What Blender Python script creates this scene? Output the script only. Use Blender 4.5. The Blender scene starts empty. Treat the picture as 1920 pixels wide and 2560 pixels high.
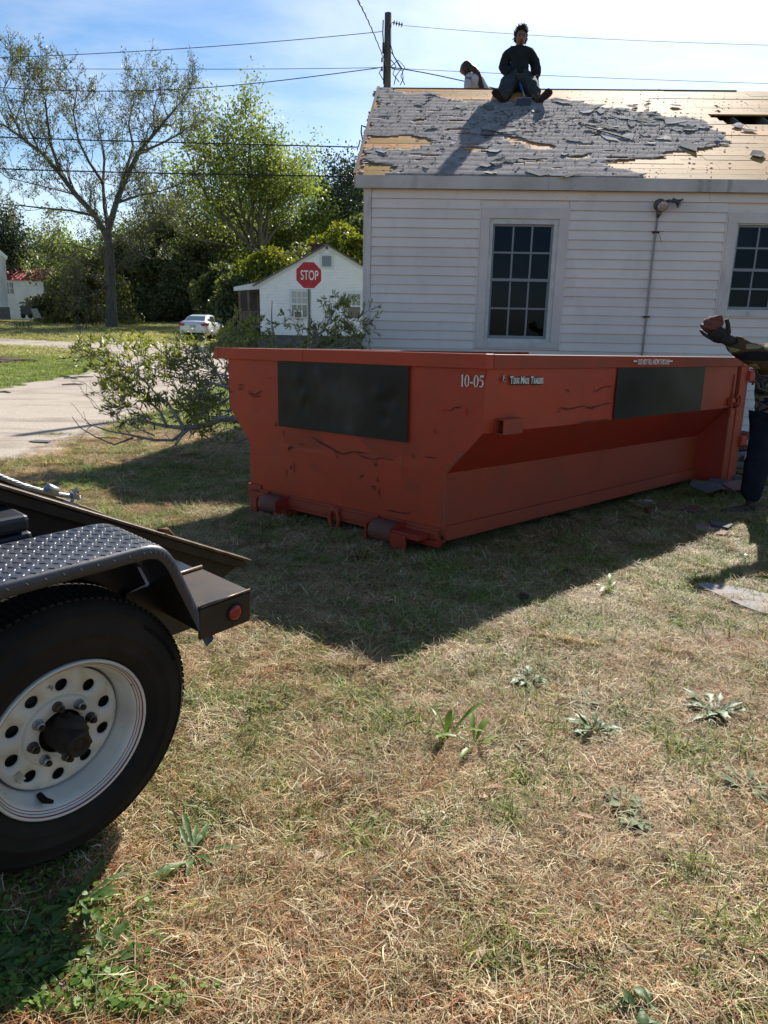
import bpy, bmesh, math, random
import numpy as np
from mathutils import Vector, Matrix, noise as MN

SC = bpy.context.scene
rnd = random.Random(7)
R = math.radians

# ------------------------------------------------------------------ camera
H_CAM, PITCH, ROLL, FOC = 1.48, R(14.8), R(1.1), 1774.0
_cp, _sp = math.cos(PITCH), math.sin(PITCH)
FWD = Vector((0, _cp, -_sp))
_r0, _u0 = Vector((1, 0, 0)), Vector((0, _sp, _cp))
RIGHT = _r0 * math.cos(ROLL) + _u0 * math.sin(ROLL)
UP = -_r0 * math.sin(ROLL) + _u0 * math.cos(ROLL)
CAM = Vector((0, 0, H_CAM))
cd = bpy.data.cameras.new('camera')
cd.sensor_fit = 'HORIZONTAL'; cd.sensor_width = 36.0; cd.lens = FOC / 1920 * 36
cd.clip_start = 0.05; cd.clip_end = 2000
cam = bpy.data.objects.new('camera', cd)
SC.collection.objects.link(cam)
Mc = Matrix((RIGHT, UP, -FWD)).transposed().to_4x4(); Mc.translation = CAM
cam.matrix_world = Mc
SC.camera = cam

# ------------------------------------------------------------------ sky, sun, exposure
SUN_AZ, SUN_EL = R(20.6), R(35.6)
world = bpy.data.worlds.new('World'); SC.world = world
world.use_nodes = True
wt = world.node_tree; wn = wt.nodes; wl = wt.links
wn.clear()
def wnode(t, **k):
    n = wn.new(t)
    for a, b in k.items(): setattr(n, a, b)
    return n
sky = wnode('ShaderNodeTexSky', sky_type='NISHITA', sun_disc=False, sun_elevation=SUN_EL,
            sun_rotation=SUN_AZ, air_density=1.0, dust_density=0.6, ozone_density=2.2, altitude=50)
tc = wnode('ShaderNodeTexCoord')
mp = wnode('ShaderNodeMapping'); mp.inputs['Scale'].default_value = (1.0, 1.6, 5.0); mp.inputs['Rotation'].default_value = (0.0, R(-14), R(20))
nz = wnode('ShaderNodeTexNoise'); nz.inputs['Scale'].default_value = 2.2; nz.inputs['Detail'].default_value = 8; nz.inputs['Roughness'].default_value = 0.55; nz.inputs['Distortion'].default_value = 0.6
wl.new(tc.outputs['Generated'], mp.inputs['Vector']); wl.new(mp.outputs[0], nz.inputs['Vector'])
cr = wnode('ShaderNodeValToRGB'); cr.color_ramp.elements[0].position = 0.40; cr.color_ramp.elements[1].position = 0.78
cr.color_ramp.elements[1].color = (.62, .62, .62, 1)
wl.new(nz.outputs['Fac'], cr.inputs['Fac'])
# thin cirrus takes the sky's own brightness, paler and less blue
hs = wnode('ShaderNodeHueSaturation'); hs.inputs['Saturation'].default_value = 0.25; hs.inputs['Value'].default_value = 1.25
wl.new(sky.outputs[0], hs.inputs['Color'])
mx = wnode('ShaderNodeMixRGB'); wl.new(cr.outputs[0], mx.inputs['Fac']); wl.new(sky.outputs[0], mx.inputs['Color1']); wl.new(hs.outputs[0], mx.inputs['Color2'])
bg = wnode('ShaderNodeBackground'); bg.inputs['Strength'].default_value = 0.078
hs2 = wnode('ShaderNodeHueSaturation'); hs2.inputs['Saturation'].default_value = 1.28; wl.new(mx.outputs[0], hs2.inputs['Color']); wl.new(hs2.outputs[0], bg.inputs['Color'])
wo = wnode('ShaderNodeOutputWorld'); wl.new(bg.outputs[0], wo.inputs['Surface'])

sd = bpy.data.lights.new('sun', 'SUN'); sd.energy = 5.0; sd.angle = R(0.5); sd.color = (1.0, 0.95, 0.875)
sun = bpy.data.objects.new('sun', sd); SC.collection.objects.link(sun)
SDIR = Vector((math.sin(SUN_AZ) * math.cos(SUN_EL), math.cos(SUN_AZ) * math.cos(SUN_EL), math.sin(SUN_EL)))
sun.rotation_euler = SDIR.to_track_quat('Z', 'Y').to_euler()
sun.location = (10, 30, 25)
SC.view_settings.view_transform = 'Standard'; SC.view_settings.look = 'None'
SC.view_settings.exposure = 0.86; SC.view_settings.gamma = 1.0; SC.view_settings.use_curve_mapping = False
SC.render.engine = 'CYCLES'
SC.cycles.max_bounces = 6; SC.cycles.diffuse_bounces = 3; SC.cycles.glossy_bounces = 3
SC.cycles.transparent_max_bounces = 12; SC.cycles.transmission_bounces = 4
SC.cycles.caustics_reflective = False; SC.cycles.caustics_refractive = False
SC.cycles.use_denoising = True

# ------------------------------------------------------------------ from photo pixel (1920 wide) to place
def ray(x, y): return FWD + RIGHT * ((x - 960) / FOC) - UP * ((y - 1280) / FOC)
def onplane(x, y, p0, n):
    d = ray(x, y); n = Vector(n); return CAM + d * ((Vector(p0) - CAM).dot(n) / d.dot(n))
def atY(x, y, Y):
    d = ray(x, y); return CAM + d * (Y / d.y)
def terr(x, y):
    if y < 12: z = -.03 * y
    elif y < 26:
        t = y - 12; z = -.36 - .03 * t + .5 * .065 / 14 * t * t
    else:
        z = -.325 + .035 * (min(y, 46) - 26) if y < 46 else .375 + .022 * (min(y, 90) - 46)
    return z
def tz(x, y): return Vector((x, y, terr(x, y)))
def onground(px, py, h=0.0):
    d = ray(px, py); lo, hi = 0.5, 400.0
    f = lambda t: (CAM + d * t).z - terr(0, d.y * t) - h
    if f(hi) > 0: return CAM + d * hi
    for _ in range(60):
        m = (lo + hi) / 2
        if f(m) > 0: lo = m
        else: hi = m
    return CAM + d * hi

# ------------------------------------------------------------------ mesh helpers
ORG = {}
class MB:
    def __init__(s): s.v = []; s.f = []
    def add(s, vs, fs):
        b = len(s.v); s.v += [tuple(q) for q in vs]; s.f += [tuple(b + i for i in f) for f in fs]; return s
    def box(s, c, size, ax=None, jit=0):
        c = Vector(c); A = ax or (Vector((1, 0, 0)), Vector((0, 1, 0)), Vector((0, 0, 1)))
        h = [q / 2 for q in size]; vs = []
        for k in (-1, 1):
            for j in (-1, 1):
                for i in (-1, 1):
                    q = c + A[0] * (i * h[0]) + A[1] * (j * h[1]) + A[2] * (k * h[2])
                    if jit: q += Vector([rnd.uniform(-jit, jit) for _ in range(3)])
                    vs.append(q)
        return s.add(vs, [(0, 2, 3, 1), (4, 5, 7, 6), (0, 1, 5, 4), (2, 6, 7, 3), (0, 4, 6, 2), (1, 3, 7, 5)])
    def bar(s, p, q, w, h, up=(0, 0, 1)):
        p = Vector(p); q = Vector(q); d = (q - p); L = d.length; d.normalize()
        sd_ = d.cross(Vector(up)); sd_.normalize(); u = sd_.cross(d)
        return s.box((p + q) / 2, (L, w, h), (d, sd_, u))
    def tube(s, pts, rad, n=6, cap=True):
        pts = [Vector(p) for p in pts]; m = len(pts)
        if not hasattr(rad, '__len__'): rad = [rad] * m
        b = len(s.v); u = None
        for i, p in enumerate(pts):
            d = (pts[min(i + 1, m - 1)] - pts[max(i - 1, 0)])
            if d.length < 1e-9: d = Vector((0, 0, 1))
            d.normalize()
            if u is None:
                u = d.cross(Vector((0, 0, 1)) if abs(d.z) < .9 else Vector((1, 0, 0)))
            else:
                u = u - d * u.dot(d)
                if u.length < 1e-6: u = d.cross(Vector((0.3, 1, .2)))
            u.normalize(); w = d.cross(u)
            for k in range(n):
                a = 2 * math.pi * k / n
                s.v.append(tuple(p + (u * math.cos(a) + w * math.sin(a)) * rad[i]))
        for i in range(m - 1):
            for k in range(n):
                k2 = (k + 1) % n
                s.f.append((b + i * n + k, b + i * n + k2, b + (i + 1) * n + k2, b + (i + 1) * n + k))
        if cap:
            s.f.append(tuple(b + k for k in reversed(range(n)))); s.f.append(tuple(b + (m - 1) * n + k for k in range(n)))
        return s
    def lathe(s, c, axis, prof, n=32, close=False, ref=(0, 0, 1)):
        """prof: list of (radius, along axis)"""
        c = Vector(c); a = Vector(axis).normalized(); u = a.cross(Vector(ref))
        if u.length < 1e-4: u = a.cross(Vector((1, 0, 0)))
        u.normalize(); w = a.cross(u); b = len(s.v); m = len(prof)
        for (r, h) in prof:
            for k in range(n):
                t = 2 * math.pi * k / n
                s.v.append(tuple(c + a * h + (u * math.cos(t) + w * math.sin(t)) * r))
        for i in range(m if close else m - 1):
            i2 = (i + 1) % m
            for k in range(n):
                k2 = (k + 1) % n
                s.f.append((b + i * n + k, b + i * n + k2, b + i2 * n + k2, b + i2 * n + k))
        return s
    def prism(s, poly, d):
        """poly: list of 3-D points in one plane, d: extrusion vector"""
        d = Vector(d); n = len(poly); vs = [Vector(p) for p in poly] + [Vector(p) + d for p in poly]
        fs = [tuple(reversed(range(n))), tuple(range(n, 2 * n))] + [(i, (i + 1) % n, n + (i + 1) % n, n + i) for i in range(n)]
        return s.add(vs, fs)
    def build(s, name, mat, parent=None, smooth=False, org=None, bevel=0):
        me = bpy.data.meshes.new(name)
        o = ORG.get(parent.name, Vector()) if parent else (Vector(org) if org is not None else Vector())
        me.from_pydata([(x - o.x, y - o.y, z - o.z) for x, y, z in s.v], [], s.f)
        if mat: me.materials.append(mat)
        if smooth: me.polygons.foreach_set('use_smooth', [True] * len(me.polygons))
        me.update()
        ob = bpy.data.objects.new(name, me); SC.collection.objects.link(ob)
        ORG[ob.name] = o
        if parent: ob.parent = parent
        else: ob.location = o
        if bevel:
            md = ob.modifiers.new('bevel', 'BEVEL'); md.width = bevel; md.segments = 2; md.limit_method = 'ANGLE'
        return ob
def np_mesh(name, verts, faces, mat, parent=None, org=None, tint=None):
    """fast mesh from arrays; faces (n,k)"""
    me = bpy.data.meshes.new(name)
    o = np.array(ORG.get(parent.name, Vector()) if parent else (org if org is not None else (0, 0, 0)), float)
    V = np.asarray(verts, float) - o; Fa = np.asarray(faces, np.int32)
    me.vertices.add(len(V)); me.vertices.foreach_set('co', V.astype(np.float32).ravel())
    k = Fa.shape[1]; me.loops.add(Fa.size); me.loops.foreach_set('vertex_index', Fa.ravel())
    me.polygons.add(len(Fa)); me.polygons.foreach_set('loop_start', np.arange(0, Fa.size, k, dtype=np.int32))
    me.polygons.foreach_set('loop_total', np.full(len(Fa), k, dtype=np.int32))
    me.update(calc_edges=True)
    if tint is not None:
        at = me.color_attributes.new('tint', 'FLOAT_COLOR', 'POINT')
        c = np.ones((len(V), 4), np.float32); c[:, :3] = tint; at.data.foreach_set('color', c.ravel())
    if mat: me.materials.append(mat)
    ob = bpy.data.objects.new(name, me)
    if name != '_variant':
        SC.collection.objects.link(ob); ORG[ob.name] = Vector(o)
        if parent: ob.parent = parent
        else: ob.location = Vector(o)
    return ob
def tag(o, label=None, cat=None, group=None, kind=None):
    if label: o['label'] = label
    if cat: o['category'] = cat
    if group: o['group'] = group
    if kind: o['kind'] = kind
    return o
def thing(name, loc, label, cat, group=None):
    o = bpy.data.objects.new(name, None); SC.collection.objects.link(o)
    o.empty_display_size = .2
    o.location = loc; ORG[o.name] = Vector(loc)
    return tag(o, label, cat, group)
def blob(c, r, seg=14, rings=9, fn=None):
    """uv ball with radii r, optional displacement fn(unit)->scale"""
    c = Vector(c); vs = []; fs = []
    for i in range(rings + 1):
        th = math.pi * i / rings
        for k in range(seg):
            ph = 2 * math.pi * k / seg
            d = Vector((math.sin(th) * math.cos(ph), math.sin(th) * math.sin(ph), math.cos(th)))
            q = fn(d) if fn else 1.0
            vs.append(c + Vector((d.x * r[0], d.y * r[1], d.z * r[2])) * q)
    for i in range(rings):
        for k in range(seg):
            k2 = (k + 1) % seg
            fs.append((i * seg + k, (i + 1) * seg + k, (i + 1) * seg + k2, i * seg + k2))
    return vs, fs

# ------------------------------------------------------------------ materials
MAT = {}
def mat(name, col, col2=None, scale=8.0, rough=.8, bump=0.0, bscale=None, metal=0.0, spec=.3, stretch=(1, 1, 1),
        lo=.35, hi=.65, transl=0.0, tcol=None, tint=False, island=0.0, objrand=0.0, detail=6, col3=None, c3=(6, .62, .68), c3stretch=(1, 1, 1),
        rough2=None, bstretch=None, coat=0.0):
    m = bpy.data.materials.new(name); m.use_nodes = True; MAT[name] = m
    nt = m.node_tree; N = nt.nodes; L = nt.links
    bs = N['Principled BSDF']; out = N['Material Output']
    bs.inputs['Roughness'].default_value = rough; bs.inputs['Metallic'].default_value = metal
    bs.inputs['Specular IOR Level'].default_value = spec
    if coat: bs.inputs['Coat Weight'].default_value = coat; bs.inputs['Coat Roughness'].default_value = .15
    tcn = N.new('ShaderNodeTexCoord')
    def nmap(st):
        mpn = N.new('ShaderNodeMapping'); mpn.inputs['Scale'].default_value = st; L.new(tcn.outputs['Object'], mpn.inputs['Vector']); return mpn.outputs[0]
    col = tuple(col) + (1,)
    csock = None
    if tint:
        at = N.new('ShaderNodeAttribute'); at.attribute_name = 'tint'; csock = at.outputs['Color']
    if col2 is not None:
        n1 = N.new('ShaderNodeTexNoise'); n1.inputs['Scale'].default_value = scale; n1.inputs['Detail'].default_value = detail; n1.inputs['Roughness'].default_value = .6
        L.new(nmap(stretch), n1.inputs['Vector'])
        rr = N.new('ShaderNodeValToRGB'); rr.color_ramp.elements[0].position = lo; rr.color_ramp.elements[1].position = hi
        rr.color_ramp.elements[0].color = col; rr.color_ramp.elements[1].color = tuple(col2) + (1,)
        L.new(n1.outputs['Fac'], rr.inputs['Fac']); csock = rr.outputs[0]
        if rough2 is not None:
            mr = N.new('ShaderNodeMapRange'); mr.inputs['From Min'].default_value = lo; mr.inputs['From Max'].default_value = hi
            mr.inputs['To Min'].default_value = rough; mr.inputs['To Max'].default_value = rough2
            L.new(n1.outputs['Fac'], mr.inputs['Value']); L.new(mr.outputs[0], bs.inputs['Roughness'])
    if col3 is not None:
        n3 = N.new('ShaderNodeTexNoise'); n3.inputs['Scale'].default_value = c3[0]; n3.inputs['Detail'].default_value = 7
        L.new(nmap(c3stretch), n3.inputs['Vector'])
        r3 = N.new('ShaderNodeMapRange'); r3.inputs['From Min'].default_value = c3[1]; r3.inputs['From Max'].default_value = c3[2]
        L.new(n3.outputs['Fac'], r3.inputs['Value'])
        m3 = N.new('ShaderNodeMixRGB'); L.new(r3.outputs[0], m3.inputs['Fac'])
        if csock: L.new(csock, m3.inputs['Color1'])
        else: m3.inputs['Color1'].default_value = col
        m3.inputs['Color2'].default_value = tuple(col3) + (1,); csock = m3.outputs[0]
    if island or objrand:
        hsn = N.new('ShaderNodeHueSaturation')
        if csock: L.new(csock, hsn.inputs['Color'])
        else: hsn.inputs['Color'].default_value = col
        if island: src = N.new('ShaderNodeNewGeometry').outputs['Random Per Island']; amt = island
        else: src = N.new('ShaderNodeObjectInfo').outputs['Random']; amt = objrand
        mr = N.new('ShaderNodeMapRange'); mr.inputs['To Min'].default_value = 1 - amt; mr.inputs['To Max'].default_value = 1 + amt
        L.new(src, mr.inputs['Value']); L.new(mr.outputs[0], hsn.inputs['Value'])
        mr2 = N.new('ShaderNodeMapRange'); mr2.inputs['To Min'].default_value = .5 + amt * .04; mr2.inputs['To Max'].default_value = .5 - amt * .04
        L.new(src, mr2.inputs['Value']); L.new(mr2.outputs[0], hsn.inputs['Hue'])
        csock = hsn.outputs[0]
    if csock: L.new(csock, bs.inputs['Base Color'])
    else: bs.inputs['Base Color'].default_value = col
    if bump:
        nb = N.new('ShaderNodeTexNoise'); nb.inputs['Scale'].default_value = bscale or scale; nb.inputs['Detail'].default_value = 8
        L.new(nmap(bstretch or stretch), nb.inputs['Vector'])
        bp = N.new('ShaderNodeBump'); bp.inputs['Strength'].default_value = 1.0; bp.inputs['Distance'].default_value = bump
        L.new(nb.outputs['Fac'], bp.inputs['Height']); L.new(bp.outputs[0], bs.inputs['Normal'])
    if transl:
        tr = N.new('ShaderNodeBsdfTranslucent'); ms = N.new('ShaderNodeMixShader'); ms.inputs[0].default_value = transl
        if tcol:
            mm = N.new('ShaderNodeMixRGB'); mm.blend_type = 'MULTIPLY'; mm.inputs['Fac'].default_value = 1
            if csock: L.new(csock, mm.inputs['Color1'])
            else: mm.inputs['Color1'].default_value = col
            mm.inputs['Color2'].default_value = tuple(tcol) + (1,); L.new(mm.outputs[0], tr.inputs['Color'])
        elif csock: L.new(csock, tr.inputs['Color'])
        else: tr.inputs['Color'].default_value = col
        L.new(bs.outputs[0], ms.inputs[1]); L.new(tr.outputs[0], ms.inputs[2]); L.new(ms.outputs[0], out.inputs['Surface'])
    return m

red_paint = mat('red_paint', (.42, .050, .019), (.34, .048, .022), 2.2, .5, bump=.0012, bscale=5, spec=.3, lo=.35, hi=.7,
                col3=(.22, .065, .032), c3=(3.0, .58, .90), c3stretch=(1, 1, .22))
red_dirty = mat('red_paint_worn', (.34, .052, .022), (.27, .048, .024), 2.0, .6, bump=.002, bscale=9, spec=.3, col3=(.17, .06, .035), c3=(5, .58, .90), c3stretch=(1, 1, .5))
red_fresh = mat('red_paint_deep', (.34, .028, .014), (.27, .030, .016), 2.0, .42, bump=.001, bscale=4, spec=.45)
black_patch_m = mat('black_patch', (.008, .009, .0085), (.014, .015, .0145), 3, .45, bump=.002, bscale=1.5, spec=.24, col3=(.05, .05, .045), c3=(2.2, .58, .8), c3stretch=(1, 1, .6))
rust = mat('rust', (.07, .035, .02), (.035, .02, .014), 30, .85, bump=.001)
steel_dark = mat('dark_steel', (.016, .013, .011), (.055, .036, .025), 6, .5, bump=.001, metal=.4, spec=.5, stretch=(1, 1, 1), rough2=.75)
steel_edge = mat('worn_steel', (.13, .11, .095), (.07, .045, .03), 14, .38, metal=.8, bump=.0006, bscale=40)
steel_galv = mat('galvanised_steel', (.42, .43, .43), (.25, .25, .25), 30, .4, metal=.8)
black_paint = mat('black_paint', (.012, .013, .016), (.02, .02, .024), 5, .28, spec=.5, bump=.0004, bscale=60)
fender_m = mat('fender_black_paint', (.020, .024, .036), (.035, .038, .048), 6, .33, spec=.6, rough2=.5, bump=.0003, bscale=80)
rubber = mat('tyre_rubber', (.010, .009, .008), (.026, .020, .015), 4, .8, bump=.0006, bscale=60, spec=.18)
rim_white = mat('rim_white_paint', (.62, .60, .54), (.50, .47, .40), 5, .38, spec=.45, col3=(.16, .12, .08), c3=(22, .66, .72))
rim_red = mat('rim_red_stripe', (.30, .03, .03), rough=.5)
rim_dark = mat('rim_dark_stripe', (.03, .03, .045), rough=.5)
grease = mat('greasy_hub', (.010, .008, .006), (.028, .018, .011), 30, .6, bump=.003, bscale=40, spec=.3)
vinyl = mat('white_siding', (.78, .69, .635), (.70, .62, .575), 1.2, .6, bump=.0010, bscale=12, spec=.2, stretch=(1, 1, 1), objrand=.045,
            col3=(.62, .54, .49), c3=(4.0, .56, .85), c3stretch=(1, 1, .4))
trim_m = mat('white_trim', (.66, .585, .545), (.57, .505, .475), 3, .55, bump=.001, bscale=25, col3=(.28, .25, .22), c3=(3.0, .60, .78), c3stretch=(1, 1, .3))
fascia_m = mat('fascia_weathered', (.58, .54, .50), (.42, .39, .355), 1.6, .7, bump=.0015, bscale=20, col3=(.15, .135, .12), c3=(5, .58, .78), c3stretch=(1, 1, .18))
frame_w = mat('window_sash_paint', (.62, .60, .58), (.5, .48, .45), 9, .5)
muntin_m = mat('grey_muntin', (.24, .25, .26), rough=.5)
wood_raw = mat('roof_plank_wood', (.64, .35, .12), (.46, .22, .065), 2.4, .7, bump=.002, bscale=10, stretch=(1, 12, 12), objrand=.34, spec=.05,
               col3=(.08, .05, .03), c3=(9, .62, .67), c3stretch=(.7, 3, 3))
wood_grey = mat('grey_wood', (.20, .17, .14), (.10, .085, .07), 6, .85, bump=.003, stretch=(6, 6, .6))
felt_m = mat('roofing_felt', (.21, .185, .17), (.31, .275, .26), 5, .95, bump=.003, bscale=60, spec=.08, col3=(.07, .055, .05), c3=(12, .60, .70))
felt_dark = mat('felt_black', (.02, .02, .02), (.05, .05, .048), 12, .7, bump=.002)
shingle_m = mat('shingle_scrap_grey', (.22, .205, .19), (.34, .32, .30), 45, .95, bump=.0015, bscale=150, objrand=.5, spec=.08)
shingle_red = mat('shingle_scrap_brown', (.17, .09, .07), (.26, .16, .13), 40, .85, bump=.001, bscale=150, objrand=.3)
shingle_dk = mat('shingle_scrap_dark', (.07, .067, .063), (.13, .12, .115), 20, .8, bump=.001)
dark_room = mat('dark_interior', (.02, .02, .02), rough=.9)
pole_wood = mat('pole_wood', (.15, .12, .095), (.075, .06, .05), 5, .9, bump=.006, stretch=(6, 6, .4))
wire_m = mat('wire_black', (.02, .02, .022), rough=.6)
wire_g = mat('wire_grey', (.12, .12, .12), rough=.5, metal=.4)
sign_red = mat('sign_red', (.42, .012, .022), rough=.4, spec=.5)
sign_white = mat('sign_white', (.78, .78, .78), rough=.4)
letter_white = mat('lettering_white', (.72, .68, .62), (.5, .4, .34), 40, .5, lo=.55, hi=.7)
letter_black = mat('lettering_black', (.02, .02, .02), rough=.5)
skin_m = mat('skin', (.24, .125, .08), (.20, .10, .065), 20, .5, spec=.4)
hair_m = mat('hair_dark', (.014, .011, .009), (.03, .022, .016), 60, .5, bump=.004, bscale=60, spec=.4)
sweater_m = mat('sweater_dark', (.012, .017, .020), (.020, .026, .029), 8, .9, bump=.01, bscale=9, spec=.2)
trouser_m = mat('trousers_olive', (.030, .036, .032), (.05, .056, .048), 10, .85, bump=.014, bscale=14, spec=.2)
boot_m = mat('boot_leather', (.045, .030, .022), (.08, .055, .04), 14, .7, bump=.002)
sole_m = mat('boot_sole', (.03, .022, .018), (.055, .04, .032), 18, .8, bump=.002)
glove_m = mat('glove_dark', (.016, .016, .020), (.034, .031, .032), 25, .8, bump=.002)
shirt_m = mat('white_shirt', (.52, .48, .50), (.42, .38, .40), 6, .85, bump=.01, bscale=9)
navy_m = mat('trousers_navy', (.008, .011, .020), (.014, .018, .029), 7, .9, bump=.012, bscale=9, spec=.2)
blue_m = mat('blue_handle', (.02, .08, .30), rough=.4)
brick_m = mat('brick_red', (.16, .06, .045), (.10, .042, .035), 25, .9, bump=.003)
plastic_w = mat('clear_plastic', (.6, .6, .6), rough=.25, spec=.6)
chimney_m = mat('chimney_brick', (.12, .05, .045), (.08, .04, .035), 8, .9, bump=.01)
far_white = mat('far_house_siding', (.80, .80, .80), (.74, .74, .74), 2, .55)
far_trim = mat('far_house_trim', (.60, .62, .64), rough=.6)
far_grey = mat('far_foundation', (.16, .15, .14), (.10, .10, .09), 3, .9)
roof_far = mat('far_roof_shingle', (.16, .155, .15), (.10, .10, .10), 5, .9)
red_metal = mat('red_metal_roof', (.42, .10, .10), (.34, .07, .075), 2, .4, metal=.2)
car_white = mat('car_white_paint', (.68, .70, .73), rough=.25, spec=.6, coat=.6)
car_glass = mat('car_glass', (.03, .04, .045), rough=.08, spec=.8)
car_light = mat('car_tail_light', (.40, .01, .012), rough=.2, spec=.6)
light_red = mat('tail_lens_red', (.28, .008, .010), (.20, .006, .008), 60, .25, spec=.6)
lamp_glass = mat('lamp_glass', (.32, .22, .18), (.5, .46, .42), 20, .15, spec=.8)
lamp_metal = mat('lamp_metal', (.16, .13, .11), (.10, .08, .07), 20, .4, metal=.7)
conduit_m = mat('conduit', (.38, .35, .33), (.28, .25, .23), 12, .5, metal=.3)
curtain_m = mat('pale_curtain', (.45, .44, .42), rough=.9)
box_black = mat('black_plastic', (.010, .011, .016), (.02, .02, .03), 9, .45, spec=.5)

def glass_mat():
    m = bpy.data.materials.new('window_glass'); m.use_nodes = True; nt = m.node_tree; N = nt.nodes; L = nt.links
    N.remove(N['Principled BSDF'])
    g = N.new('ShaderNodeBsdfGlossy'); g.inputs['Roughness'].default_value = .03; g.inputs['Color'].default_value = (.24, .30, .42, 1)
    t = N.new('ShaderNodeBsdfTransparent'); t.inputs['Color'].default_value = (.35, .38, .42, 1)
    fr = N.new('ShaderNodeFresnel'); fr.inputs['IOR'].default_value = 1.45
    ms = N.new('ShaderNodeMixShader'); L.new(fr.outputs[0], ms.inputs[0]); L.new(t.outputs[0], ms.inputs[1]); L.new(g.outputs[0], ms.inputs[2])
    L.new(ms.outputs[0], N['Material Output'].inputs['Surface']); return m
glass = glass_mat()

bark_m = mat('bark_grey', (.15, .13, .11), (.085, .073, .06), 3, .9, bump=.03, stretch=(3, 3, .5))
twig_m = mat('limb_bark', (.34, .30, .25), (.20, .17, .14), 14, .85, bump=.003)
def leafm(n, c, c2, t=.45, tc=(1.5, 1.7, .5), sc=.35, isl=.35):
    return mat(n, c, c2, sc, .5, transl=t, tcol=tc, island=isl, spec=.35, detail=2)
leaf_dark = leafm('leaves_dark', (.080, .095, .040), (.12, .14, .06), .36, (1.4, 1.45, .6))
leaf_mid = leafm('leaves_mid', (.11, .15, .045), (.16, .20, .07), .42, (1.35, 1.4, .6))
leaf_spring = leafm('leaves_spring', (.15, .20, .06), (.22, .25, .10), .48, (1.35, 1.4, .6))
leaf_yellow = leafm('leaves_yellow_green', (.21, .21, .03), (.15, .18, .03), .45, (1.35, 1.35, .5))
leaf_olive = leafm('leaves_olive', (.10, .115, .045), (.15, .155, .075), .4, (1.35, 1.4, .7))
leaf_brown = leafm('leaves_bronze', (.13, .115, .05), (.11, .12, .045), .4)
needle_m = leafm('pine_needles', (.028, .045, .026), (.045, .062, .034), .2, (1.2, 1.4, .8))
leaf_cut = mat('cut_limb_leaves', (.15, .18, .04), (.24, .25, .07), 2.5, .42, transl=.42, tcol=(1.4, 1.4, .45), island=.4, spec=.55)
# ================================================================== GROUND
def px_poly(pts, h=0): return [onground(x, y, h) for x, y in pts]
def inside(poly, x, y):
    c = False; n = len(poly); j = n - 1
    for i in range(n):
        xi, yi = poly[i][0], poly[i][1]; xj, yj = poly[j][0], poly[j][1]
        if (yi > y) != (yj > y) and x < (xj - xi) * (y - yi) / (yj - yi) + xi: c = not c
        j = i
    return c

def ground_mat():
    m = bpy.data.materials.new('lawn_ground'); m.use_nodes = True; nt = m.node_tree; N = nt.nodes; L = nt.links
    bs = N['Principled BSDF']; bs.inputs['Roughness'].default_value = .95; bs.inputs['Specular IOR Level'].default_value = .1
    tcn = N.new('ShaderNodeTexCoord')
    def noise_ramp(sc, cols, pos, st=(1, 1, 1), det=6):
        mp_ = N.new('ShaderNodeMapping'); mp_.inputs['Scale'].default_value = st; L.new(tcn.outputs['Object'], mp_.inputs['Vector'])
        n = N.new('ShaderNodeTexNoise'); n.inputs['Scale'].default_value = sc; n.inputs['Detail'].default_value = det; n.inputs['Roughness'].default_value = .65
        L.new(mp_.outputs[0], n.inputs['Vector'])
        r = N.new('ShaderNodeValToRGB'); e = r.color_ramp.elements
        e[0].position, e[0].color = pos[0], cols[0] + (1,); e[1].position, e[1].color = pos[-1], cols[-1] + (1,)
        for p, c in zip(pos[1:-1], cols[1:-1]):
            q = e.new(p); q.color = c + (1,)
        L.new(n.outputs['Fac'], r.inputs['Fac']); return r.outputs[0], n.outputs['Fac']
    near, nf = noise_ramp(26, [(.06, .04, .022), (.22, .15, .075), (.36, .26, .14)], [.32, .5, .68])
    far, ff = noise_ramp(.8, [(.22, .20, .05), (.32, .30, .075), (.40, .36, .12)], [.3, .5, .7], (1, .5, 1), 8)
    green, gf = noise_ramp(9, [(.10, .15, .03), (.18, .26, .045), (.28, .32, .08)], [.3, .5, .7])
    # kinds of turf by where it grows: worn thatch near the trailer, thin green lawn beyond the road
    sep = N.new('ShaderNodeSeparateXYZ'); L.new(tcn.outputs['Object'], sep.inputs[0])
    big = N.new('ShaderNodeTexNoise'); big.inputs['Scale'].default_value = .5; big.inputs['Detail'].default_value = 5; L.new(tcn.outputs['Object'], big.inputs['Vector'])
    a = N.new('ShaderNodeMath'); a.operation = 'MULTIPLY_ADD'; L.new(big.outputs['Fac'], a.inputs[0]); a.inputs[1].default_value = 6; L.new(sep.outputs['Y'], a.inputs[2])
    r1 = N.new('ShaderNodeMapRange'); r1.inputs['From Min'].default_value = 11; r1.inputs['From Max'].default_value = 17; L.new(a.outputs[0], r1.inputs['Value'])
    r2 = N.new('ShaderNodeMapRange'); r2.inputs['From Min'].default_value = 30; r2.inputs['From Max'].default_value = 38; L.new(a.outputs[0], r2.inputs['Value'])
    m1 = N.new('ShaderNodeMixRGB'); L.new(r1.outputs[0], m1.inputs['Fac']); L.new(near, m1.inputs['Color1']); L.new(green, m1.inputs['Color2'])
    m2 = N.new('ShaderNodeMixRGB'); L.new(r2.outputs[0], m2.inputs['Fac']); L.new(m1.outputs[0], m2.inputs['Color1']); L.new(far, m2.inputs['Color2'])
    L.new(m2.outputs[0], bs.inputs['Base Color'])
    bp = N.new('ShaderNodeBump'); bp.inputs['Distance'].default_value = .03; L.new(nf, bp.inputs['Height']); L.new(bp.outputs[0], bs.inputs['Normal'])
    return m
ys = sorted(set([round(-8 + .5 * i, 3) for i in range(68)] + [26 + 1.0 * i for i in range(76)] + [110, 130, 170, 240, 400, 700]))
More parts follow.
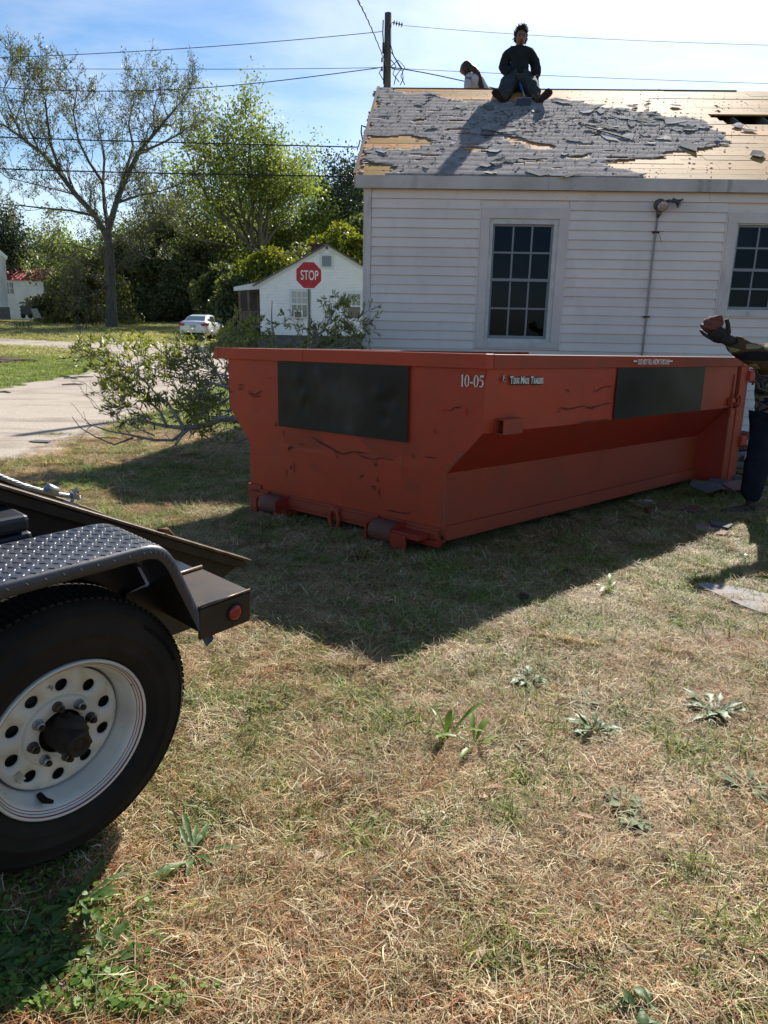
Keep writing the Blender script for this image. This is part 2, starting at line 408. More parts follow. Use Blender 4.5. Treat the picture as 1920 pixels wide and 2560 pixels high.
xs = sorted(set([-700, -400, -200, -120, -80] + [-60 + 2.0 * i for i in range(20)] + [-20 + .5 * i for i in range(81)] + [20 + 2.0 * i for i in range(20)] + [80, 120, 200, 400, 700]))
V = []; Fs = []
for y in ys:
    for x in xs:
        bumpz = (MN.noise(Vector((x * .7, y * .7, 0))) * .022 + MN.noise(Vector((x * .2, y * .2, 3))) * .03) if abs(x) < 60 and y < 100 else 0
        if -4 < x < 6 and y < 9.5: bumpz *= .35
        V.append((x, y, terr(x, y) + bumpz - .004))
nx = len(xs)
for j in range(len(ys) - 1):
    for i in range(nx - 1): Fs.append((j * nx + i, j * nx + i + 1, (j + 1) * nx + i + 1, (j + 1) * nx + i))
g = np_mesh('ground', V, Fs, ground_mat()); tag(g, kind='structure')
g.data.polygons.foreach_set('use_smooth', [True] * len(g.data.polygons))
def gz(x, y):
    b = (MN.noise(Vector((x * .7, y * .7, 0))) * .022 + MN.noise(Vector((x * .2, y * .2, 3))) * .03) if abs(x) < 60 and y < 100 else 0
    if -4 < x < 6 and y < 9.5: b *= .35
    return terr(x, y) + b - .004

# the gravel drive and the road it joins
drive_px = [(-420, 1215), (0, 1166), (116, 1146), (270, 1085), (455, 1003), (560, 960), (700, 915), (900, 893), (1060, 890), (1060, 874), (640, 870),
            (428, 860), (328, 853), (208, 857), (0, 846), (-300, 838), (-900, 836), (-900, 856), (-300, 858), (0, 863), (154, 871), (235, 886), (282, 903), (278, 913), (185, 938), (0, 971), (-420, 1010)]
drive = [(p.x, p.y) for p in px_poly(drive_px)]
gravel = mat('gravel', (.32, .27, .215), (.50, .43, .35), 30, .95, bump=.012, bscale=40, spec=.15, lo=.3, hi=.7, col3=(.24, .19, .145), c3=(1.1, .52, .78), c3stretch=(.6, 1.2, 1))
def drive_in(x, y):
    w = .16 + .012 * y
    return inside(drive, x + MN.noise(Vector((x * 1.7, y * 1.7, 5))) * w, y + MN.noise(Vector((x * 1.7, y * 1.7, 9))) * w)
V = []; Fs = []; idx = {}
def dv(i, j, st):
    k = (round(i * st, 4), round(j * st, 4))
    if k not in idx: idx[k] = len(V); V.append((k[0], k[1], gz(*k) + .022 + MN.noise(Vector((k[0] * 3, k[1] * 3, 1))) * .008))
    return idx[k]
for (x0, x1, y0, y1, st) in [(-14, 2, 4, 16, .1), (-30, 6, 16, 60, .25), (-60, -30, 16, 60, .5)]:
    for i in range(int(x0 / st), int(x1 / st)):
        for j in range(int(y0 / st), int(y1 / st)):
            if drive_in((i + .5) * st, (j + .5) * st):
                Fs.append((dv(i, j, st), dv(i + 1, j, st), dv(i + 1, j + 1, st), dv(i, j + 1, st)))
o = np_mesh('gravel_drive', V, Fs, gravel); tag(o, kind='structure')
o.data.polygons.foreach_set('use_smooth', [True] * len(o.data.polygons))

# ------------------------------------------------------------------ grass as scattered tufts
RN = np.random.RandomState(5)
PAL = dict(straw=(.54, .42, .21), pale=(.74, .64, .42), tan=(.38, .26, .13), rust=(.40, .16, .06), brown=(.18, .10, .045),
           green=(.17, .25, .04), lime=(.29, .37, .07), dgreen=(.055, .095, .024), olive=(.22, .22, .08))
grass_m = mat('grass_blades', (1, 1, 1), rough=.55, tint=True, transl=.40, tcol=(1.25, 1.25, .9), spec=.35, objrand=.16)
def tuft(n, R_, length, width, lift, palette, weights, seed, curl=.5):
    """n bent blades in a patch of radius R_; lift = how upright (0 flat .. 1 upright)"""
    rs = np.random.RandomState(seed); names = list(palette)
    ci = rs.choice(len(names), n, p=np.array(weights) / sum(weights)); col = np.array([PAL[k] for k in names])[ci] * rs.uniform(.75, 1.25, (n, 1))
    r = R_ * np.sqrt(rs.rand(n)); a = rs.rand(n) * 2 * np.pi
    base = np.stack([r * np.cos(a), r * np.sin(a), rs.uniform(-.004, .010, n) * (1 - lift)], 1)
    L_ = length * rs.uniform(.5, 1.4, n); az = rs.rand(n) * 2 * np.pi; el = np.clip(rs.normal(lift, .22, n), .0, 1.35)
    W = width * rs.uniform(.6, 1.3, n); seg = 3; Vv = []; 
    pos = base.copy(); rows = []
    for s in range(seg + 1):
        side = np.stack([-np.sin(az), np.cos(az), rs.uniform(-.3, .3, n) * (s > 0)], 1) * (W * (1 - .85 * (s / seg) ** 2))[:, None] / 2
        rows.append((pos - side, pos + side))
        d = np.stack([np.cos(az) * np.cos(el), np.sin(az) * np.cos(el), np.sin(el)], 1)
        pos = pos + d * (L_ / seg)[:, None]; pos[:, 2] = np.maximum(pos[:, 2], .001)
        el = el - curl * rs.uniform(.2, 1, n); az = az + rs.normal(0, .35, n)
    V_ = np.stack([q for rw in rows for q in rw], 1)      # n, 2*(seg+1), 3
    k = 2 * (seg + 1)
    f = [[2 * s, 2 * s + 1, 2 * s + 3, 2 * s + 2] for s in range(seg)]
    F_ = (np.arange(n)[:, None, None] * k + np.array(f)[None]).reshape(-1, 4)
    T_ = np.repeat(col, k, 0)
    return V_.reshape(-1, 3), F_, T_
def variants(cname, specs):
    c = bpy.data.collections.new(cname)
    for i, sp in enumerate(specs):
        v, f, t = tuft(**sp); o = np_mesh('_variant', v, f, grass_m, tint=t); o.name = cname + '_%02d' % i; c.objects.link(o)
    return c
def scatter(name, coll, nvar, pts, scale, label=None, tilt=.12):
    n = len(pts); me = bpy.data.meshes.new(name); me.vertices.add(n)
    me.vertices.foreach_set('co', np.asarray(pts, np.float32).ravel())
    a = me.attributes.new('rot', 'FLOAT_VECTOR', 'POINT'); rt = np.stack([RN.normal(0, tilt, n), RN.normal(0, tilt, n), RN.rand(n) * 6.283], 1)
    a.data.foreach_set('vector', rt.astype(np.float32).ravel())
    a = me.attributes.new('sc', 'FLOAT', 'POINT'); a.data.foreach_set('value', np.asarray(scale, np.float32))
    a = me.attributes.new('vi', 'INT', 'POINT'); a.data.foreach_set('value', RN.randint(0, nvar, n).astype(np.int32))
    ob = bpy.data.objects.new(name, me); SC.collection.objects.link(ob); tag(ob, kind='stuff')
    if label: ob['label'] = label
    ng = bpy.data.node_groups.new(name + '_scatter', 'GeometryNodeTree')
    ng.interface.new_socket('Geometry', in_out='INPUT', socket_type='NodeSocketGeometry'); ng.interface.new_socket('Geometry', in_out='OUTPUT', socket_type='NodeSocketGeometry')
    N = ng.nodes; L = ng.links
    gi = N.new('NodeGroupInput'); go = N.new('NodeGroupOutput'); ip = N.new('GeometryNodeInstanceOnPoints'); ci = N.new('GeometryNodeCollectionInfo')
    ci.inputs['Collection'].default_value = coll; ci.inputs['Separate Children'].default_value = True; ci.inputs['Reset Children'].default_value = True
    L.new(gi.outputs[0], ip.inputs['Points']); L.new(ci.outputs[0], ip.inputs['Instance']); ip.inputs['Pick Instance'].default_value = True
    for nm, ty, so in (('vi', 'INT', 'Instance Index'), ('rot', 'FLOAT_VECTOR', 'Rotation'), ('sc', 'FLOAT', 'Scale')):
        na = N.new('GeometryNodeInputNamedAttribute'); na.data_type = ty; na.inputs['Name'].default_value = nm
        L.new(na.outputs[0], ip.inputs[so])
    L.new(ip.outputs[0], go.inputs[0])
    md = ob.modifiers.new('scatter', 'NODES'); md.node_group = ng
    return ob
S_ = 1.0
straw_c = variants('straw_tufts', [dict(n=820, R_=.17, length=.062, width=.0024, lift=.12, palette=('straw', 'pale', 'tan', 'rust', 'brown', 'olive'), weights=(4.5, 3.5, 4, 2.8, 2.8, 1.2), seed=i, curl=.35) for i in range(5)])
pine_c = variants('needle_tufts', [dict(n=420, R_=.19, length=.10, width=.0018, lift=.08, palette=('rust', 'tan', 'straw', 'brown', 'pale'), weights=(4.5, 3, 2.5, 3.5, 1.5), seed=20 + i, curl=.2) for i in range(4)])
mix_c = variants('mixed_tufts', [dict(n=230, R_=.13, length=.07, width=.0040, lift=.6, palette=('green', 'lime', 'olive', 'straw', 'dgreen'), weights=(4, 2.5, 3, 3, 1.2), seed=40 + i, curl=.55) for i in range(4)])
green_c = variants('green_tufts', [dict(n=60, R_=.075, length=.075, width=.0042, lift=.62, palette=('green', 'lime', 'dgreen', 'olive'), weights=(3.5, 3.5, .8, 1.5), seed=60 + i, curl=.5) for i in range(4)])
far_c = variants('lawn_tufts', [dict(n=260, R_=.40, length=.08, width=.010, lift=.6, palette=('green', 'lime', 'olive', 'straw', 'dgreen'), weights=(3.5, 4.5, 2, .8, .5), seed=80 + i, curl=.4) for i in range(4)])
field_c = variants('field_tufts', [dict(n=200, R_=.45, length=.07, width=.012, lift=.5, palette=('olive', 'straw', 'lime', 'pale', 'green'), weights=(4, 3.5, 2.5, 1, 1), seed=90 + i, curl=.4) for i in range(4)])
WPX = [(1548, 2032, .13), (1590, 2080, .10), (1858, 1985, .12), (1785, 1800, .14), (1478, 1845, .13), (1448, 1772, .1), (1318, 1718, .12), (1110, 1860, .1), (1190, 1880, .1), (1520, 1488, .12), (488, 2165, .10), (200, 2285, .08), (120, 2390, .1), (50, 2480, .1), (265, 2440, .1), (1610, 2545, .1)]
WP = [(onground(x_, y_), r_) for x_, y_, r_ in WPX]
STRIP = [onground(x_, y_) for x_, y_ in ((1780, 1485), (1850, 1505), (1920, 1525))]
def clear_of_weeds(x, y, f=1.0):
    return all((x - p.x) ** 2 + (y - p.y) ** 2 > (r_ * f) ** 2 for p, r_ in WP) and all((x - p.x) ** 2 + (y - p.y) ** 2 > (.16 * f) ** 2 for p in STRIP)
def fbm(x, y, s, o): return MN.fractal(Vector((x * s, y * s, o)), 1.0, 2.0, 4)
def area(n, x0, x1, y0, y1, keep, sc):
    out = []; scs = []
    while n > 0:
        n -= 1
        x, y = rnd.uniform(x0, x1), rnd.uniform(y0, y1)
        if abs(x) > .62 * y + 1.3 or not keep(x, y): continue
        out.append((x, y, gz(x, y) + .002)); scs.append(sc * rnd.uniform(.75, 1.25))
    return out, scs
green_side = lambda x, y: .5 + .9 * fbm(x, y, .55, 2) + .22 * (y - 3.4) * .5 + (.10 if x > .3 else -.05)
nd = lambda x, y: not drive_in(x, y)
A, B = area(5400, -3.0, 5.4, 1.0, 5.6, lambda x, y: clear_of_weeds(x, y, .5), 1.0)
A2, B2 = area(5200, -7.5, 8.5, 5.6, 13.5, nd, 1.25)
scatter('dry_grass', straw_c, 5, A + A2, B + B2, 'tangled dry straw coloured grass covering the lawn around the dumpster')
A, B = area(3300, -3.0, 5.4, 1.0, 9.0, lambda x, y: nd(x, y) and fbm(x, y, .8, 7) - .09 * (y - 2.6) > -.10, 1.0)
scatter('pine_needles', pine_c, 4, A, B, 'reddish brown fallen pine needles mixed into the lawn')
A, B = area(8200, -3.6, 6.4, 1.0, 7.5, lambda x, y: rnd.random() < green_side(x, y) * .62 and clear_of_weeds(x, y), .95)
A2, B2 = area(5200, -8.5, 8.5, 7.5, 14, lambda x, y: nd(x, y) and rnd.random() < .5 + fbm(x, y, .5, 4), 1.15)
scatter('sparse_grass', mix_c, 4, A + A2, B + B2, 'short mixed green and straw grass growing through the thatch')
A, B = area(12000, -3.6, 6.4, 1.2, 8.5, lambda x, y: rnd.random() < max(.03, fbm(x, y, 1.3, 12) * .8 + .24 + .12 * (y - 2.4) + (.20 if x > .4 and y > 2.3 else 0)) and clear_of_weeds(x, y, 1.2), 1.0)
scatter('green_grass', green_c, 4, A, B, 'fresh green grass blades standing up in clumps on the lawn')
A, B = area(9000, -26, 3, 12, 31, nd, 1.0)
scatter('verge_grass', far_c, 4, A, B, 'bright green mown grass on the verge between drive and road')
A, B = area(11000, -48, 3, 31, 80, nd, 1.6)
scatter('field_grass', field_c, 4, A, B, 'yellowish short grass of the open field beyond the road')
# brown drift of pine needles along the edges of the drive
A = []; B = []
for k in range(len(drive)):
    p = Vector(drive[k]); q = Vector(drive[(k + 1) % len(drive)]); Ld = (q - p).length
    if max(p.y, q.y) > 22 or Ld > 25: continue
    for i in range(int(Ld * 14)):
        c = p.lerp(q, rnd.random()) + Vector((rnd.gauss(0, .22), rnd.gauss(0, .22)))
        A.append((c.x, c.y, gz(c.x, c.y) + .018)); B.append(rnd.uniform(.5, .9))
scatter('needle_drift', pine_c, 4, A, B, 'rust coloured pine needles drifted along the gravel edge')

# ------------------------------------------------------------------ rosette weeds, fallen leaves, litter on the lawn
weed_m = mat('weed_leaf', (.06, .115, .03), (.11, .17, .05), 30, .5, transl=.25, tcol=(1.4, 1.5, .5), island=.2, spec=.4, bump=.002, bscale=60)
weed_lime = mat('weed_leaf_lime', (.17, .27, .04), (.24, .33, .07), 30, .45, transl=.4, tcol=(1.4, 1.5, .5), spec=.4)
weed_grey = mat('weed_leaf_grey', (.13, .165, .075), (.21, .24, .12), 40, .7, transl=.15, tcol=(1, 1, .6), island=.2, bump=.003, bscale=60)
def leaf_geo(mb, p, az, L_, W_, el, droop, lobes=0, segs=6):
    d = Vector((math.cos(az), math.sin(az), 0)); s = Vector((-d.y, d.x, 0)); q = Vector(p); e = el; rows = []
    for i in range(segs + 1):
        t = i / segs; w = W_ * (math.sin(math.pi * min(1, t * .92 + .06)) ** .7) * (.25 + .75 * t if t < .6 else 1) / 2
        if lobes and 0 < i < segs: w *= (.55 if i % 2 else 1.15)
        n = Vector((-d.x * math.sin(e), -d.y * math.sin(e), math.cos(e)))
        rows.append((q + s * w + n * w * .35, q, q - s * w + n * w * .35))
        q = q + (d * math.cos(e) + Vector((0, 0, math.sin(e)))) * (L_ / segs); e -= droop / segs
    vs = [v for r_ in rows for v in r_]; fs = []
    for i in range(segs):
        b = 3 * i; fs += [(b, b + 3, b + 4, b + 1), (b + 1, b + 4, b + 5, b + 2)]
    mb.add(vs, fs)
def weed(px, py, n, L_, W_, el, m, label, lobes=0, group='weed plants in the lawn'):
    p = onground(px, py); p.z = gz(p.x, p.y)
    t = thing('weed_plant', p, label, 'weed', group)
    n = int(n * 1.7)
    for i in range(n):
        mb = MB(); a = 6.283 * i / n + rnd.uniform(-.5, .5)
        leaf_geo(mb, p + Vector((rnd.uniform(-.02, .02), rnd.uniform(-.02, .02), .022 + .004 * (i % 4))), a, L_ * rnd.uniform(.35, 1.05), W_ * rnd.uniform(.7, 1.25), el + rnd.uniform(-.12, .25), rnd.uniform(.4, 1.1), lobes)
        mb.build('leaf', m, t, smooth=True)
    return t
weed(1548, 2032, 15, .085, .040, .35, weed_grey, 'broad flat grey green rosette on the bare straw, lower right, largest of the weeds', 1)
weed(1590, 2080, 9, .075, .036, .3, weed_grey, 'small pale rosette overlapping the front of the largest grey green weed', 1)
weed(1858, 1985, 12, .11, .022, .30, weed_grey, 'dusty grey rosette with narrow leaves at the right edge of the lawn')
weed(1785, 1800, 16, .15, .038, .45, weed_m, 'leafy green rosette with a red dead leaf in it, right side of the lawn', 1)
weed(1478, 1845, 13, .12, .034, .45, weed_m, 'dark green lobed rosette in the middle right of the lawn', 1)
weed(1448, 1772, 9, .10, .030, .25, weed_grey, 'pale half dried rosette just behind the dark lobed rosette')
weed(1318, 1718, 12, .12, .030, .4, weed_m, 'green rosette beside the pale stick, nearest weed to the dumpster shadow tip', 1)
weed(1110, 1860, 5, .20, .026, .75, weed_lime, 'bright lime weed with a few long upright blades, centre of the lawn')
weed(1190, 1880, 4, .17, .028, .6, weed_lime, 'bright lime weed with short spreading leaves right of the long bladed one')
weed(1520, 1488, 7, .17, .030, .6, weed_lime, 'bright green tuft with broad blades between the shadow and the shingle piece')
weed(488, 2165, 12, .15, .020, .4, weed_m, 'plantain rosette with narrow ribbed leaves below the trailer tyre')
weed(200, 2285, 14, .13, .026, .55, weed_m, 'upright green plantain at the top of the weedy corner, lower left', 0)
weed(120, 2390, 14, .12, .040, .4, weed_m, 'broad leaved green weed in the middle of the weedy corner, lower left', 1)
weed(50, 2480, 13, .11, .036, .45, weed_m, 'green rosette lowest in the left corner of the lawn', 1)
weed(265, 2440, 11, .10, .030, .4, weed_m, 'dark toothed rosette right of the weedy corner, lower left', 1)
weed(1610, 2552, 6, .06, .026, .4, weed_m, 'dark green rosette cut by the bottom edge of the photo')
# clover mat in the lower left corner
V = []; Fs = []
for k in range(5600):
    px_, py_ = rnd.uniform(-60, 560), rnd.uniform(2170, 2570)
    if (px_ / 470) + (2560 - py_) / 440 + rnd.gauss(0, .22) + .7 * MN.noise(Vector((px_ * .018, py_ * .018, 0))) > .98: continue
    p = onground(px_, py_); z = gz(p.x, p.y) + rnd.uniform(.015, .06)
    r = rnd.uniform(.004, .0105); a0 = rnd.random() * 6.28
    nrm = Vector((rnd.gauss(0, .35), rnd.gauss(0, .35), 1)).normalized(); u = nrm.orthogonal().normalized(); w = nrm.cross(u); c = Vector((p.x, p.y, z)); b = len(V)
    for q in range(6):
        rr = r * (1 if q % 2 == 0 else .8); V.append(c + (u * math.cos(a0 + q * 1.047) + w * math.sin(a0 + q * 1.047)) * rr)
    Fs += [(b, b + 1, b + 2, b + 3), (b, b + 3, b + 4, b + 5)]
o = np_mesh('clover', [tuple(v) for v in V], Fs, mat('clover_leaf', (.10, .19, .03), (.17, .26, .05), 20, .5, transl=.35, tcol=(1.3, 1.4, .4), island=.35)); tag(o, 'low green clover mat filling the lower left corner of the lawn', kind='stuff')
# dead leaves
dead_m = mat('dead_leaf', (.34, .22, .13), (.46, .33, .22), 30, .7, transl=.2, objrand=.35, bump=.001)
dead_spots = [(305, 2335, 0), (385, 2440, 1), (488, 2495, 0), (1505, 2075, 0), (1270, 1990, 1), (1185, 2010, 0), (1000, 1790, 1), (1275, 1865, 0), (1755, 1792, 2), (1180, 1648, 2), (690, 1735, 1), (1215, 2370, 0),
              (1030, 2290, 1), (1560, 2425, 0), (940, 2080, 0), (780, 2180, 1), (560, 2230, 0), (20, 2310, 2), (1390, 1525, 1), (1640, 1690, 0), (1700, 2150, 1), (860, 1710, 0)]
dead_protos = []
for k in range(4):
    mb = MB(); leaf_geo(mb, (0, 0, .012), 0, (.055, .09, .07, .045)[k], (.028, .022, .035, .03)[k], .3, (.9, .5, 1.2, .2)[k], 0, 5)
    dead_protos.append(mb)
for k, (px_, py_, kd) in enumerate(dead_spots):
    p = onground(px_, py_); p.z = gz(p.x, p.y) + .012
    mb = dead_protos[(k * 3 + kd) % 4]
    o = MB(); a = rnd.random() * 6.28; c_, s_ = math.cos(a), math.sin(a)
    o.add([(p.x + v[0] * c_ - v[1] * s_, p.y + v[0] * s_ + v[1] * c_, p.z + v[2]) for v in mb.v], mb.f)
    ob = o.build('dead_leaf', dead_m, smooth=True, org=p)
    tag(ob, ('dead leaf above the clover, lower left', 'curled dead leaf right of the clover mat', 'dead leaf at the bottom edge right of the clover', 'pale dead leaf at the left edge of the large grey rosette', 'crisp dead leaf between the centre lawn and the grey rosette', 'dead leaf in the bare middle of the lawn below the lime weeds', 'pale dead leaf left of the lime weeds', 'folded dead leaf just right of the lime weeds', 'orange dead leaf caught in the green rosette at right', 'reddish dead leaf just below the tip of the dumpster shadow',
 'tan dead leaf right of the trailer tyre', 'dead leaf low in the middle of the lawn', 'curled dead leaf left of the lowest middle one', 'dead leaf at the bottom right, left of the cut off weed', 'dead leaf in the lawn centre, level with the wheel bottom', 'dead leaf right of the plantain rosette', 'dead leaf between the plantain rosette and the tyre', 'rust coloured dead leaf at the left edge below the tyre', 'dead leaf on the shadow edge near the pine cone', 'dead leaf between shingle strip and the leafy rosette', 'dead leaf right of the large grey rosette', 'dead leaf in the sunlit straw between tyre and lime weeds')[k], 'leaf', 'dead leaves on the lawn')
# ================================================================== WHITE HOUSE
# house and roof workers oversized and set back, keeping its shadow off the lawn: one unit is HS metres, its datum lies HZ below the camera's ground
HS, HZ = 1.33, -.488
HA = R(2.0); HU = Vector((math.cos(HA), -math.sin(HA), 0)) * HS; HV = Vector((math.sin(HA), math.cos(HA), 0)) * HS; HO = Vector((0, 8.5 * HS, 0)); ZZ = Vector((0, 0, 1))
def hp(u, v, z): return HO + HU * u + HV * v + ZZ * (z * HS + HZ)
def hbox(mb, u0, u1, v0, v1, z0, z1): return mb.box(hp((u0 + u1) / 2, (v0 + v1) / 2, (z0 + z1) / 2), (abs(u1 - u0) * HS, abs(v1 - v0) * HS, abs(z1 - z0) * HS), (HU / HS, HV / HS, ZZ))
house = thing('white_house', hp(4.3, 3.5, -.3), 'single storey white sided house with its roof half stripped to bare boards', 'house')
RIDGE_V, RIDGE_Z, EV, EZ, UR = 3.5, 4.935, -.06, 3.06, 9.0
SL = Vector((0, RIDGE_V - EV, RIDGE_Z - EZ)); SLEN = SL.length; SL.normalize()
SDr = HV * SL.y + ZZ * (SL.z * HS); SN = (ZZ * (SL.y * HS) - HV * SL.z)
def roofp(u, s, h=0): return hp(u, EV, EZ) + SDr * s + SN * h
def roofpx(x, y):
    p = onplane(x, y, roofp(0, 0), SN); d = p - roofp(0, 0); return d.dot(HU) / HS ** 2, d.dot(SDr) / HS ** 2
W1 = (1.015, 1.975, 1.247, 2.745); W2 = (3.712, 4.67, 1.64, 2.73)
# wall core behind the boards, with the two window openings left free
mb = MB()
z0, z1 = .18, 2.93
for (a, b, c, d) in [(-.27, 1.06, z0, z1), (1.93, 3.76, z0, z1), (4.62, UR, z0, z1), (1.06, 1.93, z0, 1.29), (1.06, 1.93, 2.70, z1), (3.76, 4.62, z0, 1.67), (3.76, 4.62, 2.69, z1)]:
    hbox(mb, a, b, .012, .10, c, d)
mb.build('wall', vinyl, house)
mb = MB(); mb.prism([hp(-.27, .10, .18), hp(-.27, 7.0, .18), hp(-.27, 7.0, 2.96), hp(-.27, 3.5, 4.78), hp(-.27, .10, 2.96)], HU * .1); mb.build('gable_wall', vinyl, house)
mb = MB(); mb.prism([hp(UR - .1, .10, .18), hp(UR - .1, 7.0, .18), hp(UR - .1, 7.0, 2.96), hp(UR - .1, 3.5, 4.78), hp(UR - .1, .10, 2.96)], HU * .1)
hbox(mb, -.27, UR, 7.0, 7.1, .18, 2.96); mb.build('wall', vinyl, house)
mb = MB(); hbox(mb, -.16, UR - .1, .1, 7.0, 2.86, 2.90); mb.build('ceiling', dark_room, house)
mb = MB(); hbox(mb, -.25, UR - .02, .03, 7.05, -.5, .18); mb.build('foundation', mat('foundation_block', (.22, .2, .18), (.14, .13, .12), 6, .9, bump=.01), house)
# dark rooms right behind the two windows
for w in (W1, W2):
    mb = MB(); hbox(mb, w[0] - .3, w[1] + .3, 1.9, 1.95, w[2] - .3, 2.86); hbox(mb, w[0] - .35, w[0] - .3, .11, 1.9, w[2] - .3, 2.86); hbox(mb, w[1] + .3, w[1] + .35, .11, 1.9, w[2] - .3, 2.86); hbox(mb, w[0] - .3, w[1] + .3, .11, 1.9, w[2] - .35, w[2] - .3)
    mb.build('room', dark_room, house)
# siding, every course its own board
EXP = .1007
def siding_board(u0, u1, z):
    mb = MB(); sag = rnd.uniform(-.0012, .0012)
    mb.prism([hp(u0, .011, z + EXP), hp(u0, -.001, z + EXP), hp(u0, -.0165, z + .005 + sag), hp(u0, -.0155, z + .001 + sag), hp(u0, .004, z + sag + .006), hp(u0, .011, z + .008)], HU * (u1 - u0))
    mb.build('siding_board', vinyl, house)
for k in range(0, 27):
    z = 2.832 - EXP * k
    segs = [(-.203, UR - .02)]
    for w in (W1, W2):
        if z + EXP > w[2] - .012 and z < w[3] + .012:
            ns = []
            for a, b in segs:
                if a < w[0] < b: ns += [(a, w[0] - .014), (w[1] + .014, b)]
                else: ns.append((a, b))
            segs = ns
    fin = []
    for a, b in segs:
        if b - a > 4.2 or (k in (0, 1) and a < 3.48 < b):
            j = 3.482 if k in (0, 1) and a < 3.4 < b else a + (b - a) * rnd.uniform(.35, .65); 
            if 1.0 < j < 3.45: j += 0
            fin += [(a, j - .0012), (j + .0012, b)]
        else: fin.append((a, b))
    if z < .2: continue
    for a, b in fin: siding_board(a, b, z)
mb = MB(); hbox(mb, -.278, -.206, -.022, .011, .2, 2.935); hbox(mb, -.292, -.272, -.022, .05, .2, 2.935); mb.build('corner_board', trim_m, house, bevel=.002)
# fascia in three lengths, soffit
for a, b in ((-.375, 1.72), (1.723, 4.12), (4.123, UR + .1)):
    mb = MB(); hbox(mb, a, b, -.085, -.055, 2.926, 3.055); mb.build('fascia_board', fascia_m, house, bevel=.002)
mb = MB(); hbox(mb, -.37, UR + .1, -.055, .012, 2.937, 2.95); mb.build('soffit', trim_m, house)
mb = MB(); hbox(mb, -.37, UR, -.05, -.01, 2.95, 3.04); mb.build('fascia_backing', wood_grey, house)
mb = MB(); mb.prism([roofp(-.395, -.02, -.13), roofp(-.395, -.02, .012), roofp(-.335, SLEN, .012), roofp(-.335, SLEN, -.13)], HU * .022); mb.build('rake_board', fascia_m, house)
mb = MB(); mb.prism([roofp(-.405, -.03, .012), roofp(-.405, -.03, .026), roofp(-.345, SLEN, .026), roofp(-.345, SLEN, .012)], HU * .035); mb.build('drip_edge', mat('drip_edge_brown', (.07, .035, .025), rough=.6), house)
# window builder: casing, inner frame, two sashes each with six panes
def house_window(w, inner, sash, mid, parent=None, pre=0.0):
    f = thing_part = MB()
    u0, u1, zb, zt = w
    hbox(f, u0, u0 + .098, -.030, .02, zb + .06, zt - .105); hbox(f, u1 - .098, u1, -.030, .02, zb + .06, zt - .105)
    hbox(f, u0, u1, -.032, .02, zt - .105, zt); hbox(f, u0, u1, -.034, .02, zb, zb + .06)
    wn_ = f.build('window', trim_m, house, bevel=.002)
    t = MB(); g_ = .010
    hbox(t, u0 - .014, u0 - .002, -.024, .0, zb - .012, zt + .012); hbox(t, u1 + .002, u1 + .014, -.024, .0, zb - .012, zt + .012)
    hbox(t, u0 - .014, u1 + .014, -.026, .0, zt + .002, zt + .014); hbox(t, u0 - .014, u1 + .014, -.026, 0, zb - .014, zb - .002)
    t.build('channel', vinyl, wn_)
    a, b, c, d = inner; t = MB()
    sa, sb, sc, sd_ = sash
    hbox(t, a, sa, -.012, .06, c, d); hbox(t, sb, b, -.012, .06, c, d); hbox(t, sa, sb, -.013, .06, sd_, d); hbox(t, sa, sb, -.020, .06, c, sc)
    t.build('frame', frame_w, wn_, bevel=.002)
    def sash_(z0_, z1_, v, st):
        t = MB(); hbox(t, sa, sa + st, v, v + .03, z0_, z1_); hbox(t, sb - st, sb, v, v + .03, z0_, z1_); hbox(t, sa + st, sb - st, v + .001, v + .029, z1_ - st, z1_); hbox(t, sa + st, sb - st, v + .001, v + .029, z0_, z0_ + st * 1.4)
        t.build('sash', muntin_m, wn_)
        ia, ib, ja, jb = sa + st, sb - st, z0_ + st * 1.4, z1_ - st
        for k in (1, 2):
            t = MB(); x = ia + (ib - ia) * k / 3; hbox(t, x - .009, x + .009, v + .006, v + .02, ja, jb); t.build('muntin', muntin_m, wn_)
        t = MB(); zm = (ja + jb) / 2; hbox(t, ia, ib, v + .004, v + .018, zm - .009, zm + .009); t.build('muntin', muntin_m, wn_)
        for i in range(3):
            for j in range(2):
                t = MB(); x0 = ia + (ib - ia) * i / 3; x1 = ia + (ib - ia) * (i + 1) / 3; y0 = ja + (jb - ja) * j / 2; y1 = ja + (jb - ja) * (j + 1) / 2
                vj = rnd.uniform(-.0008, .0008)
                t.add([hp(x0, v + .014 + vj, y0), hp(x1, v + .014 - vj, y0), hp(x1, v + .014, y1), hp(x0, v + .014, y1)], [(0, 1, 2, 3)]); t.build('pane', glass, wn_)
    sash_(mid - .016, sd_, .012, .022); sash_(sc, mid + .016, .050 - .02, .024)
    return wn_
house_window(W1, (1.113, 1.877, 1.307, 2.64), (1.155, 1.826, 1.348, 2.585), 1.996)
w2 = house_window(W2, (3.81, 4.572, 1.70, 2.625), (3.835, 4.55, 1.715, 2.61), 2.143)
t = MB(); hbox(t, 3.86, 4.54, .10, .105, 2.36, 2.61); t.build('blind', mat('window_blind', (.12, .12, .12), rough=.8), w2)
V = []; Fs = []
for k in range(150):
    x, y = rnd.gauss(2.02, .12), 2.845 + rnd.gauss(0, .010)
    if abs(x - 2.02) > .26 or abs(y - 2.845) > .024: continue
    r = rnd.uniform(.002, .007); b = len(V); v_ = -.004 - (2.93 - y) * .12 * 0 - .0085
    for q in range(5): a = q * 1.257; V.append(hp(x + math.cos(a) * r * rnd.uniform(.6, 1.8), v_, y + math.sin(a) * r * rnd.uniform(.3, .8)))
    Fs.append([b, b + 1, b + 2, b + 3, b + 4])
o = np_mesh('peeling_stain', [tuple(v) for v in V], Fs, mat('stain_tan', (.34, .28, .20), rough=.9), house); tag(o, kind='stuff')
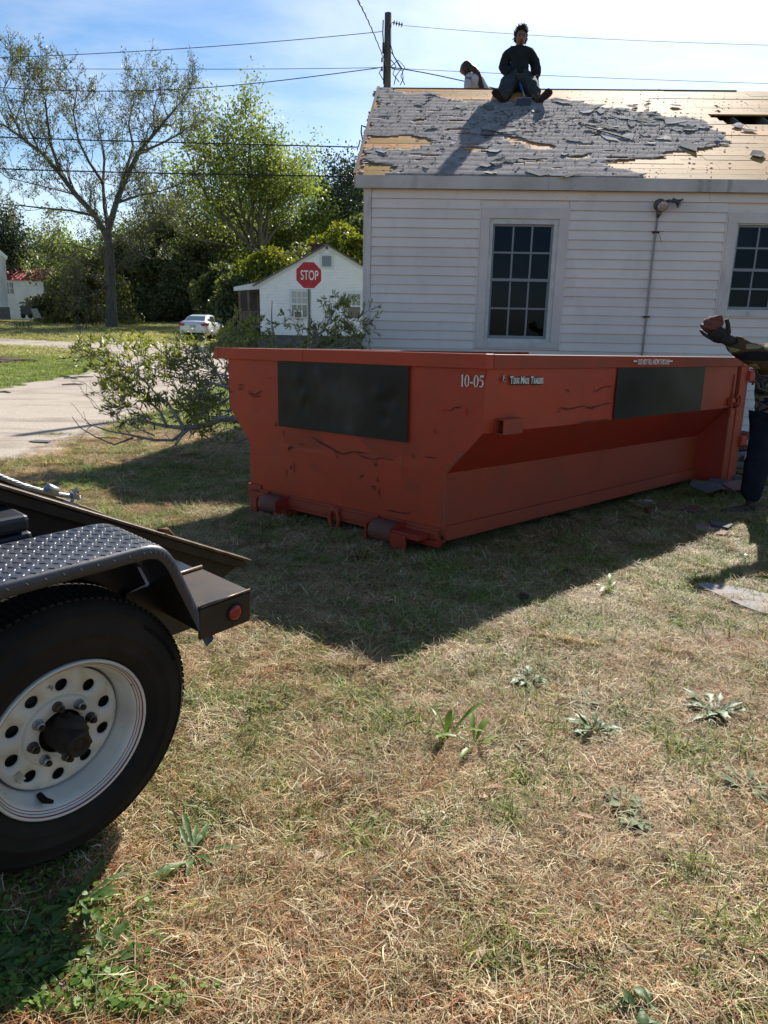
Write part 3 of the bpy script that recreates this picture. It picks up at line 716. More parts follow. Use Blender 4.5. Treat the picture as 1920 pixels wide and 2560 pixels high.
# roof: sheathing planks, a torn layer of felt and shingle over them
hole = [roofpx(x, y) for x, y in ((1772, 289), (1790, 284), (1925, 284), (1990, 286), (1990, 312), (1812, 308), (1795, 299))]
rows = 24; RW = SLEN / rows
def in_hole(u, s): return inside(hole, u, s)
for r in range(rows):
    s0 = r * RW + .003; s1 = (r + 1) * RW - .004; u = -.385 + .06 * (r / rows) ; lefts = u
    cuts = []
    while u < UR + .1:
        L_ = rnd.uniform(1.3, 3.2); cuts.append((u, min(u + L_, UR + .12))); u += L_
    for a, b in cuts:
        pieces = [(a, b)]
        sm = (s0 + s1) / 2; ins = [q for q in np.arange(a, b, .02) if in_hole(q, sm)]
        if ins: pieces = [(a, ins[0]), (ins[-1], b)]
        for a_, b_ in pieces:
            if b_ - a_ < .03: continue
            mb = MB(); h0 = rnd.uniform(-.003, .002); tl = rnd.uniform(-.0015, .0015)
            a2, b2 = a_ + .0015, b_ - .0015
            mb.add([roofp(a2, s0, h0 - .02), roofp(b2, s0, h0 - .02), roofp(b2, s1, h0 - .02), roofp(a2, s1, h0 - .02), roofp(a2, s0, h0 + tl), roofp(b2, s0, h0 - tl), roofp(b2, s1, h0 - tl), roofp(a2, s1, h0 + tl)],
                   [(0, 3, 2, 1), (4, 5, 6, 7), (0, 1, 5, 4), (1, 2, 6, 5), (2, 3, 7, 6), (3, 0, 4, 7)])
            mb.build('roof_plank', wood_raw, house)
mb = MB()
for k in range(24):
    u = -.25 + .4 * k; mb.bar(roofp(u, .05, -.09), roofp(u, SLEN - .02, -.09), .04, .13, SN)
mb.build('rafter', wood_grey, house)
mb = MB(); mb.prism([hp(-.38, 7.1, 3.02), hp(-.33, RIDGE_V + .005, RIDGE_Z - .015), hp(-.33, RIDGE_V + .005, RIDGE_Z - .045), hp(-.38, 7.1, 2.99)], HU * (UR + .45)); mb.build('roof_back', shingle_dk, house)
mb = MB(); mb.bar(hp(-.34, RIDGE_V, RIDGE_Z + .002), hp(5.0, RIDGE_V, RIDGE_Z + .002), .03, .010); mb.build('ridge_cap', mat('ridge_brown', (.08, .04, .03), rough=.7), house)
def rpoly(pts): return [roofpx(860 + .639 * x, .639 * y) for x, y in pts]
felt_main = rpoly([(128, 332), (198, 343), (240, 372), (330, 362), (430, 384), (480, 400), (560, 395), (700, 400), (820, 388), (910, 395), (990, 415), (1060, 425), (1190, 440), (1250, 455), (1330, 455), (1400, 470), (1440, 500), (1480, 520), (1490, 556), (1500, 578), (1400, 588), (1280, 595), (1250, 615), (1120, 625), (1020, 640), (1090, 660), (1150, 680), (1160, 712), (600, 702), (40, 686)])
wood_holes = [rpoly(q) for q in ([(88, 533), (240, 535), (330, 545), (358, 562), (290, 585), (180, 588), (110, 580), (85, 603), (80, 640), (120, 642), (190, 650), (202, 668), (160, 690), (50, 690)],
                                 [(630, 535), (700, 540), (765, 562), (822, 582), (760, 588), (670, 560)], [(868, 612), (960, 604), (968, 612), (900, 626)], [(270, 470), (310, 470), (305, 478), (272, 477)], [(410, 506), (470, 506), (468, 513), (412, 512)],
                                 [(322, 610), (368, 610), (366, 617), (324, 616)], [(970, 528), (1020, 528), (1025, 536), (975, 536)])]
ga = .03; gs = RW / 5; V = []; Fs = []; idx = {}
def fv(i, j):
    if (i, j) not in idx:
        u, s = -.39 + i * ga, j * gs; w = MN.noise(Vector((u * 3, s * 3, 2))) * .003 + (-.004 if j % 5 == 0 else 0) + ((j % 5) - 2) * .0003
        u2 = u + rnd.uniform(-.011, .011); s2 = s + rnd.uniform(-.003, .003)
        idx[(i, j)] = len(V); V.append(tuple(roofp(u2, max(-.01, s2), .008 + w + rnd.uniform(0, .003))))
    return idx[(i, j)]
def felt_at(u, s):
    nu = u + MN.fractal(Vector((u * 2.2, s * 4, 4)), 1, 2, 4) * .16; ns = s + MN.fractal(Vector((u * 2.6, s * 4, 8)), 1, 2, 4) * .075
    if not inside(felt_main, nu, ns): return False
    if any(inside(h, nu, ns) for h in wood_holes): return False
    return MN.fractal(Vector((u * 1.6, s * 8, 20)), 1, 2, 5) < .62
for i in range(int((UR - 3) / ga)):
    for j in range(int(SLEN / gs)):
        if felt_at(-.39 + (i + .5) * ga, (j + .5) * gs): Fs.append((fv(i, j), fv(i + 1, j), fv(i + 1, j + 1), fv(i, j + 1)))
o = np_mesh('roofing_felt', V, Fs, felt_m, house); md = o.modifiers.new('thick', 'SOLIDIFY'); md.thickness = .004; tag(o, kind='stuff')
# loose torn shingles: each one a thing
def scrap(px, py, size, mt, label, group, lift=None, ang=None, asp=None, curl=0.0, name='shingle_scrap'):
    u, s = roofpx(px, py)
    if s > SLEN - .05 or s < .02: return
    n = rnd.randint(4, 6); a0 = rnd.random() * 6.28 if ang is None else ang; asp = asp or rnd.uniform(.4, .85); pts = []
    tx, ty = (rnd.gauss(0, .03), rnd.gauss(0, .05)); h = lift or rnd.uniform(.010, .018)
    for k in range(n):
        t = 6.283 * k / n + rnd.uniform(-.42, .42); rr = size * rnd.uniform(.6, 1.15) / 2
        x, y = rr * math.cos(t) * 1.15, rr * math.sin(t) * asp
        x, y = x * math.cos(a0) - y * math.sin(a0), x * math.sin(a0) + y * math.cos(a0)
        pts.append((x, y, h + abs(x * tx + y * ty) * 1.0 + curl * rnd.random()))
    top = [roofp(u + x, s + y, z) for x, y, z in pts]; c = roofp(u, s, h + rnd.uniform(0, .01))
    bot = [p - SN * .004 for p in top]; cb = c - SN * .004; m = len(top)
    mb = MB(); mb.add(top + [c] + bot + [cb], [(i, (i + 1) % m, m) for i in range(m)] + [(m + 1 + (i + 1) % m, m + 1 + i, 2 * m + 1) for i in range(m)] + [((i + 1) % m, i, m + 1 + i, m + 1 + (i + 1) % m) for i in range(m)])
    o = mb.build(name, mt, org=c)
    if label is None:
        lab = ('tiny ' if size < .09 else 'small ' if size < .15 else 'broad ' if size > .3 else '') + ('dark' if mt is shingle_dk else 'grey') + ' shingle scrap ' + ('near the eave' if s < .8 else 'low on the roof' if s < 1.6 else 'midway up the roof' if s < 2.4 else 'high on the roof') + (' at its left edge' if u < .4 else ' left of the seated man' if u < 1.2 else ' straight below the seated man' if u < 1.9 else ' just right of the seated man' if u < 2.6 else ' in the thickest scatter' if u < 3.4 else ' at the right end of the scatter' if u < 4.1 else ' by the open hole')
        label = lab
    tag(o, label, 'shingle', group)
Z2 = lambda x, y: (860 + .639 * x, .639 * y)
RG = 'torn shingle scraps loose on the roof'
LG = None
for (x, y, sz, dk) in [(175, 405, .16, 1), (460, 418, .26, 0), (300, 408, .2, 0), (350, 372, .28, 0), (560, 425, .4, 0), (635, 432, .3, 0), (640, 450, .25, 1), (850, 402, .3, 1), (945, 440, .34, 1), (975, 425, .35, 0), (1000, 440, .3, 0), (1090, 465, .3, 0), (1040, 458, .3, 0),
                       (965, 492, .3, 1), (1030, 505, .26, 0), (1060, 500, .2, 1), (1120, 485, .32, 0), (1150, 470, .3, 0), (1180, 478, .3, 0), (1200, 490, .25, 0), (1260, 470, .34, 0), (1300, 480, .36, 0), (1340, 490, .3, 0), (1300, 512, .2, 1), (1350, 510, .28, 0), (1400, 500, .25, 1), (1245, 545, .25, 2),
                       (1110, 540, .3, 0), (1040, 545, .3, 0), (1350, 575, .4, 0), (570, 512, .34, 0), (600, 520, .3, 1), (570, 530, .26, 2), (640, 522, .34, 1), (590, 592, .28, 0), (560, 650, .36, 0), (610, 640, .28, 1), (650, 632, .26, 0), (575, 683, .2, 2), (1265, 700, .34, 0), (1300, 698, .26, 1),
                       (150, 595, .26, 1), (160, 610, .16, 0), (345, 508, .22, 2), (290, 415, .16, 0), (330, 392, .18, 2), (160, 455, .2, 0), (780, 480, .12, 2), (610, 560, .1, 0), (1540, 497, .26, 0), (1460, 425, .12, 2), (430, 548, .16, 0), (880, 690, .3, 1), (820, 688, .26, 1), (760, 684, .3, 1), (950, 692, .26, 0), (1620, 610, .3, 0), (1590, 515, .2, 0), (1190, 400, .12, 0), (1080, 430, .2, 0), (1210, 450, .2, 0)]:
    scrap(*Z2(x, y), sz, (shingle_m, shingle_m, shingle_dk)[dk], LG, RG, curl=.014 if dk else .004)
for k in range(70):
    if k < 36: x, y = rnd.gauss(1150, 160), rnd.gauss(478, 32)
    else: x, y = rnd.uniform(150, 1500), rnd.uniform(400, 680)
    scrap(*Z2(x, y), rnd.choice((.06, .08, .11, .16, .22)), rnd.choice((shingle_m, shingle_m, shingle_m, shingle_dk)), LG, RG, curl=rnd.choice((0, .006, .016)))
# countless nail heads, granule clumps and crumbs left on the slope
V = []; Fs = []
for k in range(2600):
    if k % 3: u, s = rnd.uniform(-.3, 6.2), rnd.uniform(.05, SLEN - .05)
    else: u, s = rnd.gauss(2.6, 1.1), rnd.gauss(SLEN * .55, .5)
    if s < .03 or s > SLEN - .03 or u < -.3 or in_hole(u, s): continue
    if not felt_at(u, s) and k % 4: continue
    c = roofp(u, s, .014); r = rnd.choice((.004, .006, .008, .012, .024)) * rnd.uniform(.7, 1.2); b = len(V)
    for q in range(4): a = q * 1.57 + rnd.uniform(-.5, .5); V.append(c + HU * math.cos(a) * r + SDr * math.sin(a) * r * rnd.uniform(.3, 1) + SN * rnd.uniform(-.004, .006))
    V.append(c + SN * rnd.uniform(.004, .012)); Fs += [(b, b + 1, b + 4), (b + 1, b + 2, b + 4), (b + 2, b + 3, b + 4), (b + 3, b, b + 4)]
o = np_mesh('roof_debris', [tuple(v) for v in V], Fs, mat('roof_crumbs', (.05, .04, .035), (.20, .17, .15), 9, .9, island=.5)); tag(o, 'dark crumbs and nails scattered all over the stripped roof slope', kind='stuff')
# loose stick on the slope
p, q = roofpx(*Z2(945, 505)), roofpx(*Z2(1115, 550)); mb = MB(); mb.bar(roofp(*p, .03), roofp(*q, .02), .03, .018, SN)
tag(mb.build('wood_strip', rust, org=roofp(*p, .03)), 'thin brown strip of wood lying diagonally across the roof slope', 'board')
# flood light with its conduit
mb = MB(); 
FS = HS
fl = thing('flood_light', hp(2.95, -.03, 2.79), 'rusty twin flood light under the eave with a grey conduit running down', 'wall lamp')
mb.tube([hp(2.94, -.035, 2.68), hp(2.936, -.03, 2.2), hp(2.94, -.03, 1.6), hp(2.932, -.03, .25)], .015, 8); mb.build('conduit', conduit_m, fl, smooth=True)
for z in (2.52, 1.62):
    mb = MB(); hbox(mb, 2.905, 2.975, -.046, -.014, z - .008, z + .008); mb.build('strap', rust, fl)
mb = MB(); mb.tube([hp(2.955, -.05, 2.52), hp(3.0, -.06, 2.525), hp(3.02, -.05, 2.53)], .003, 4); mb.tube([hp(2.96, -.05, 2.51), hp(2.99, -.055, 2.46), hp(3.0, -.05, 2.42)], .003, 4); mb.build('wire_end', wire_m, fl)
mb = MB(); mb.lathe(hp(2.95, -.012, 2.80), -HV, [(0, 0), (.082, 0), (.082, .04), (.066, .06), (0, .061)], 20); mb.tube([hp(2.95, -.05, 2.75), hp(2.945, -.05, 2.70), hp(2.94, -.035, 2.67)], [.04, .037, .017], 10); mb.build('mounting_box', lamp_metal, fl, smooth=False)
def flood(c, axis, s):
    mb = MB(); mb.lathe(c, axis, [(0.0, -.11 * s), (.02 * s, -.11 * s), (.022 * s, -.06 * s), (.035 * s, -.03 * s), (.060 * s, .0), (.064 * s, .012 * s)], 20); o = mb.build('lamp_head', lamp_metal, fl, smooth=True)
    mb = MB(); mb.lathe(c, axis, [(.060 * s, .010 * s), (.05 * s, .020 * s), (.03 * s, .028 * s), (0, .031 * s)], 20); mb.build('lens', lamp_glass, o, smooth=True)
flood(hp(2.945, -.15, 2.77), -HV * .8 - ZZ * .75 - HU * .1, .92 * HS); flood(hp(3.135, -.12, 2.805), HU * .75 - ZZ * .6 - HV * .35, .82 * HS)
mb = MB(); mb.tube([hp(2.95, -.05, 2.80), hp(2.947, -.1, 2.80)], .021, 8); mb.tube([hp(2.97, -.04, 2.82), hp(3.03, -.08, 2.835), hp(3.08, -.10, 2.82)], .018, 8); mb.build('arm', lamp_metal, fl, smooth=True)
mb = MB(); c = hp(2.94, -.088, 3.0)

# ================================================================== DUMPSTER
DA = Vector((.440, 4.939, -.028)); DX = Vector((.723, .690, -.021)); DY = Vector((-.761, .649, -.019)); DZ = Vector((0, .03, .99955))
def dp(l, w, h): return DA + DX * l + DY * w + DZ * h
dump = thing('dumpster', dp(2.1, 1.1, -.12), 'open red roll-off dumpster with black painted panels and the number 10-05', 'dumpster')
def dquad(mb, pts): mb.add([dp(*p) for p in pts], [tuple(range(len(pts)))]); return mb
def dprism(mb, pts, vec):
    d = DX * vec[0] + DY * vec[1] + DZ * vec[2]; mb.prism([dp(*p) for p in pts], d); return mb
def dbox(mb, l0, l1, w0, w1, h0, h1):
    mb.add([dp(l, w, h) for h in (h0, h1) for w in (w0, w1) for l in (l0, l1)], [(0, 2, 3, 1), (4, 5, 7, 6), (0, 1, 5, 4), (2, 6, 7, 3), (0, 4, 6, 2), (1, 3, 7, 5)]); return mb
WB, WN, WF, HT = 2.19, -.285, 2.475, 1.23
prof = [(0, 0), (0, .49), (WN, .80), (WN, HT), (WF, HT), (WF, .80), (WB, .49), (WB, 0)]
# front sheet with slight dents, subdivided
def sheet(mb, P00, P10, P01, P11, nu, nv, dent, nrm, seed=0):
    vs = []
    for j in range(nv + 1):
        for i in range(nu + 1):
            a, b = i / nu, j / nv
            l, w, h = [(P00[k] * (1 - a) + P10[k] * a) * (1 - b) + (P01[k] * (1 - a) + P11[k] * a) * b for k in range(3)]
            e = min(1, 6 * min(a, 1 - a)) * min(1, 6 * min(b, 1 - b))
            d = (MN.noise(Vector((l * 1.7 + seed, w * 1.7, h * 2.2))) * .7 + MN.noise(Vector((l * 5 + seed, w * 5, h * 5))) * .3) * dent * e
            vs.append(dp(l, w, h) + nrm * d)
    fs = [(j * (nu + 1) + i, j * (nu + 1) + i + 1, (j + 1) * (nu + 1) + i + 1, (j + 1) * (nu + 1) + i) for j in range(nv) for i in range(nu)]
    mb.add(vs, fs); return mb
NF = DY.cross(DZ).normalized() * -1 if DY.cross(DZ).dot(DX) > 0 else DY.cross(DZ).normalized()
NS = DX.cross(DZ).normalized(); NS = NS if NS.dot(DY) < 0 else -NS
mb = MB()
sheet(mb, (0, 0, 0), (0, WB, 0), (0, 0, .49), (0, WB, .49), 30, 8, .012, NF, 1); sheet(mb, (0, 0, .49), (0, WB, .49), (0, WN, .80), (0, WF, .80), 30, 6, .012, NF, 2); sheet(mb, (0, WN, .80), (0, WF, .80), (0, WN, HT), (0, WF, HT), 36, 10, .014, NF, 3)
mb.build('front_panel', red_paint, dump, smooth=True)
mb = MB(); dprism(mb, [(.003, w, h) for w, h in prof], (.012, 0, 0)); mb.build('front_backing', red_dirty, dump)
LE = 4.28
mb = MB(); sheet(mb, (0, WN, .80), (LE, WN, .80), (0, WN, HT), (LE, WN, HT), 50, 8, .014, NS, 5); mb.build('side_panel', red_paint, dump, smooth=True)
mb = MB(); sheet(mb, (0, 0, .49), (LE, 0, .47), (0, WN, .80), (LE, WN, .80), 50, 6, .008, NS, 6); mb.build('sloped_panel', red_fresh, dump, smooth=True)
mb = MB(); sheet(mb, (0, 0, .10), (LE, 0, .10), (0, 0, .49), (LE, 0, .47), 50, 6, .010, NS, 7); mb.build('lower_panel', red_dirty, dump, smooth=True)
mb = MB(); dbox(mb, 0, LE, -.022, .05, .0, .105); dbox(mb, 0, LE, -.030, -.022, .0, .012); mb.build('bottom_rail', red_dirty, dump, bevel=.003)
# inner faces, floor and far side
mb = MB()
for (w0, h0, w1, h1) in ((0, .03, 0, .49), (0, .49, WN, .80), (WN, .80, WN, HT)):
    dprism(mb, [(0.02, w0 + .006, h0), (0.02, w1 + .006, h1), (0.02, w1 + .012, h1), (0.02, w0 + .012, h0)], (LE + .2, 0, 0))
for (w0, h0, w1, h1) in ((WB, .03, WB, .49), (WB, .49, WF, .80), (WF, .80, WF, HT)):
    dprism(mb, [(0.0, w0, h0), (0.0, w1, h1), (0.0, w1 - .01, h1), (0.0, w0 - .01, h0)], (LE + .2, 0, 0))
mb.build('inner_lining', rust, dump)
mb = MB(); dbox(mb, .0, LE + .2, .0, WB, .0, .03); mb.build('floor', rust, dump)
# top rail (square tube) round three sides
mb = MB(); dbox(mb, -.030, .055, WN - .02, 1.45, HT, HT + .098); mb.build('top_rail', red_paint, dump, bevel=.004)
mb = MB(); dbox(mb, -.030, .055, 1.452, WF + .15, HT, HT + .095); dbox(mb, -.034, -.030, WF + .10, WF + .155, HT - .006, HT + .098); mb.build('top_rail', red_paint, dump, bevel=.004)
mb = MB(); dbox(mb, .057, 4.34, WN - .022, WN + .06, HT, HT + .096); mb.build('top_rail', red_dirty, dump, bevel=.004)
mb = MB(); dbox(mb, .057, 4.34, WF - .06, WF + .022, HT, HT + .096); mb.build('top_rail', red_dirty, dump, bevel=.004)
# rear bulkhead, corner post and door
mb = MB(); dprism(mb, [(4.17, -.001, -.0), (4.17, -.001, .49), (4.17, WN, .80), (4.17, WN - .01, .80), (4.17, WN - .01, -.0)], (.012, 0, 0)); mb.build('bulkhead_gusset', red_fresh, dump)
mb = MB(); dbox(mb, 4.182, 4.33, WN - .014, -.001, -.02, .79); mb.build('bulkhead', red_fresh, dump)
mb = MB(); dbox(mb, 4.33, 4.50, WN - .025, WN + .09, -.035, 1.23); dbox(mb, 4.345, 4.50, WN - .03, WN + .09, 1.23, 1.33); mb.build('corner_post', red_paint, dump, bevel=.005)
mb = MB(); dbox(mb, 4.33, 4.50, WF - .09, WF + .02, -.035, 1.33); mb.build('corner_post', red_paint, dump, bevel=.005)
mb = MB(); dbox(mb, 4.507, 4.56, WN - .02, WF + .02, .02, 1.30); mb.build('rear_door', red_dirty, dump, bevel=.004)
for h in (1.13, .42):
    mb = MB(); dbox(mb, 4.50, 4.66, WN - .06, WN + .0, h - .055, h + .055); hg = mb.build('hinge', red_paint, dump, bevel=.004)
    mb = MB(); mb.tube([dp(4.64, WN - .045, h - .10), dp(4.64, WN - .045, h + .09)], .014, 10); dbox(mb, 4.60, 4.68, WN - .085, WN - .01, h + .06, h + .075); dbox(mb, 4.60, 4.68, WN - .085, WN - .01, h - .075, h - .06); mb.build('hinge_pin', red_dirty, hg)
mb = MB(); ring = [dp(4.24 + .075 * math.cos(t), WN - .055, .86 + .075 * math.sin(t)) for t in np.linspace(-2.2, 2.6, 16)]; mb.tube(ring, .011, 6); mb.build('latch_ring', red_paint, dump, smooth=True)
mb = MB(); dbox(mb, 4.10, 4.20, WN - .05, WN - .004, .82, .90); dbox(mb, 4.12, 4.19, WN - .045, WN - .02, .70, .80); dbox(mb, 4.14, 4.17, WN - .10, WN - .04, .83, .86); mb.build('latch', red_paint, dump, bevel=.004)
mb = MB(); dbox(mb, 4.19, 4.205, WN - .016, WN - .006, .70, 1.15); mb.build('weld_rib', red_fresh, dump)
# tarp pocket: open square tube
mb = MB(); q = WN - .075
dbox(mb, .125, .34, q, q + .008, .790, .895); dbox(mb, .125, .34, WN - .012, WN - .004, .790, .895); dbox(mb, .125, .34, q + .008, WN - .012, .790, .798); dbox(mb, .125, .34, q + .008, WN - .012, .887, .895)
mb.build('tarp_pocket', red_dirty, dump)
# understructure: long rails, rollers on brackets, tow ring, cross bar
for w in (.55, 1.62):
    mb = MB(); dbox(mb, .02, 4.4, w, w + .08, -.13, -.002); mb.build('skid_rail', red_dirty, dump, bevel=.003)
mb = MB(); dbox(mb, -.02, .06, .03, WB - .02, -.035, .085); dbox(mb, -.035, -.02, .03, WB - .02, .0, .06); mb.build('front_crossbar', red_dirty, dump, bevel=.004)
for w0 in (.36, 1.66):
    c = dp(-.09, w0, -.005)
    mb = MB(); mb.lathe(c, DY, [(0, 0), (.078, 0), (.086, .012), (.086, .218), (.078, .23), (0, .23)], 26); rl = mb.build('roller', mat('roller_%d' % int(w0 * 100), (.17, .055, .035), (.10, .05, .035), 6, .65, bump=.003, bscale=20), dump, smooth=False)
    for p_ in rl.data.polygons: p_.use_smooth = len(p_.vertices) == 4
    mb = MB(); dprism(mb, [(-.17, w0 - .018, -.12), (-.17, w0 - .018, .045), (-.02, w0 - .018, .085), (.05, w0 - .018, .085), (.05, w0 - .018, -.12)], (0, .014, 0))
    dprism(mb, [(-.17, w0 + .236, -.12), (-.17, w0 + .236, .045), (-.02, w0 + .236, .085), (.05, w0 + .236, .085), (.05, w0 + .236, -.12)], (0, .014, 0)); mb.build('roller_bracket', red_fresh, dump)
mb = MB(); dbox(mb, -.04, .0, .02, .52, -.055, -.01); dbox(mb, -.18, -.166, .20, .34, -.12, .02); dbox(mb, -.165, -.02, .10, .34, .0, .04); mb.build('roller_mount', red_fresh, dump, bevel=.003)
mb = MB(); dbox(mb, -.16, -.0, 1.92, 1.99, -.12, .04); dbox(mb, -.02, .03, 2.03, 2.21, .0, .12); mb.build('roller_mount', red_dirty, dump, bevel=.003)
mb = MB(); ring = [dp(-.055, 1.06 + .05 * math.cos(t), -.02 + .085 * math.sin(t)) for t in np.linspace(0, 6.283, 20)]; mb.tube(ring, .018, 8, cap=False); dbox(mb, -.06, -.0, 1.02, 1.10, .03, .08); mb.build('tow_ring', red_dirty, dump, smooth=True)
# black painted rectangles (flat paint, a hair proud of the sheet)
def patch(l0, l1, w0, w1, h0, h1, nrm, dent, nu, nv, seed, off, name='black_patch', m=black_patch_m):
    mb = MB(); P = lambda a, b: (l0 + (l1 - l0) * a, w0 + (w1 - w0) * a, h0 + (h1 - h0) * b); vs = []
    for j in range(nv + 1):
        for i in range(nu + 1):
            a, b = i / nu, j / nv; l, w, h = P(a, b)
            e1 = min(1, 8 * min(a, 1 - a)) * min(1, 8 * min(b, 1 - b))
            pit = 0
            for (pa, pb, pr, pd) in seed:
                dd = math.hypot((a - pa) * abs(l1 - l0 + w1 - w0), (b - pb) * (h1 - h0)) / pr
                pit -= pd * math.exp(-dd * dd)
            vs.append(dp(l, w, h) + nrm * (off + pit * e1 + MN.noise(Vector((l * 3, w * 3, h * 4))) * dent * e1))
    mb.add(vs, [(j * (nu + 1) + i, j * (nu + 1) + i + 1, (j + 1) * (nu + 1) + i + 1, (j + 1) * (nu + 1) + i) for j in range(nv) for i in range(nu)])
    return mb.build(name, m, dump, smooth=True)
pits = [(.18, .78, .07, .009), (.05, .62, .05, .008), (.07, .25, .06, .009), (.23, .52, .04, .008), (.22, .33, .05, .009), (.92, .60, .06, .009), (.80, .62, .05, .010), (.84, .30, .05, .012), (.87, .52, .05, .010), (.35, .8, .09, .007), (.55, .15, .1, .006), (.98, .45, .05, .012)]
patch(0, 0, 1.772, .350, .680, 1.229, NF, .007, 110, 40, [(a, b, r_, d_ * (1.0 if q % 3 else -1.2)) for q, (a, b, r_, d_) in enumerate(pits)], .023)
patch(1.716, 3.43, WN, WN, .803, 1.228, NS, .005, 40, 12, [(.4, .5, .3, .004)], .013)
# scratches worn through the paint
def strokes(lst, base, nrm, name, m, off=.0105, wd=.0045):
    mb = MB()
    for pts in lst:
        P = [base(*p) for p in pts]; vs = []; n = len(P)
        for i, p in enumerate(P):
            d = (P[min(i + 1, n - 1)] - P[max(i - 1, 0)]).normalized(); s_ = d.cross(nrm).normalized() * wd * (rnd.uniform(.4, 1.2) if 0 < i < n - 1 else .1)
            vs += [p + s_ + nrm * off, p - s_ + nrm * off]
        mb.add(vs, [(2 * i, 2 * i + 1, 2 * i + 3, 2 * i + 2) for i in range(n - 1)])
    return mb.build(name, m, dump)
C4 = lambda x, y: (500 + .4822 * x, 820 + .4822 * y)
C5 = lambda x, y: (1100 + .4943 * x, 820 + .4943 * y)
def fr(x, y): return onplane(*C4(x, y), dp(0, 0, 0), NF)
def si(x, y): return onplane(*C5(x, y), dp(0, WN, 0), NS)
def jag(pts, n=3, j=5):
    out = []
    for a, b in zip(pts[:-1], pts[1:]):
        for k in range(n): out.append((a[0] + (b[0] - a[0]) * k / n + rnd.uniform(-j, j) * (k > 0), a[1] + (b[1] - a[1]) * k / n + rnd.uniform(-j, j) * (k > 0)))
    return out + [pts[-1]]
fs_ = [jag(q) for q in ([(575, 565), (640, 600), (700, 635), (740, 655), (800, 640), (885, 648)], [(700, 640), (720, 685)], [(820, 655), (900, 680), (950, 672), (1010, 690)], [(195, 298), (235, 300)], [(198, 308), (232, 308)], [(196, 317), (236, 316)], [(248, 335), (290, 348), (325, 322)], [(256, 345), (285, 358), (318, 350)], [(250, 320), (275, 338)],
                        [(510, 595), (545, 615)], [(1105, 650), (1108, 680)], [(1290, 430), (1330, 410), (1360, 405)], [(1165, 665), (1230, 678)], [(1215, 520), (1218, 550)], [(152, 335), (178, 330)], [(960, 945), (1070, 960), (1105, 950)], [(830, 775), (850, 760)])]
strokes(fs_, fr, NF, 'scratch', rust)
fs_ = [jag(q, 2, 8) for q in ([(468, 600), (470, 650)], [(478, 605), (462, 640)], [(488, 615), (458, 632)], [(445, 720), (450, 775)], [(485, 685), (490, 755)], [(470, 710), (480, 730)], [(905, 690), (915, 720)], [(918, 688), (905, 715)], [(895, 815), (910, 850)], [(925, 770), (930, 800)], [(888, 820), (900, 830)], [(938, 830), (938, 880)], [(295, 420), (298, 438)], [(660, 745), (660, 770)], [(395, 480), (388, 510)], [(440, 525), (443, 560)], [(362, 258), (376, 262)])]
strokes(fs_, fr, NF, 'rust_spot', rust, wd=.0065)
strokes([[(1050, 585), (1046, 700), (1040, 825)], [(1058, 585), (1052, 660)], [(1074, 585), (1070, 640)]], fr, NF, 'grime_run', mat('pale_run', (.28, .2, .13), (.12, .06, .04), 30, .7), wd=.005)
strokes([jag(q, 3, 4) for q in ([(600, 405), (640, 410), (720, 395), (760, 405), (800, 395), (860, 378)], [(770, 410), (765, 395)], [(690, 480), (760, 470), (860, 462)], [(640, 300), (645, 330)], [(635, 312), (650, 318)], [(770, 305), (775, 325)], [(775, 325), (820, 300), (870, 292)], [(800, 265), (812, 268)], [(595, 430), (600, 405)], [(335, 160), (330, 185)], [(420, 170), (440, 190)], [(465, 150), (450, 180)], [(660, 160), (665, 190)])], si, NS, 'scratch', rust, wd=.005)
def si0(x, y): return onplane(*C5(x, y), dp(0, 0, 0), NS)
strokes([jag(q, 2, 3) for q in ([(25, 720), (60, 690), (95, 650), (130, 630)], [(25, 800), (24, 900), (20, 1000)])], lambda x, y: onplane(*C5(x, y), dp(-.012, 0, 0), NF), NF, 'chipped_edge', mat('rusty_bare_edge', (.26, .15, .08), (.10, .07, .04), 40, .7), off=.004, wd=.009)
strokes([[(1240, 425), (1265, 423), (1290, 428)], [(1378, 405), (1382, 430), (1377, 462)]], fr, NF, 'spray_mark', mat('fresh_red_mark', (.55, .015, .012), rough=.5), off=.016, wd=.014)
# lettering
def text(s, origin, ux, uz, size, m, parent, name, bold=0.0, xs=1.0, ext=.0008, off=None, shear=0):
    c = bpy.data.curves.new(name, 'FONT'); c.body = s; c.size = size; c.extrude = ext; c.offset = bold; c.shear = shear
    c.materials.append(m); t_ = bpy.data.objects.new(name, c); SC.collection.objects.link(t_); bpy.context.view_layer.update(); me_ = bpy.data.meshes.new_from_object(t_.evaluated_get(bpy.context.evaluated_depsgraph_get())); bpy.data.objects.remove(t_)
    o = bpy.data.objects.new(name, me_); SC.collection.objects.link(o)
    ux = ux.normalized(); n = ux.cross(uz).normalized(); uz = n.cross(ux)
    Mx = Matrix((ux * xs, uz, n)).transposed().to_4x4(); Mx.translation = Vector(origin) - (ORG[parent.name] if parent else Vector())
    o.parent = parent; o.matrix_local = Mx; return o
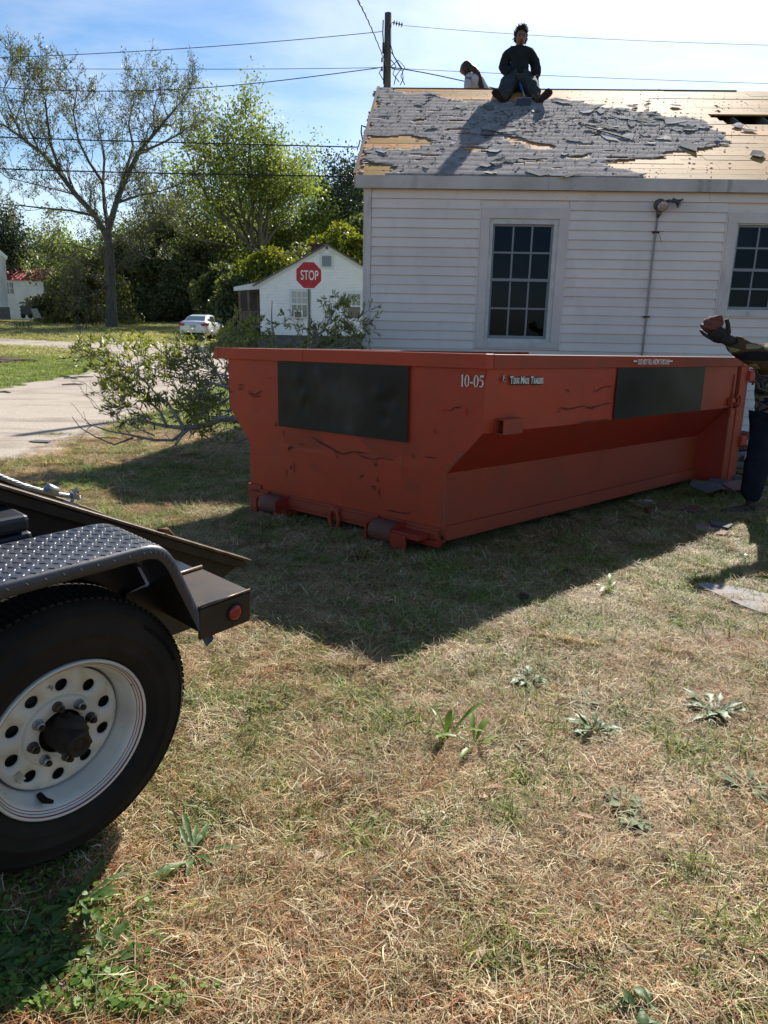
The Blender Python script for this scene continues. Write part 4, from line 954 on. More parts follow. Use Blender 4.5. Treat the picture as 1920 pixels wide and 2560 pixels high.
# serif numerals 10-05 drawn as shapes
def serif_num(ch, x, h, cw, put):
    """put(list of (x,y) polygons) in unit of height"""
    if ch == '1': put([[(x + .16, 0), (x + .36, 0), (x + .36, .04), (x + .31, .06), (x + .31, 1), (x + .27, 1), (x + .12, .88), (x + .13, .84), (x + .20, .86), (x + .20, .06), (x + .16, .04)]])
    if ch == '-': put([[(x + .05, .30), (x + .30, .30), (x + .30, .42), (x + .05, .42)]])
    if ch == '0':
        n = 20; o_ = [(x + .26 + .23 * math.cos(t), .5 + .5 * math.sin(t)) for t in np.linspace(0, 6.283, n + 1)]; i_ = [(x + .26 + .11 * math.cos(t), .5 + .45 * math.sin(t)) for t in np.linspace(0, 6.283, n + 1)]
        put([[o_[k], o_[k + 1], i_[k + 1], i_[k]] for k in range(n)])
    if ch == '5':
        put([[(x + .10, .98), (x + .14, .98), (x + .10, .55), (x + .05, .55)], [(x + .10, .99), (x + .44, .99), (x + .40, .84), (x + .10, .84)]])
        o_ = [(x + .20 + .24 * math.cos(t), .33 + .31 * math.sin(t)) for t in np.linspace(2.0, -2.3, 18)]; i_ = [(x + .18 + .14 * math.cos(t), .33 + .24 * math.sin(t)) for t in np.linspace(2.0, -2.3, 18)]
        put([[o_[k], o_[k + 1], i_[k + 1], i_[k]] for k in range(17)])
mb = MB(); p0 = fr(1352, 302); p1 = fr(1476, 308); hh = (fr(1352, 240) - p0).length; adv = (p1 - p0).length / 2.26; uu = -DY
def put(polys):
    for pl in polys:
        P = [p0 + uu * (x * adv) + DZ * (y * hh) + NF * .016 for x, y in pl]; mb.prism(P, NF * .001)
x = 0
for ch in '10-05': serif_num(ch, x, hh, adv, put); x += {'1': .44, '0': .52, '-': .34, '5': .5}[ch]
mb.build('lettering', letter_white, dump)
# fix the text scale: measured after building
def side_text(s, xa, xb, yb, h, bold, name, m, off=.016, base=si, nrm=NS, dirv=DX, yt=None):
    a = base(xa, yb); Lw = (base(xb, yb) - a).length
    o = text(s, a + nrm * off, dirv, DZ, h, m, dump, name, bold); bpy.context.view_layer.update()
    w = o.dimensions.x if o.dimensions.x > 0 else Lw
    bb = [v[0] for v in o.bound_box]; w = max(bb) - min(bb)
    k = Lw / w; M_ = o.matrix_local.copy(); M_.col[0] = M_.col[0] * k; o.matrix_local = M_; return o
mb = MB(); 
def sticker(xa, ya, xb, yb, name, m, off):
    a = si(xa, yb); b = si(xb, yb); c = si(xb, ya); d = si(xa, ya); q = MB(); q.prism([v + NS * off for v in (a, b, c, d)], NS * .001); return q.build(name, m, dump)
TH = .072
side_text('T', 344, 360, 282, TH, .004, 'lettering_backing', letter_black, .0145)
side_text('EXAS', 361, 390, 282, TH * .8, .004, 'lettering_backing', letter_black, .0145)
for i, (s, a, b, h) in enumerate((('T', 344, 360, TH), ('EXAS', 361, 390, TH * .78), ('M', 397, 413, TH), ('ADE', 414, 441, TH * .78), ('T', 448, 462, TH), ('RAILERS', 463, 511, TH * .78))):
    side_text(s, a - 1, b + 2, 283, h, .0075, 'lettering_backing', letter_black, .0146)
    side_text(s, a, b, 281, h, .0015, 'lettering', letter_white, .0166)
side_text('DO NOT FILL ABOVE THIS LINE', 978, 1135, 184, .062, .001, 'lettering', letter_white, .042)
sticker(955, 163, 974, 171, 'line_mark', letter_white, .040); sticker(1138, 163, 1155, 171, 'line_mark', letter_white, .040)
# little state-shaped emblem with a star
tx = [(.30, 1), (.55, 1), (.55, .62), (.98, .58), (1, .32), (.72, .12), (.62, -.10), (.50, -.08), (.38, .18), (.22, .14), (0, .45), (.30, .50)]
a = si(303, 280); wv = (si(320, 280) - a).length; hv = (si(303, 232) - a).length
mb = MB(); mb.prism([a + DX * (x * wv * 1.1 - .003) + DZ * (y * hv * .9 + .006) + NS * .0146 for x, y in tx], NS * .001); mb.build('emblem', letter_black, dump)
mb = MB(); mb.prism([a + DX * (.5 * wv + (x - .5) * wv * .8) + DZ * (.5 * hv + (y - .45) * hv * .66) + NS * .0166 for x, y in tx], NS * .001); mb.build('emblem', letter_white, dump)
mb = MB(); sc_ = a + DX * (wv * .6) + DZ * (hv * .42) + NS * .019
mb.prism([sc_ + DX * (math.sin(k * .6283) * (.014 if k % 2 == 0 else .006)) + DZ * (math.cos(k * .6283) * (.014 if k % 2 == 0 else .006)) for k in range(10)], NS * .001); mb.build('star', letter_black, dump)
# ================================================================== ROLL-OFF TRAILER
TC = Vector((-.841, 1.705, .376)); TN = Vector((.786, -.614, -.07)).normalized(); TT = Vector((.616, .788, 0)).normalized(); TK = TT.cross(TN) * -1
if TK.z < 0: TK = -TK
def tp(t, n, k): return TC + TT * t + TN * n + TK * k
def tbox(mb, t0, t1, n0, n1, k0, k1): return mb.box(tp((t0 + t1) / 2, (n0 + n1) / 2, (k0 + k1) / 2), (abs(t1 - t0), abs(n1 - n0), abs(k1 - k0)), (TT, TN, TK))
def tpx(x, y, off): return onplane(x * .4522, 1150 + .4522 * y, TC + TN * off, TN)
tr = thing('roll_off_trailer', tp(0, -.1, -.395), 'black roll-off trailer with diamond plate fender, white wheel and tilted rails', 'trailer')
# wheel
mb = MB(); ty = []
for a in np.linspace(0, 1, 6): ty.append((.224 + .03 * a, .0 + .022 * math.sin(a * 1.6)))
ty = [(.214, -.012), (.226, -.002), (.238, .010), (.262, .022), (.264, .0235), (.268, .022), (.300, .024), (.302, .0262), (.306, .024), (.335, .016), (.352, .006), (.354, .009), (.358, .004), (.372, -.008), (.383, -.025), (.388, -.045), (.390, -.08), (.390, -.16), (.386, -.20), (.372, -.222), (.33, -.245), (.26, -.24), (.214, -.215)]
mb.lathe(TC, TN, ty, 96, close=False)
wheel = mb.build('wheel', rubber, tr, smooth=True)
# tread blocks around the shoulder
mb = MB()
for k in range(110):
    a = 6.283 * k / 110; rd = TT * math.cos(a) + TK * math.sin(a); tg = TT * -math.sin(a) + TK * math.cos(a)
    for n0, n1 in ((-.052, -.028), (-.12, -.062), (-.195, -.13)): 
        off = 0 if n0 != -.12 else .5
        mb.box(TC + rd * .3885 + TN * (n0 + n1) / 2, (.007, abs(n1 - n0), .014), (rd, TN, tg))
o = mb.build('tread', rubber, wheel); tag(o, kind='stuff')
# raised moulding on the sidewall: short ribs and blurred letters
mb = MB()
for k in range(36):
    a = R(20 + k * .8); rd = TT * math.cos(a) + TK * math.sin(a); tg = TT * -math.sin(a) + TK * math.cos(a)
    mb.box(TC + rd * .345 + TN * .0125, (.018, .003, .0012), (rd, TN, tg))
mb.build('sidewall_rib', rubber, wheel)
# rim: outer lip, barrel, disc with ten hand holes
def ring(prof, m, name, n=72, par=None): 
    mb = MB(); mb.lathe(TC, TN, prof, n); return mb.build(name, m, par or wheel, smooth=True)
rim = ring([(.226, -.004), (.2285, .010), (.224, .014), (.219, .010), (.216, .0), (.2115, -.002), (.207, -.006), (.201, -.010), (.197, -.028), (.188, -.045), (.185, -.075), (.180, -.082)], rim_white, 'rim')
ring([(.2145, -.0002), (.2128, -.0010)], rim_dark, 'pin_stripe', par=wheel)
ring([(.2190, .0108), (.2176, .0060)], rim_red, 'pin_stripe', par=wheel)
ring([(.2085, -.0038), (.2070, -.0054)], rim_red, 'pin_stripe', par=wheel)
# inner barrel closing towards the back
ring([(.182, -.08), (.182, -.20), (.214, -.213)], rim_white, 'barrel')
mb = MB(); NH = 10; RO, RI, RH, rh = .180, .062, .1365, .0185; disc_n = -.055
vs = []; fs = []
def dpos(r, a, n=None):
    q = disc_n - .014 * max(0, (r - .155) / .025) ** 2 + (.006 if r < .105 else 0) if n is None else n
    return TC + (TT * math.cos(a) + TK * math.sin(a)) * r + TN * q
for h in range(NH):
    a0 = 6.2832 * (h + .35) / NH; hw = 3.14159 / NH; hole = []; outer = []
    m_ = 24
    for k in range(m_):
        t = 6.2832 * k / m_
        ca, sa_ = math.cos(t), math.sin(t)
        hr = RH + rh * sa_; ha = a0 + rh * 1.0 * ca / RH
        hole.append(dpos(hr, ha))
        # square-ish sector boundary
        mscale = 1 / max(abs(ca), abs(sa_)); xx, yy = ca * mscale, sa_ * mscale
        rr = RH + (RO - RH) * yy if yy > 0 else RH + (RH - .105) * yy
        outer.append(dpos(rr, a0 + hw * xx))
    b = len(vs); vs += hole + outer + [p - TN * .006 for p in hole]
    for k in range(m_):
        k2 = (k + 1) % m_; fs += [(b + k, b + k2, b + m_ + k2, b + m_ + k), (b + k2, b + k, b + 2 * m_ + k, b + 2 * m_ + k2)]
mb.add(vs, fs)
mb.lathe(TC, TN, [(.105, disc_n), (.1015, disc_n + .008), (.096, disc_n + .010), (.066, disc_n + .011), (.062, disc_n + .006)], 60)
mb.build('rim_disc', rim_white, wheel, smooth=True)
ring([(.1805, -.068), (.178, -.0655)], rim_dark, 'seam_line')
for k in range(8):
    a = 6.2832 * (k + .12) / 8; c = TC + (TT * math.cos(a) + TK * math.sin(a)) * .0825 + TN * (disc_n + .010)
    mb = MB(); mb.lathe(c, TN, [(0, 0), (.0155, 0), (.0155, .003), (.0128, .006), (.0118, .020), (.009, .022), (0, .022)], 12); nt_ = mb.build('lug_nut', steel_galv if k % 2 else steel_edge, wheel)
    mb = MB(); mb.lathe(c + TN * .022, TN, [(0.0078, 0), (.0078, .007), (0, .007)], 8); mb.build('stud', grease, nt_)
mb = MB(); mb.lathe(TC, TN, [(.064, disc_n - .01), (.0630, disc_n + .006), (.060, disc_n + .0)], 32)
mb.lathe(TC, TN, [(.060, disc_n - .02), (.046, disc_n - .01), (.045, .005), (.043, .012), (.036, .030), (.034, .046), (.029, .050), (.022, .0485), (.021, .045), (.012, .045), (.011, .0475), (0, .048)], 32)
hub = mb.build('hub', grease, wheel, smooth=True)
V_, F_ = blob(tp(.005, -.012, .02), (.052, .030, .046), 20, 12, lambda d: 1 + .18 * MN.noise(d * 3))
mb = MB(); mb.add(V_, F_); mb.build('grease_smear', grease, hub, smooth=True)
ring([(0, disc_n - .02), (.182, disc_n - .03), (.182, -.10), (0, -.105)], grease, 'brake_drum')
a = R(-113); c = TC + (TT * math.cos(a) + TK * math.sin(a)) * .186
mb = MB(); mb.tube([c + TN * -.05, c + TN * -.02, c - (TT * math.cos(a) + TK * math.sin(a)) * .012 + TN * .012], [.0095, .009, .0055], 10); mb.build('valve_stem', rubber, wheel, smooth=True)
mb = MB(); a = R(-143); c = TC + (TT * math.cos(a) + TK * math.sin(a)) * .148 + TN * (disc_n + .002); mb.box(c, (.020, .034, .0015), ((TT * .9 + TK * .4).normalized(), (TK * .9 - TT * .4).normalized(), TN)); mb.build('worn_sticker', mat('worn_sticker', (.30, .27, .23), (.45, .43, .38), 60, .8, bump=.0005), wheel)
# fender: diamond plate arch
fprof = [(-2.2, .515), (.205, .515), (.225, .514), (.245, .511), (.263, .505), (.279, .496), (.293, .484), (.305, .470), (.316, .453), (.326, .434), (.352, .376), (.455, .155)]
NI, NO = -.205, .045
def fplate(mb, off, n0, n1, th=.004):
    pts = []
    for i, (t, k) in enumerate(fprof):
        a = fprof[max(i - 1, 0)]; b = fprof[min(i + 1, len(fprof) - 1)]; d = math.hypot(b[0] - a[0], b[1] - a[1]); nx_, nk = -(b[1] - a[1]) / d, (b[0] - a[0]) / d
        pts.append((t + nx_ * off, k + nk * off))
    return pts
mb = MB(); top = fplate(mb, 0, 0, 0); und = fplate(mb, -.004, 0, 0); vs = []; fs = []
m_ = len(top); vs = []; fs = []
CSX = [(NI, 0), (NO - .03, 0), (NO - .014, 0), (NO - .008, -.0015), (NO - .003, -.006), (NO, -.013), (NO + .001, -.036), (NO - .004, -.036), (NO - .012, -.008), (NI, -.005)]
for i, (t, k) in enumerate(fprof):
    a = fprof[max(i - 1, 0)]; b = fprof[min(i + 1, len(fprof) - 1)]; d = math.hypot(b[0] - a[0], b[1] - a[1]); ox, ok_ = -(b[1] - a[1]) / d, (b[0] - a[0]) / d
    vs += [tp(t + ox * o_, n_, k + ok_ * o_) for n_, o_ in CSX]
nc = len(CSX)
fs = [(i * nc + q, (i + 1) * nc + q, (i + 1) * nc + (q + 1) % nc, i * nc + (q + 1) % nc) for i in range(m_ - 1) for q in range(nc)] + [tuple((m_ - 1) * nc + q for q in range(nc))]
mb = MB(); mb.add(vs, fs)
fen = mb.build('fender', fender_m, tr, smooth=True)
mb = MB()
for (t0, k0), (t1, k1) in zip(fprof[:-1], fprof[1:]):
    L_ = math.hypot(t1 - t0, k1 - k0); nn = max(1, int(L_ / .0225)); dt, dk = (t1 - t0) / L_, (k1 - k0) / L_
    tdir = TT * dt + TK * dk; ndir = TK * dt - TT * dk
    for i in range(nn):
        for j in range(11):
            s = (i + .5) * L_ / nn; n_ = NI + .014 + j * .0220
            if t0 + dt * s < -1.0 or n_ > NO - .012: continue
            c = tp(t0 + dt * s, n_, k0 + dk * s) + ndir * .0006
            sg = 1 if (i + j) % 2 else -1
            ld = (tdir * sg + TN).normalized(); pd = (tdir - TN * sg).normalized()
            mb.add([c + ld * .0100, c + pd * .0022, c - ld * .0100, c - pd * .0022, c + ndir * .0015 + ld * .005, c + ndir * .0015 - ld * .005], [(0, 1, 4), (1, 5, 4), (1, 2, 5), (2, 3, 5), (3, 4, 5), (3, 0, 4)])
            if j == 8: pass
    # lugs on the rolled edge
    for i in range(nn):
        if t0 + dt * (i + .5) * L_ / nn < -1.0 or i % 2: continue
        s = (i + .5) * L_ / nn; c = tp(t0 + dt * s, NO + .0015, k0 + dk * s) - ndir * .018
        ld = (tdir * .8 - ndir).normalized(); pd = (tdir + ndir * .8).normalized()
        mb.add([c + ld * .011, c + pd * .003, c - ld * .011, c - pd * .003, c + TN * .0022], [(0, 1, 4), (1, 2, 4), (2, 3, 4), (3, 0, 4)])
o = mb.build('tread_plate_lug', fender_m, fen); tag(o, kind='stuff')
mb = MB(); mb.prism([tp(t_, NI - .012, k_) for t_, k_ in ((-2.2, .05), (.40, .05), (.40, .24), (.33, .40), (.30, .455), (.27, .485), (.23, .497), (-2.2, .499))], TN * .006); mb.build('inner_fender', black_paint, tr)
# chassis, axle, rear bumper step
mb = MB(); tbox(mb, -3.2, .62, -.34, -.27, .02, .17); tbox(mb, -3.2, .62, -1.75, -1.68, .02, .17); mb.build('chassis_rail', black_paint, tr, bevel=.004)
mb = MB(); mb.tube([tp(0, -.10, 0), tp(0, -1.9, 0)], .038, 12); mb.build('axle', black_paint, tr, smooth=True)
mb = MB(); mb.lathe(tp(0, -2.0, 0), -TN, [(.21, 0), (.30, .01), (.39, -.03), (.39, -.2), (.21, -.22)], 40); mb.build('wheel', rubber, tr, smooth=True)
for t_ in (.50,):
    mb = MB(); tbox(mb, .395, .588, -.195, .047, .272, .280); sp_ = mb.build('bumper_step', steel_dark, tr, bevel=.003)
    mb = MB(); tbox(mb, .395, .592, .036, .049, .170, .271); tbox(mb, .580, .592, -.195, .036, .170, .271); mb.build('bumper_face', steel_dark, tr, bevel=.004)
    mb = MB(); mb.tube([tp(.39, -.195, .283), tp(.590, -.195, .283)], .009, 8); mb.tube([tp(.40, .046, .279), tp(.590, .046, .279), tp(.590, .046, .180)], .0045, 8); mb.build('bumper_edge', steel_edge, sp_, smooth=True)
    mb = MB(); tbox(mb, .30, .58, -.34, -.19, .165, .275); mb.build('bumper_bracket', black_paint, tr)
    c = tp(.528, .0495, .222)
    mb = MB(); mb.lathe(c, TN, [(.031, 0), (.031, .004), (.027, .006), (.0255, .003), (.0, .003)], 28); tl = mb.build('tail_light', rubber, tr, smooth=True)
    mb = MB(); mb.lathe(c, TN, [(.0255, .003), (.024, .007), (.012, .010), (0, .0105)], 28); mb.build('lens', light_red, tl, smooth=True)
# tilted rails
def rail(x0, y0, x1, y1, off, h, ext, wd, name='tilt_rail'):
    A_ = tpx(x0, y0, off); B_ = tpx(x1, y1, off); d = (B_ - A_).normalized(); A_ = A_ - d * ext; up = (TN.cross(d)); up = up if up.z > 0 else -up
    mb = MB(); mb.bar(A_ - up * .006, B_ - up * .006, wd, .012, up); top = mb.build(name, steel_edge, tr, bevel=.003)
    mb = MB(); e = B_ - d * .10 
    mb.prism([A_ - up * .012 - TN * wd * .25, B_ - up * .012 - TN * wd * .25, e - up * h - TN * wd * .25, A_ - up * h - TN * wd * .25], TN * -.008)
    mb.build('rail_web', steel_dark, top)
    mb = MB(); mb.bar(A_ - up * (h - .005), e - up * (h - .005), wd, .010, up); mb.build('rail_flange', steel_dark, top)
    mb = MB(); mb.bar(A_ - up * .030, B_ - d * .01 - up * .030, wd * .55, .030, up); mb.build('rail_strip', steel_dark, top)
    return A_, B_, d, up
A1, B1, d1, u1 = rail(0, 130, 1368, 543, -.42, .135, 1.6, .055)
A2, B2, d2, u2 = rail(0, 92, 556, 286, -1.15, .10, 1.6, .05)
mb = MB(); c = tpx(905, 398, -.42); mb.tube([c - d1 * .03 + TN * .0, c + TN * .012 + u1 * .010, c + d1 * .045], [.004, .011, .004], 6); mb.build('weld_bead', mat('rust_orange', (.28, .10, .04), (.10, .05, .03), 30, .8, bump=.002), tr, smooth=True)
# winch cable with ferrule and clamp: stranded
C0 = tpx(-140, 22, -.85); C1 = tpx(440, 208, -.85); dC = (C1 - C0); LC = dC.length; dC.normalize(); sC = dC.cross(Vector((0, 0, 1))).normalized(); uC = sC.cross(dC)
mb = MB()
for k in range(6):
    P = []
    for i in range(150):
        s = LC * i / 149; a = k * 1.047 + s * 62; sagz = -.02 * math.sin(math.pi * min(1, s / LC))
        P.append(C0 + dC * s + (sC * math.cos(a) + uC * math.sin(a)) * .0062 + uC * sagz)
    mb.tube(P, .0036, 5)
mb.build('winch_cable', steel_galv, tr, smooth=True)
p = tpx(255, 148, -.85); q = tpx(318, 176, -.85); dd = (q - p).normalized()
mb = MB(); mb.tube([p, p + dd * .004, q - dd * .004, q], [.012, .0165, .0165, .012], 14); mb.build('ferrule', steel_galv, tr, smooth=True)
p = tpx(408, 198, -.85); mb = MB(); mb.box(p, (.026, .034, .016), (dC, sC, uC)); mb.tube([p - uC * .045, p + uC * .03], .006, 8); mb.lathe(p + uC * .012, uC, [(0, 0), (.013, 0), (.013, .011), (0, .011)], 6); mb.box(p - uC * .035, (.035, .05, .02), (dC, sC, uC)); mb.build('cable_clamp', steel_galv, tr)
# black storage box on the drawbar side
a = tpx(196, 480, -.30); mb = MB(); mb.box(a - TT * .40 - TN * .28 - TK * .04, (.80, .55, .17), (TT, TN, TK)); bx = mb.build('storage_box', box_black, tr, bevel=.012)
mb = MB(); mb.box(a - TT * .41 - TN * .28 + TK * .075, (.80, .57, .05), (TT, TN, TK)); mb.build('lid', box_black, bx, bevel=.014)

# ================================================================== UTILITY POLE AND WIRES
pb = atY(968, 211, 26); pt = atY(970.5, 33, 26); dirp = (pt - pb).normalized(); base = pb - dirp * ((pb.z - terr(pb.x, 26)) / dirp.z + .3)
up_ = thing('utility_pole', base, 'weathered wooden utility pole rising behind the left end of the stripped roof', 'pole')
mb = MB(); mb.tube([base, pb, pt], [.17, .122, .112], 14); mb.build('pole', pole_wood, up_, smooth=True)
mb = MB(); q = atY(982, 56, 26); q2 = atY(1008, 63, 26); mb.tube([pt - dirp * .35, q, q2], .012, 5)
for k in range(4):
    c = q.lerp(q2, (k + .5) / 4); mb.lathe(c, q2 - q, [(.0, -.03), (.05, -.02), (.08, .0), (.03, .02), (0, .02)], 10)
mb.build('insulator', mat('insulator_brown', (.06, .03, .02), rough=.3), up_)
mb = MB()
for yy in (150, 172): c = atY(955, yy, 25.85); mb.box(c, (.05, .06, .12))
mb.box(atY(958, 120, 25.85), (.06, .06, .3)); mb.tube([atY(958, 50, 25.9), atY(957, 84, 25.9), atY(960, 130, 25.9), atY(959, 210, 25.9)], .02, 5); mb.build('bracket', wire_m, up_)
mb = MB()
for (pts) in ([(978, 150), (990, 165), (982, 185), (998, 205)], [(978, 130), (1004, 170), (990, 190), (985, 212)], [(980, 172), (1006, 176), (1008, 198), (1000, 213)], [(976, 110), (984, 140), (1000, 168), (1010, 174)], [(975, 168), (996, 150), (1012, 168), (1002, 190), (1012, 212)], [(955, 170), (948, 182), (958, 200)]):
    mb.tube([atY(x, y, 25.9) for x, y in pts], .014, 4)
mb.build('wire_tangle', wire_m, up_)
def wire(pts, Y, r, m, label, Y2=None):
    P = []; n = len(pts)
    xs_ = [p[0] for p in pts]; ys_ = [p[1] for p in pts]
    for i in range(41):
        x = xs_[0] + (xs_[-1] - xs_[0]) * i / 40
        # quadratic/lagrange through the measured points
        y = 0
        for a in range(n):
            w = ys_[a]
            for b in range(n):
                if a != b: w *= (x - xs_[b]) / (xs_[a] - xs_[b])
            y += w
        P.append(atY(x, y, Y + ((Y2 or Y) - Y) * i / 40))
    mb = MB(); mb.tube(P, r, 5); o = mb.build('power_line', m, org=P[20]); tag(o, label, 'wire', 'overhead wires'); return o
wire([(-300, 150), (0, 144), (520, 117), (955, 79)], 26, .011, wire_m, 'topmost thin wire running from the left to the top of the pole')
wire([(-300, 173), (0, 172), (470, 173), (952, 169)], 26, .009, wire_m, 'level thin wire second from the top, left of the pole')
wire([(-300, 200), (0, 219), (347, 227), (650, 207), (953, 169)], 26, .014, wire_m, 'twisted sagging wire third from the top, left of the pole')
wire([(-300, 330), (0, 343), (500, 358), (895, 368)], 18, .014, wire_m, 'bold dark wire crossing the crowns, upper of the two low lines')
wire([(-300, 408), (0, 422), (450, 434), (893, 442)], 18, .015, wire_m, 'boldest dark wire, lowest line across the trees')
wire([(1010, 64), (1400, 92), (1920, 113), (2400, 125)], 26, .007, wire_g, 'upper thin wire running right from the insulators')
wire([(975, 170), (1300, 186), (1920, 209), (2400, 222)], 26, .008, wire_g, 'lower thin wire running right behind the seated man')
wire([(975, 168), (1060, 182), (1155, 202), (1250, 224)], 26, .016, wire_m, 'short thick service cable dropping from the pole toward the roof')
wire([(480, 596), (650, 625), (800, 643)], 42, .02, wire_g, 'pale service wire running to the gable of the small house')
P = [atY(880 + i * 4.0, -20 + 190 * (i / 22) ** 1.25 + (1.6 if i % 2 else -1.6), 9 + 16.8 * i / 22) for i in range(23)]
mb = MB(); mb.tube(P, .014, 5); tag(mb.build('power_line', wire_m, org=P[10], smooth=True), 'curly wrapped cable dropping steeply from overhead to the pole', 'wire', 'overhead wires')
# service mast hooks on the far corner of the roof
mast = thing('service_mast', atY(905, 400, 16.5), 'thin bent metal hook and cable at the left rear corner of the roof', 'bracket')
mb = MB(); mb.tube([atY(x, y, 16.5) for x, y in ((903, 372), (907, 352), (903, 330), (904, 314), (915, 318))], .017, 6); mb.build('hook', wire_m, mast); mb = MB(); mb.tube([atY(x, y, 16.5) for x, y in ((896, 368), (900, 350), (906, 356), (901, 372), (906, 392), (900, 420))], .014, 6); mb.build('cable', wire_m, mast)

# ================================================================== STOP SIGN
SY = 22.0; sc0 = atY(772, 688, SY); ss = thing('stop_sign', (sc0.x, SY, terr(sc0.x, SY)), 'red octagonal STOP sign on a galvanised post in front of the small house', 'road sign')
sr = .381; cx = SDIR  # facing the camera, turned slightly
fa = R(6); su = Vector((math.cos(fa), math.sin(fa), 0)); sn_ = Vector((math.sin(fa), -math.cos(fa), 0))
octp = lambda r, off: [sc0 + su * (r * math.cos(R(22.5 + 45 * k))) + ZZ * (r * math.sin(R(22.5 + 45 * k))) + sn_ * off for k in range(8)]
ro = sr / math.cos(R(22.5))
mb = MB(); mb.prism(octp(ro, 0), sn_ * .003); face = mb.build('sign_border', sign_white, ss)
mb = MB(); mb.prism(octp(ro * .955, .0035), sn_ * .001); mb.build('sign_face', sign_red, ss)
o = text('STOP', sc0 - su * .245 - ZZ * .128 + sn_ * .0052, su, ZZ, .38, sign_white, ss, 'lettering', .003)
bb = [v[0] for v in o.bound_box]; wv_ = max(bb) - min(bb)
bpy.context.view_layer.update(); bb = [v[0] for v in o.bound_box]; wv_ = max(bb) - min(bb); M_ = o.matrix_local.copy(); M_.col[0] *= .52 / max(wv_, .01); o.matrix_local = M_
mb = MB()
for yy in (.31, -.31): mb.lathe(sc0 + ZZ * yy + sn_ * .004, sn_, [(0.012, 0), (.012, .006), (0, .006)], 8)
mb.build('bolt', steel_galv, ss)
pz = terr(sc0.x, SY); mb = MB(); px0 = sc0 - sn_ * .03
for dx, dy, w_, d_ in ((0, 0, .03, .006), (-.03, -.012, .006, .03), (.03, -.012, .006, .03), (-.043, -.026, .03, .005), (.043, -.026, .03, .005)):
    mb.box(Vector((px0.x + dx, px0.y - dy - .0, (pz + sc0.z + .35) / 2)), (w_ if w_ > .02 else .006, d_, sc0.z + .35 - pz))
mb.box(Vector((px0.x, px0.y, (pz + sc0.z + .35) / 2)), (.06, .006, sc0.z + .35 - pz)); mb.build('post', steel_galv, ss)

# ================================================================== SMALL WHITE HOUSE
FY = 40.0
def fq(x, y, dy=0): return atY(x, y, FY + dy)
C7 = lambda x, y: (380 + .3617 * x, 560 + .3617 * y)
def f7(x, y, dy=0): return fq(*C7(x, y), dy)
pL = f7(742, 410); pk = f7(1210, 150); pB = f7(742, 765); pR = Vector((2 * pk.x - pL.x, FY, pL.z))
gzb = terr(pL.x, FY)
sh = thing('small_house', ((pL.x + pR.x) / 2, FY + 4, gzb), 'small white gabled house with a porch and a window air conditioner behind the stop sign', 'house')
mb = MB(); Y2 = Vector((0, 9, 0)); mb.prism([Vector((pL.x, FY + .02, pB.z)), Vector((pR.x, FY + .02, pB.z)), Vector((pR.x, FY + .02, pR.z)), Vector((pk.x, FY + .02, pk.z - .15)), Vector((pL.x, FY + .02, pL.z))], Y2); mb.build('wall', far_white, sh)
mb = MB(); mb.box(((pL.x + pR.x) / 2, FY + 4.6, (gzb - .3 + pB.z) / 2), (pR.x - pL.x - .1, 9, pB.z - gzb + .3)); mb.build('foundation', far_grey, sh)
mb = MB(); z = pB.z; 
def halfw(z): return 1.0 if z <= pL.z else max(0.0, 1 - (z - pL.z) / (pk.z - .15 - pL.z))
while z < pk.z - .3:
    h = halfw(z + .1); xa = pk.x + (pL.x - pk.x) * h; xb = pk.x + (pR.x - pk.x) * h
    mb.add([(xa, FY + .018, z + .15), (xb, FY + .018, z + .15), (xb, FY - .008, z + .012), (xa, FY - .008, z + .012), (xa, FY + .018, z), (xb, FY + .018, z)], [(0, 3, 2, 1), (3, 4, 5, 2)]); z += .15
o = mb.build('siding', far_white, sh); tag(o, kind='stuff')
sl = (pk - pL).normalized(); ov = sl * -.35
for sgn in (1, -1):
    e = Vector((pL.x if sgn > 0 else pR.x, FY, pL.z)); k_ = Vector((pk.x, FY, pk.z)); d = (k_ - e).normalized(); e2 = e - d * .35
    nrm = Vector((-d.z, 0, d.x)) if sgn > 0 else Vector((d.z, 0, -d.x)); nrm = nrm if nrm.z > 0 else -nrm
    mb = MB(); mb.prism([e2, k_, k_ + nrm * -.16, e2 + nrm * -.16], Vector((0, -.06, 0))); mb.build('rake_board', far_trim, sh)
    mb = MB(); mb.prism([e2 + nrm * .0, k_ + nrm * .0, k_ + nrm * .07, e2 + nrm * .07], Vector((0, 9.6, 0))); o = mb.build('roof', roof_far, sh)
    o.location.y -= .25
mb = MB(); c = f7(1150, 160, 3.2); mb.box((c.x, c.y, pk.z - .25), (.75, .7, 1.2)); mb.box((c.x, c.y, pk.z + .33), (.86, .8, .12)); mb.build('chimney', chimney_m, sh)
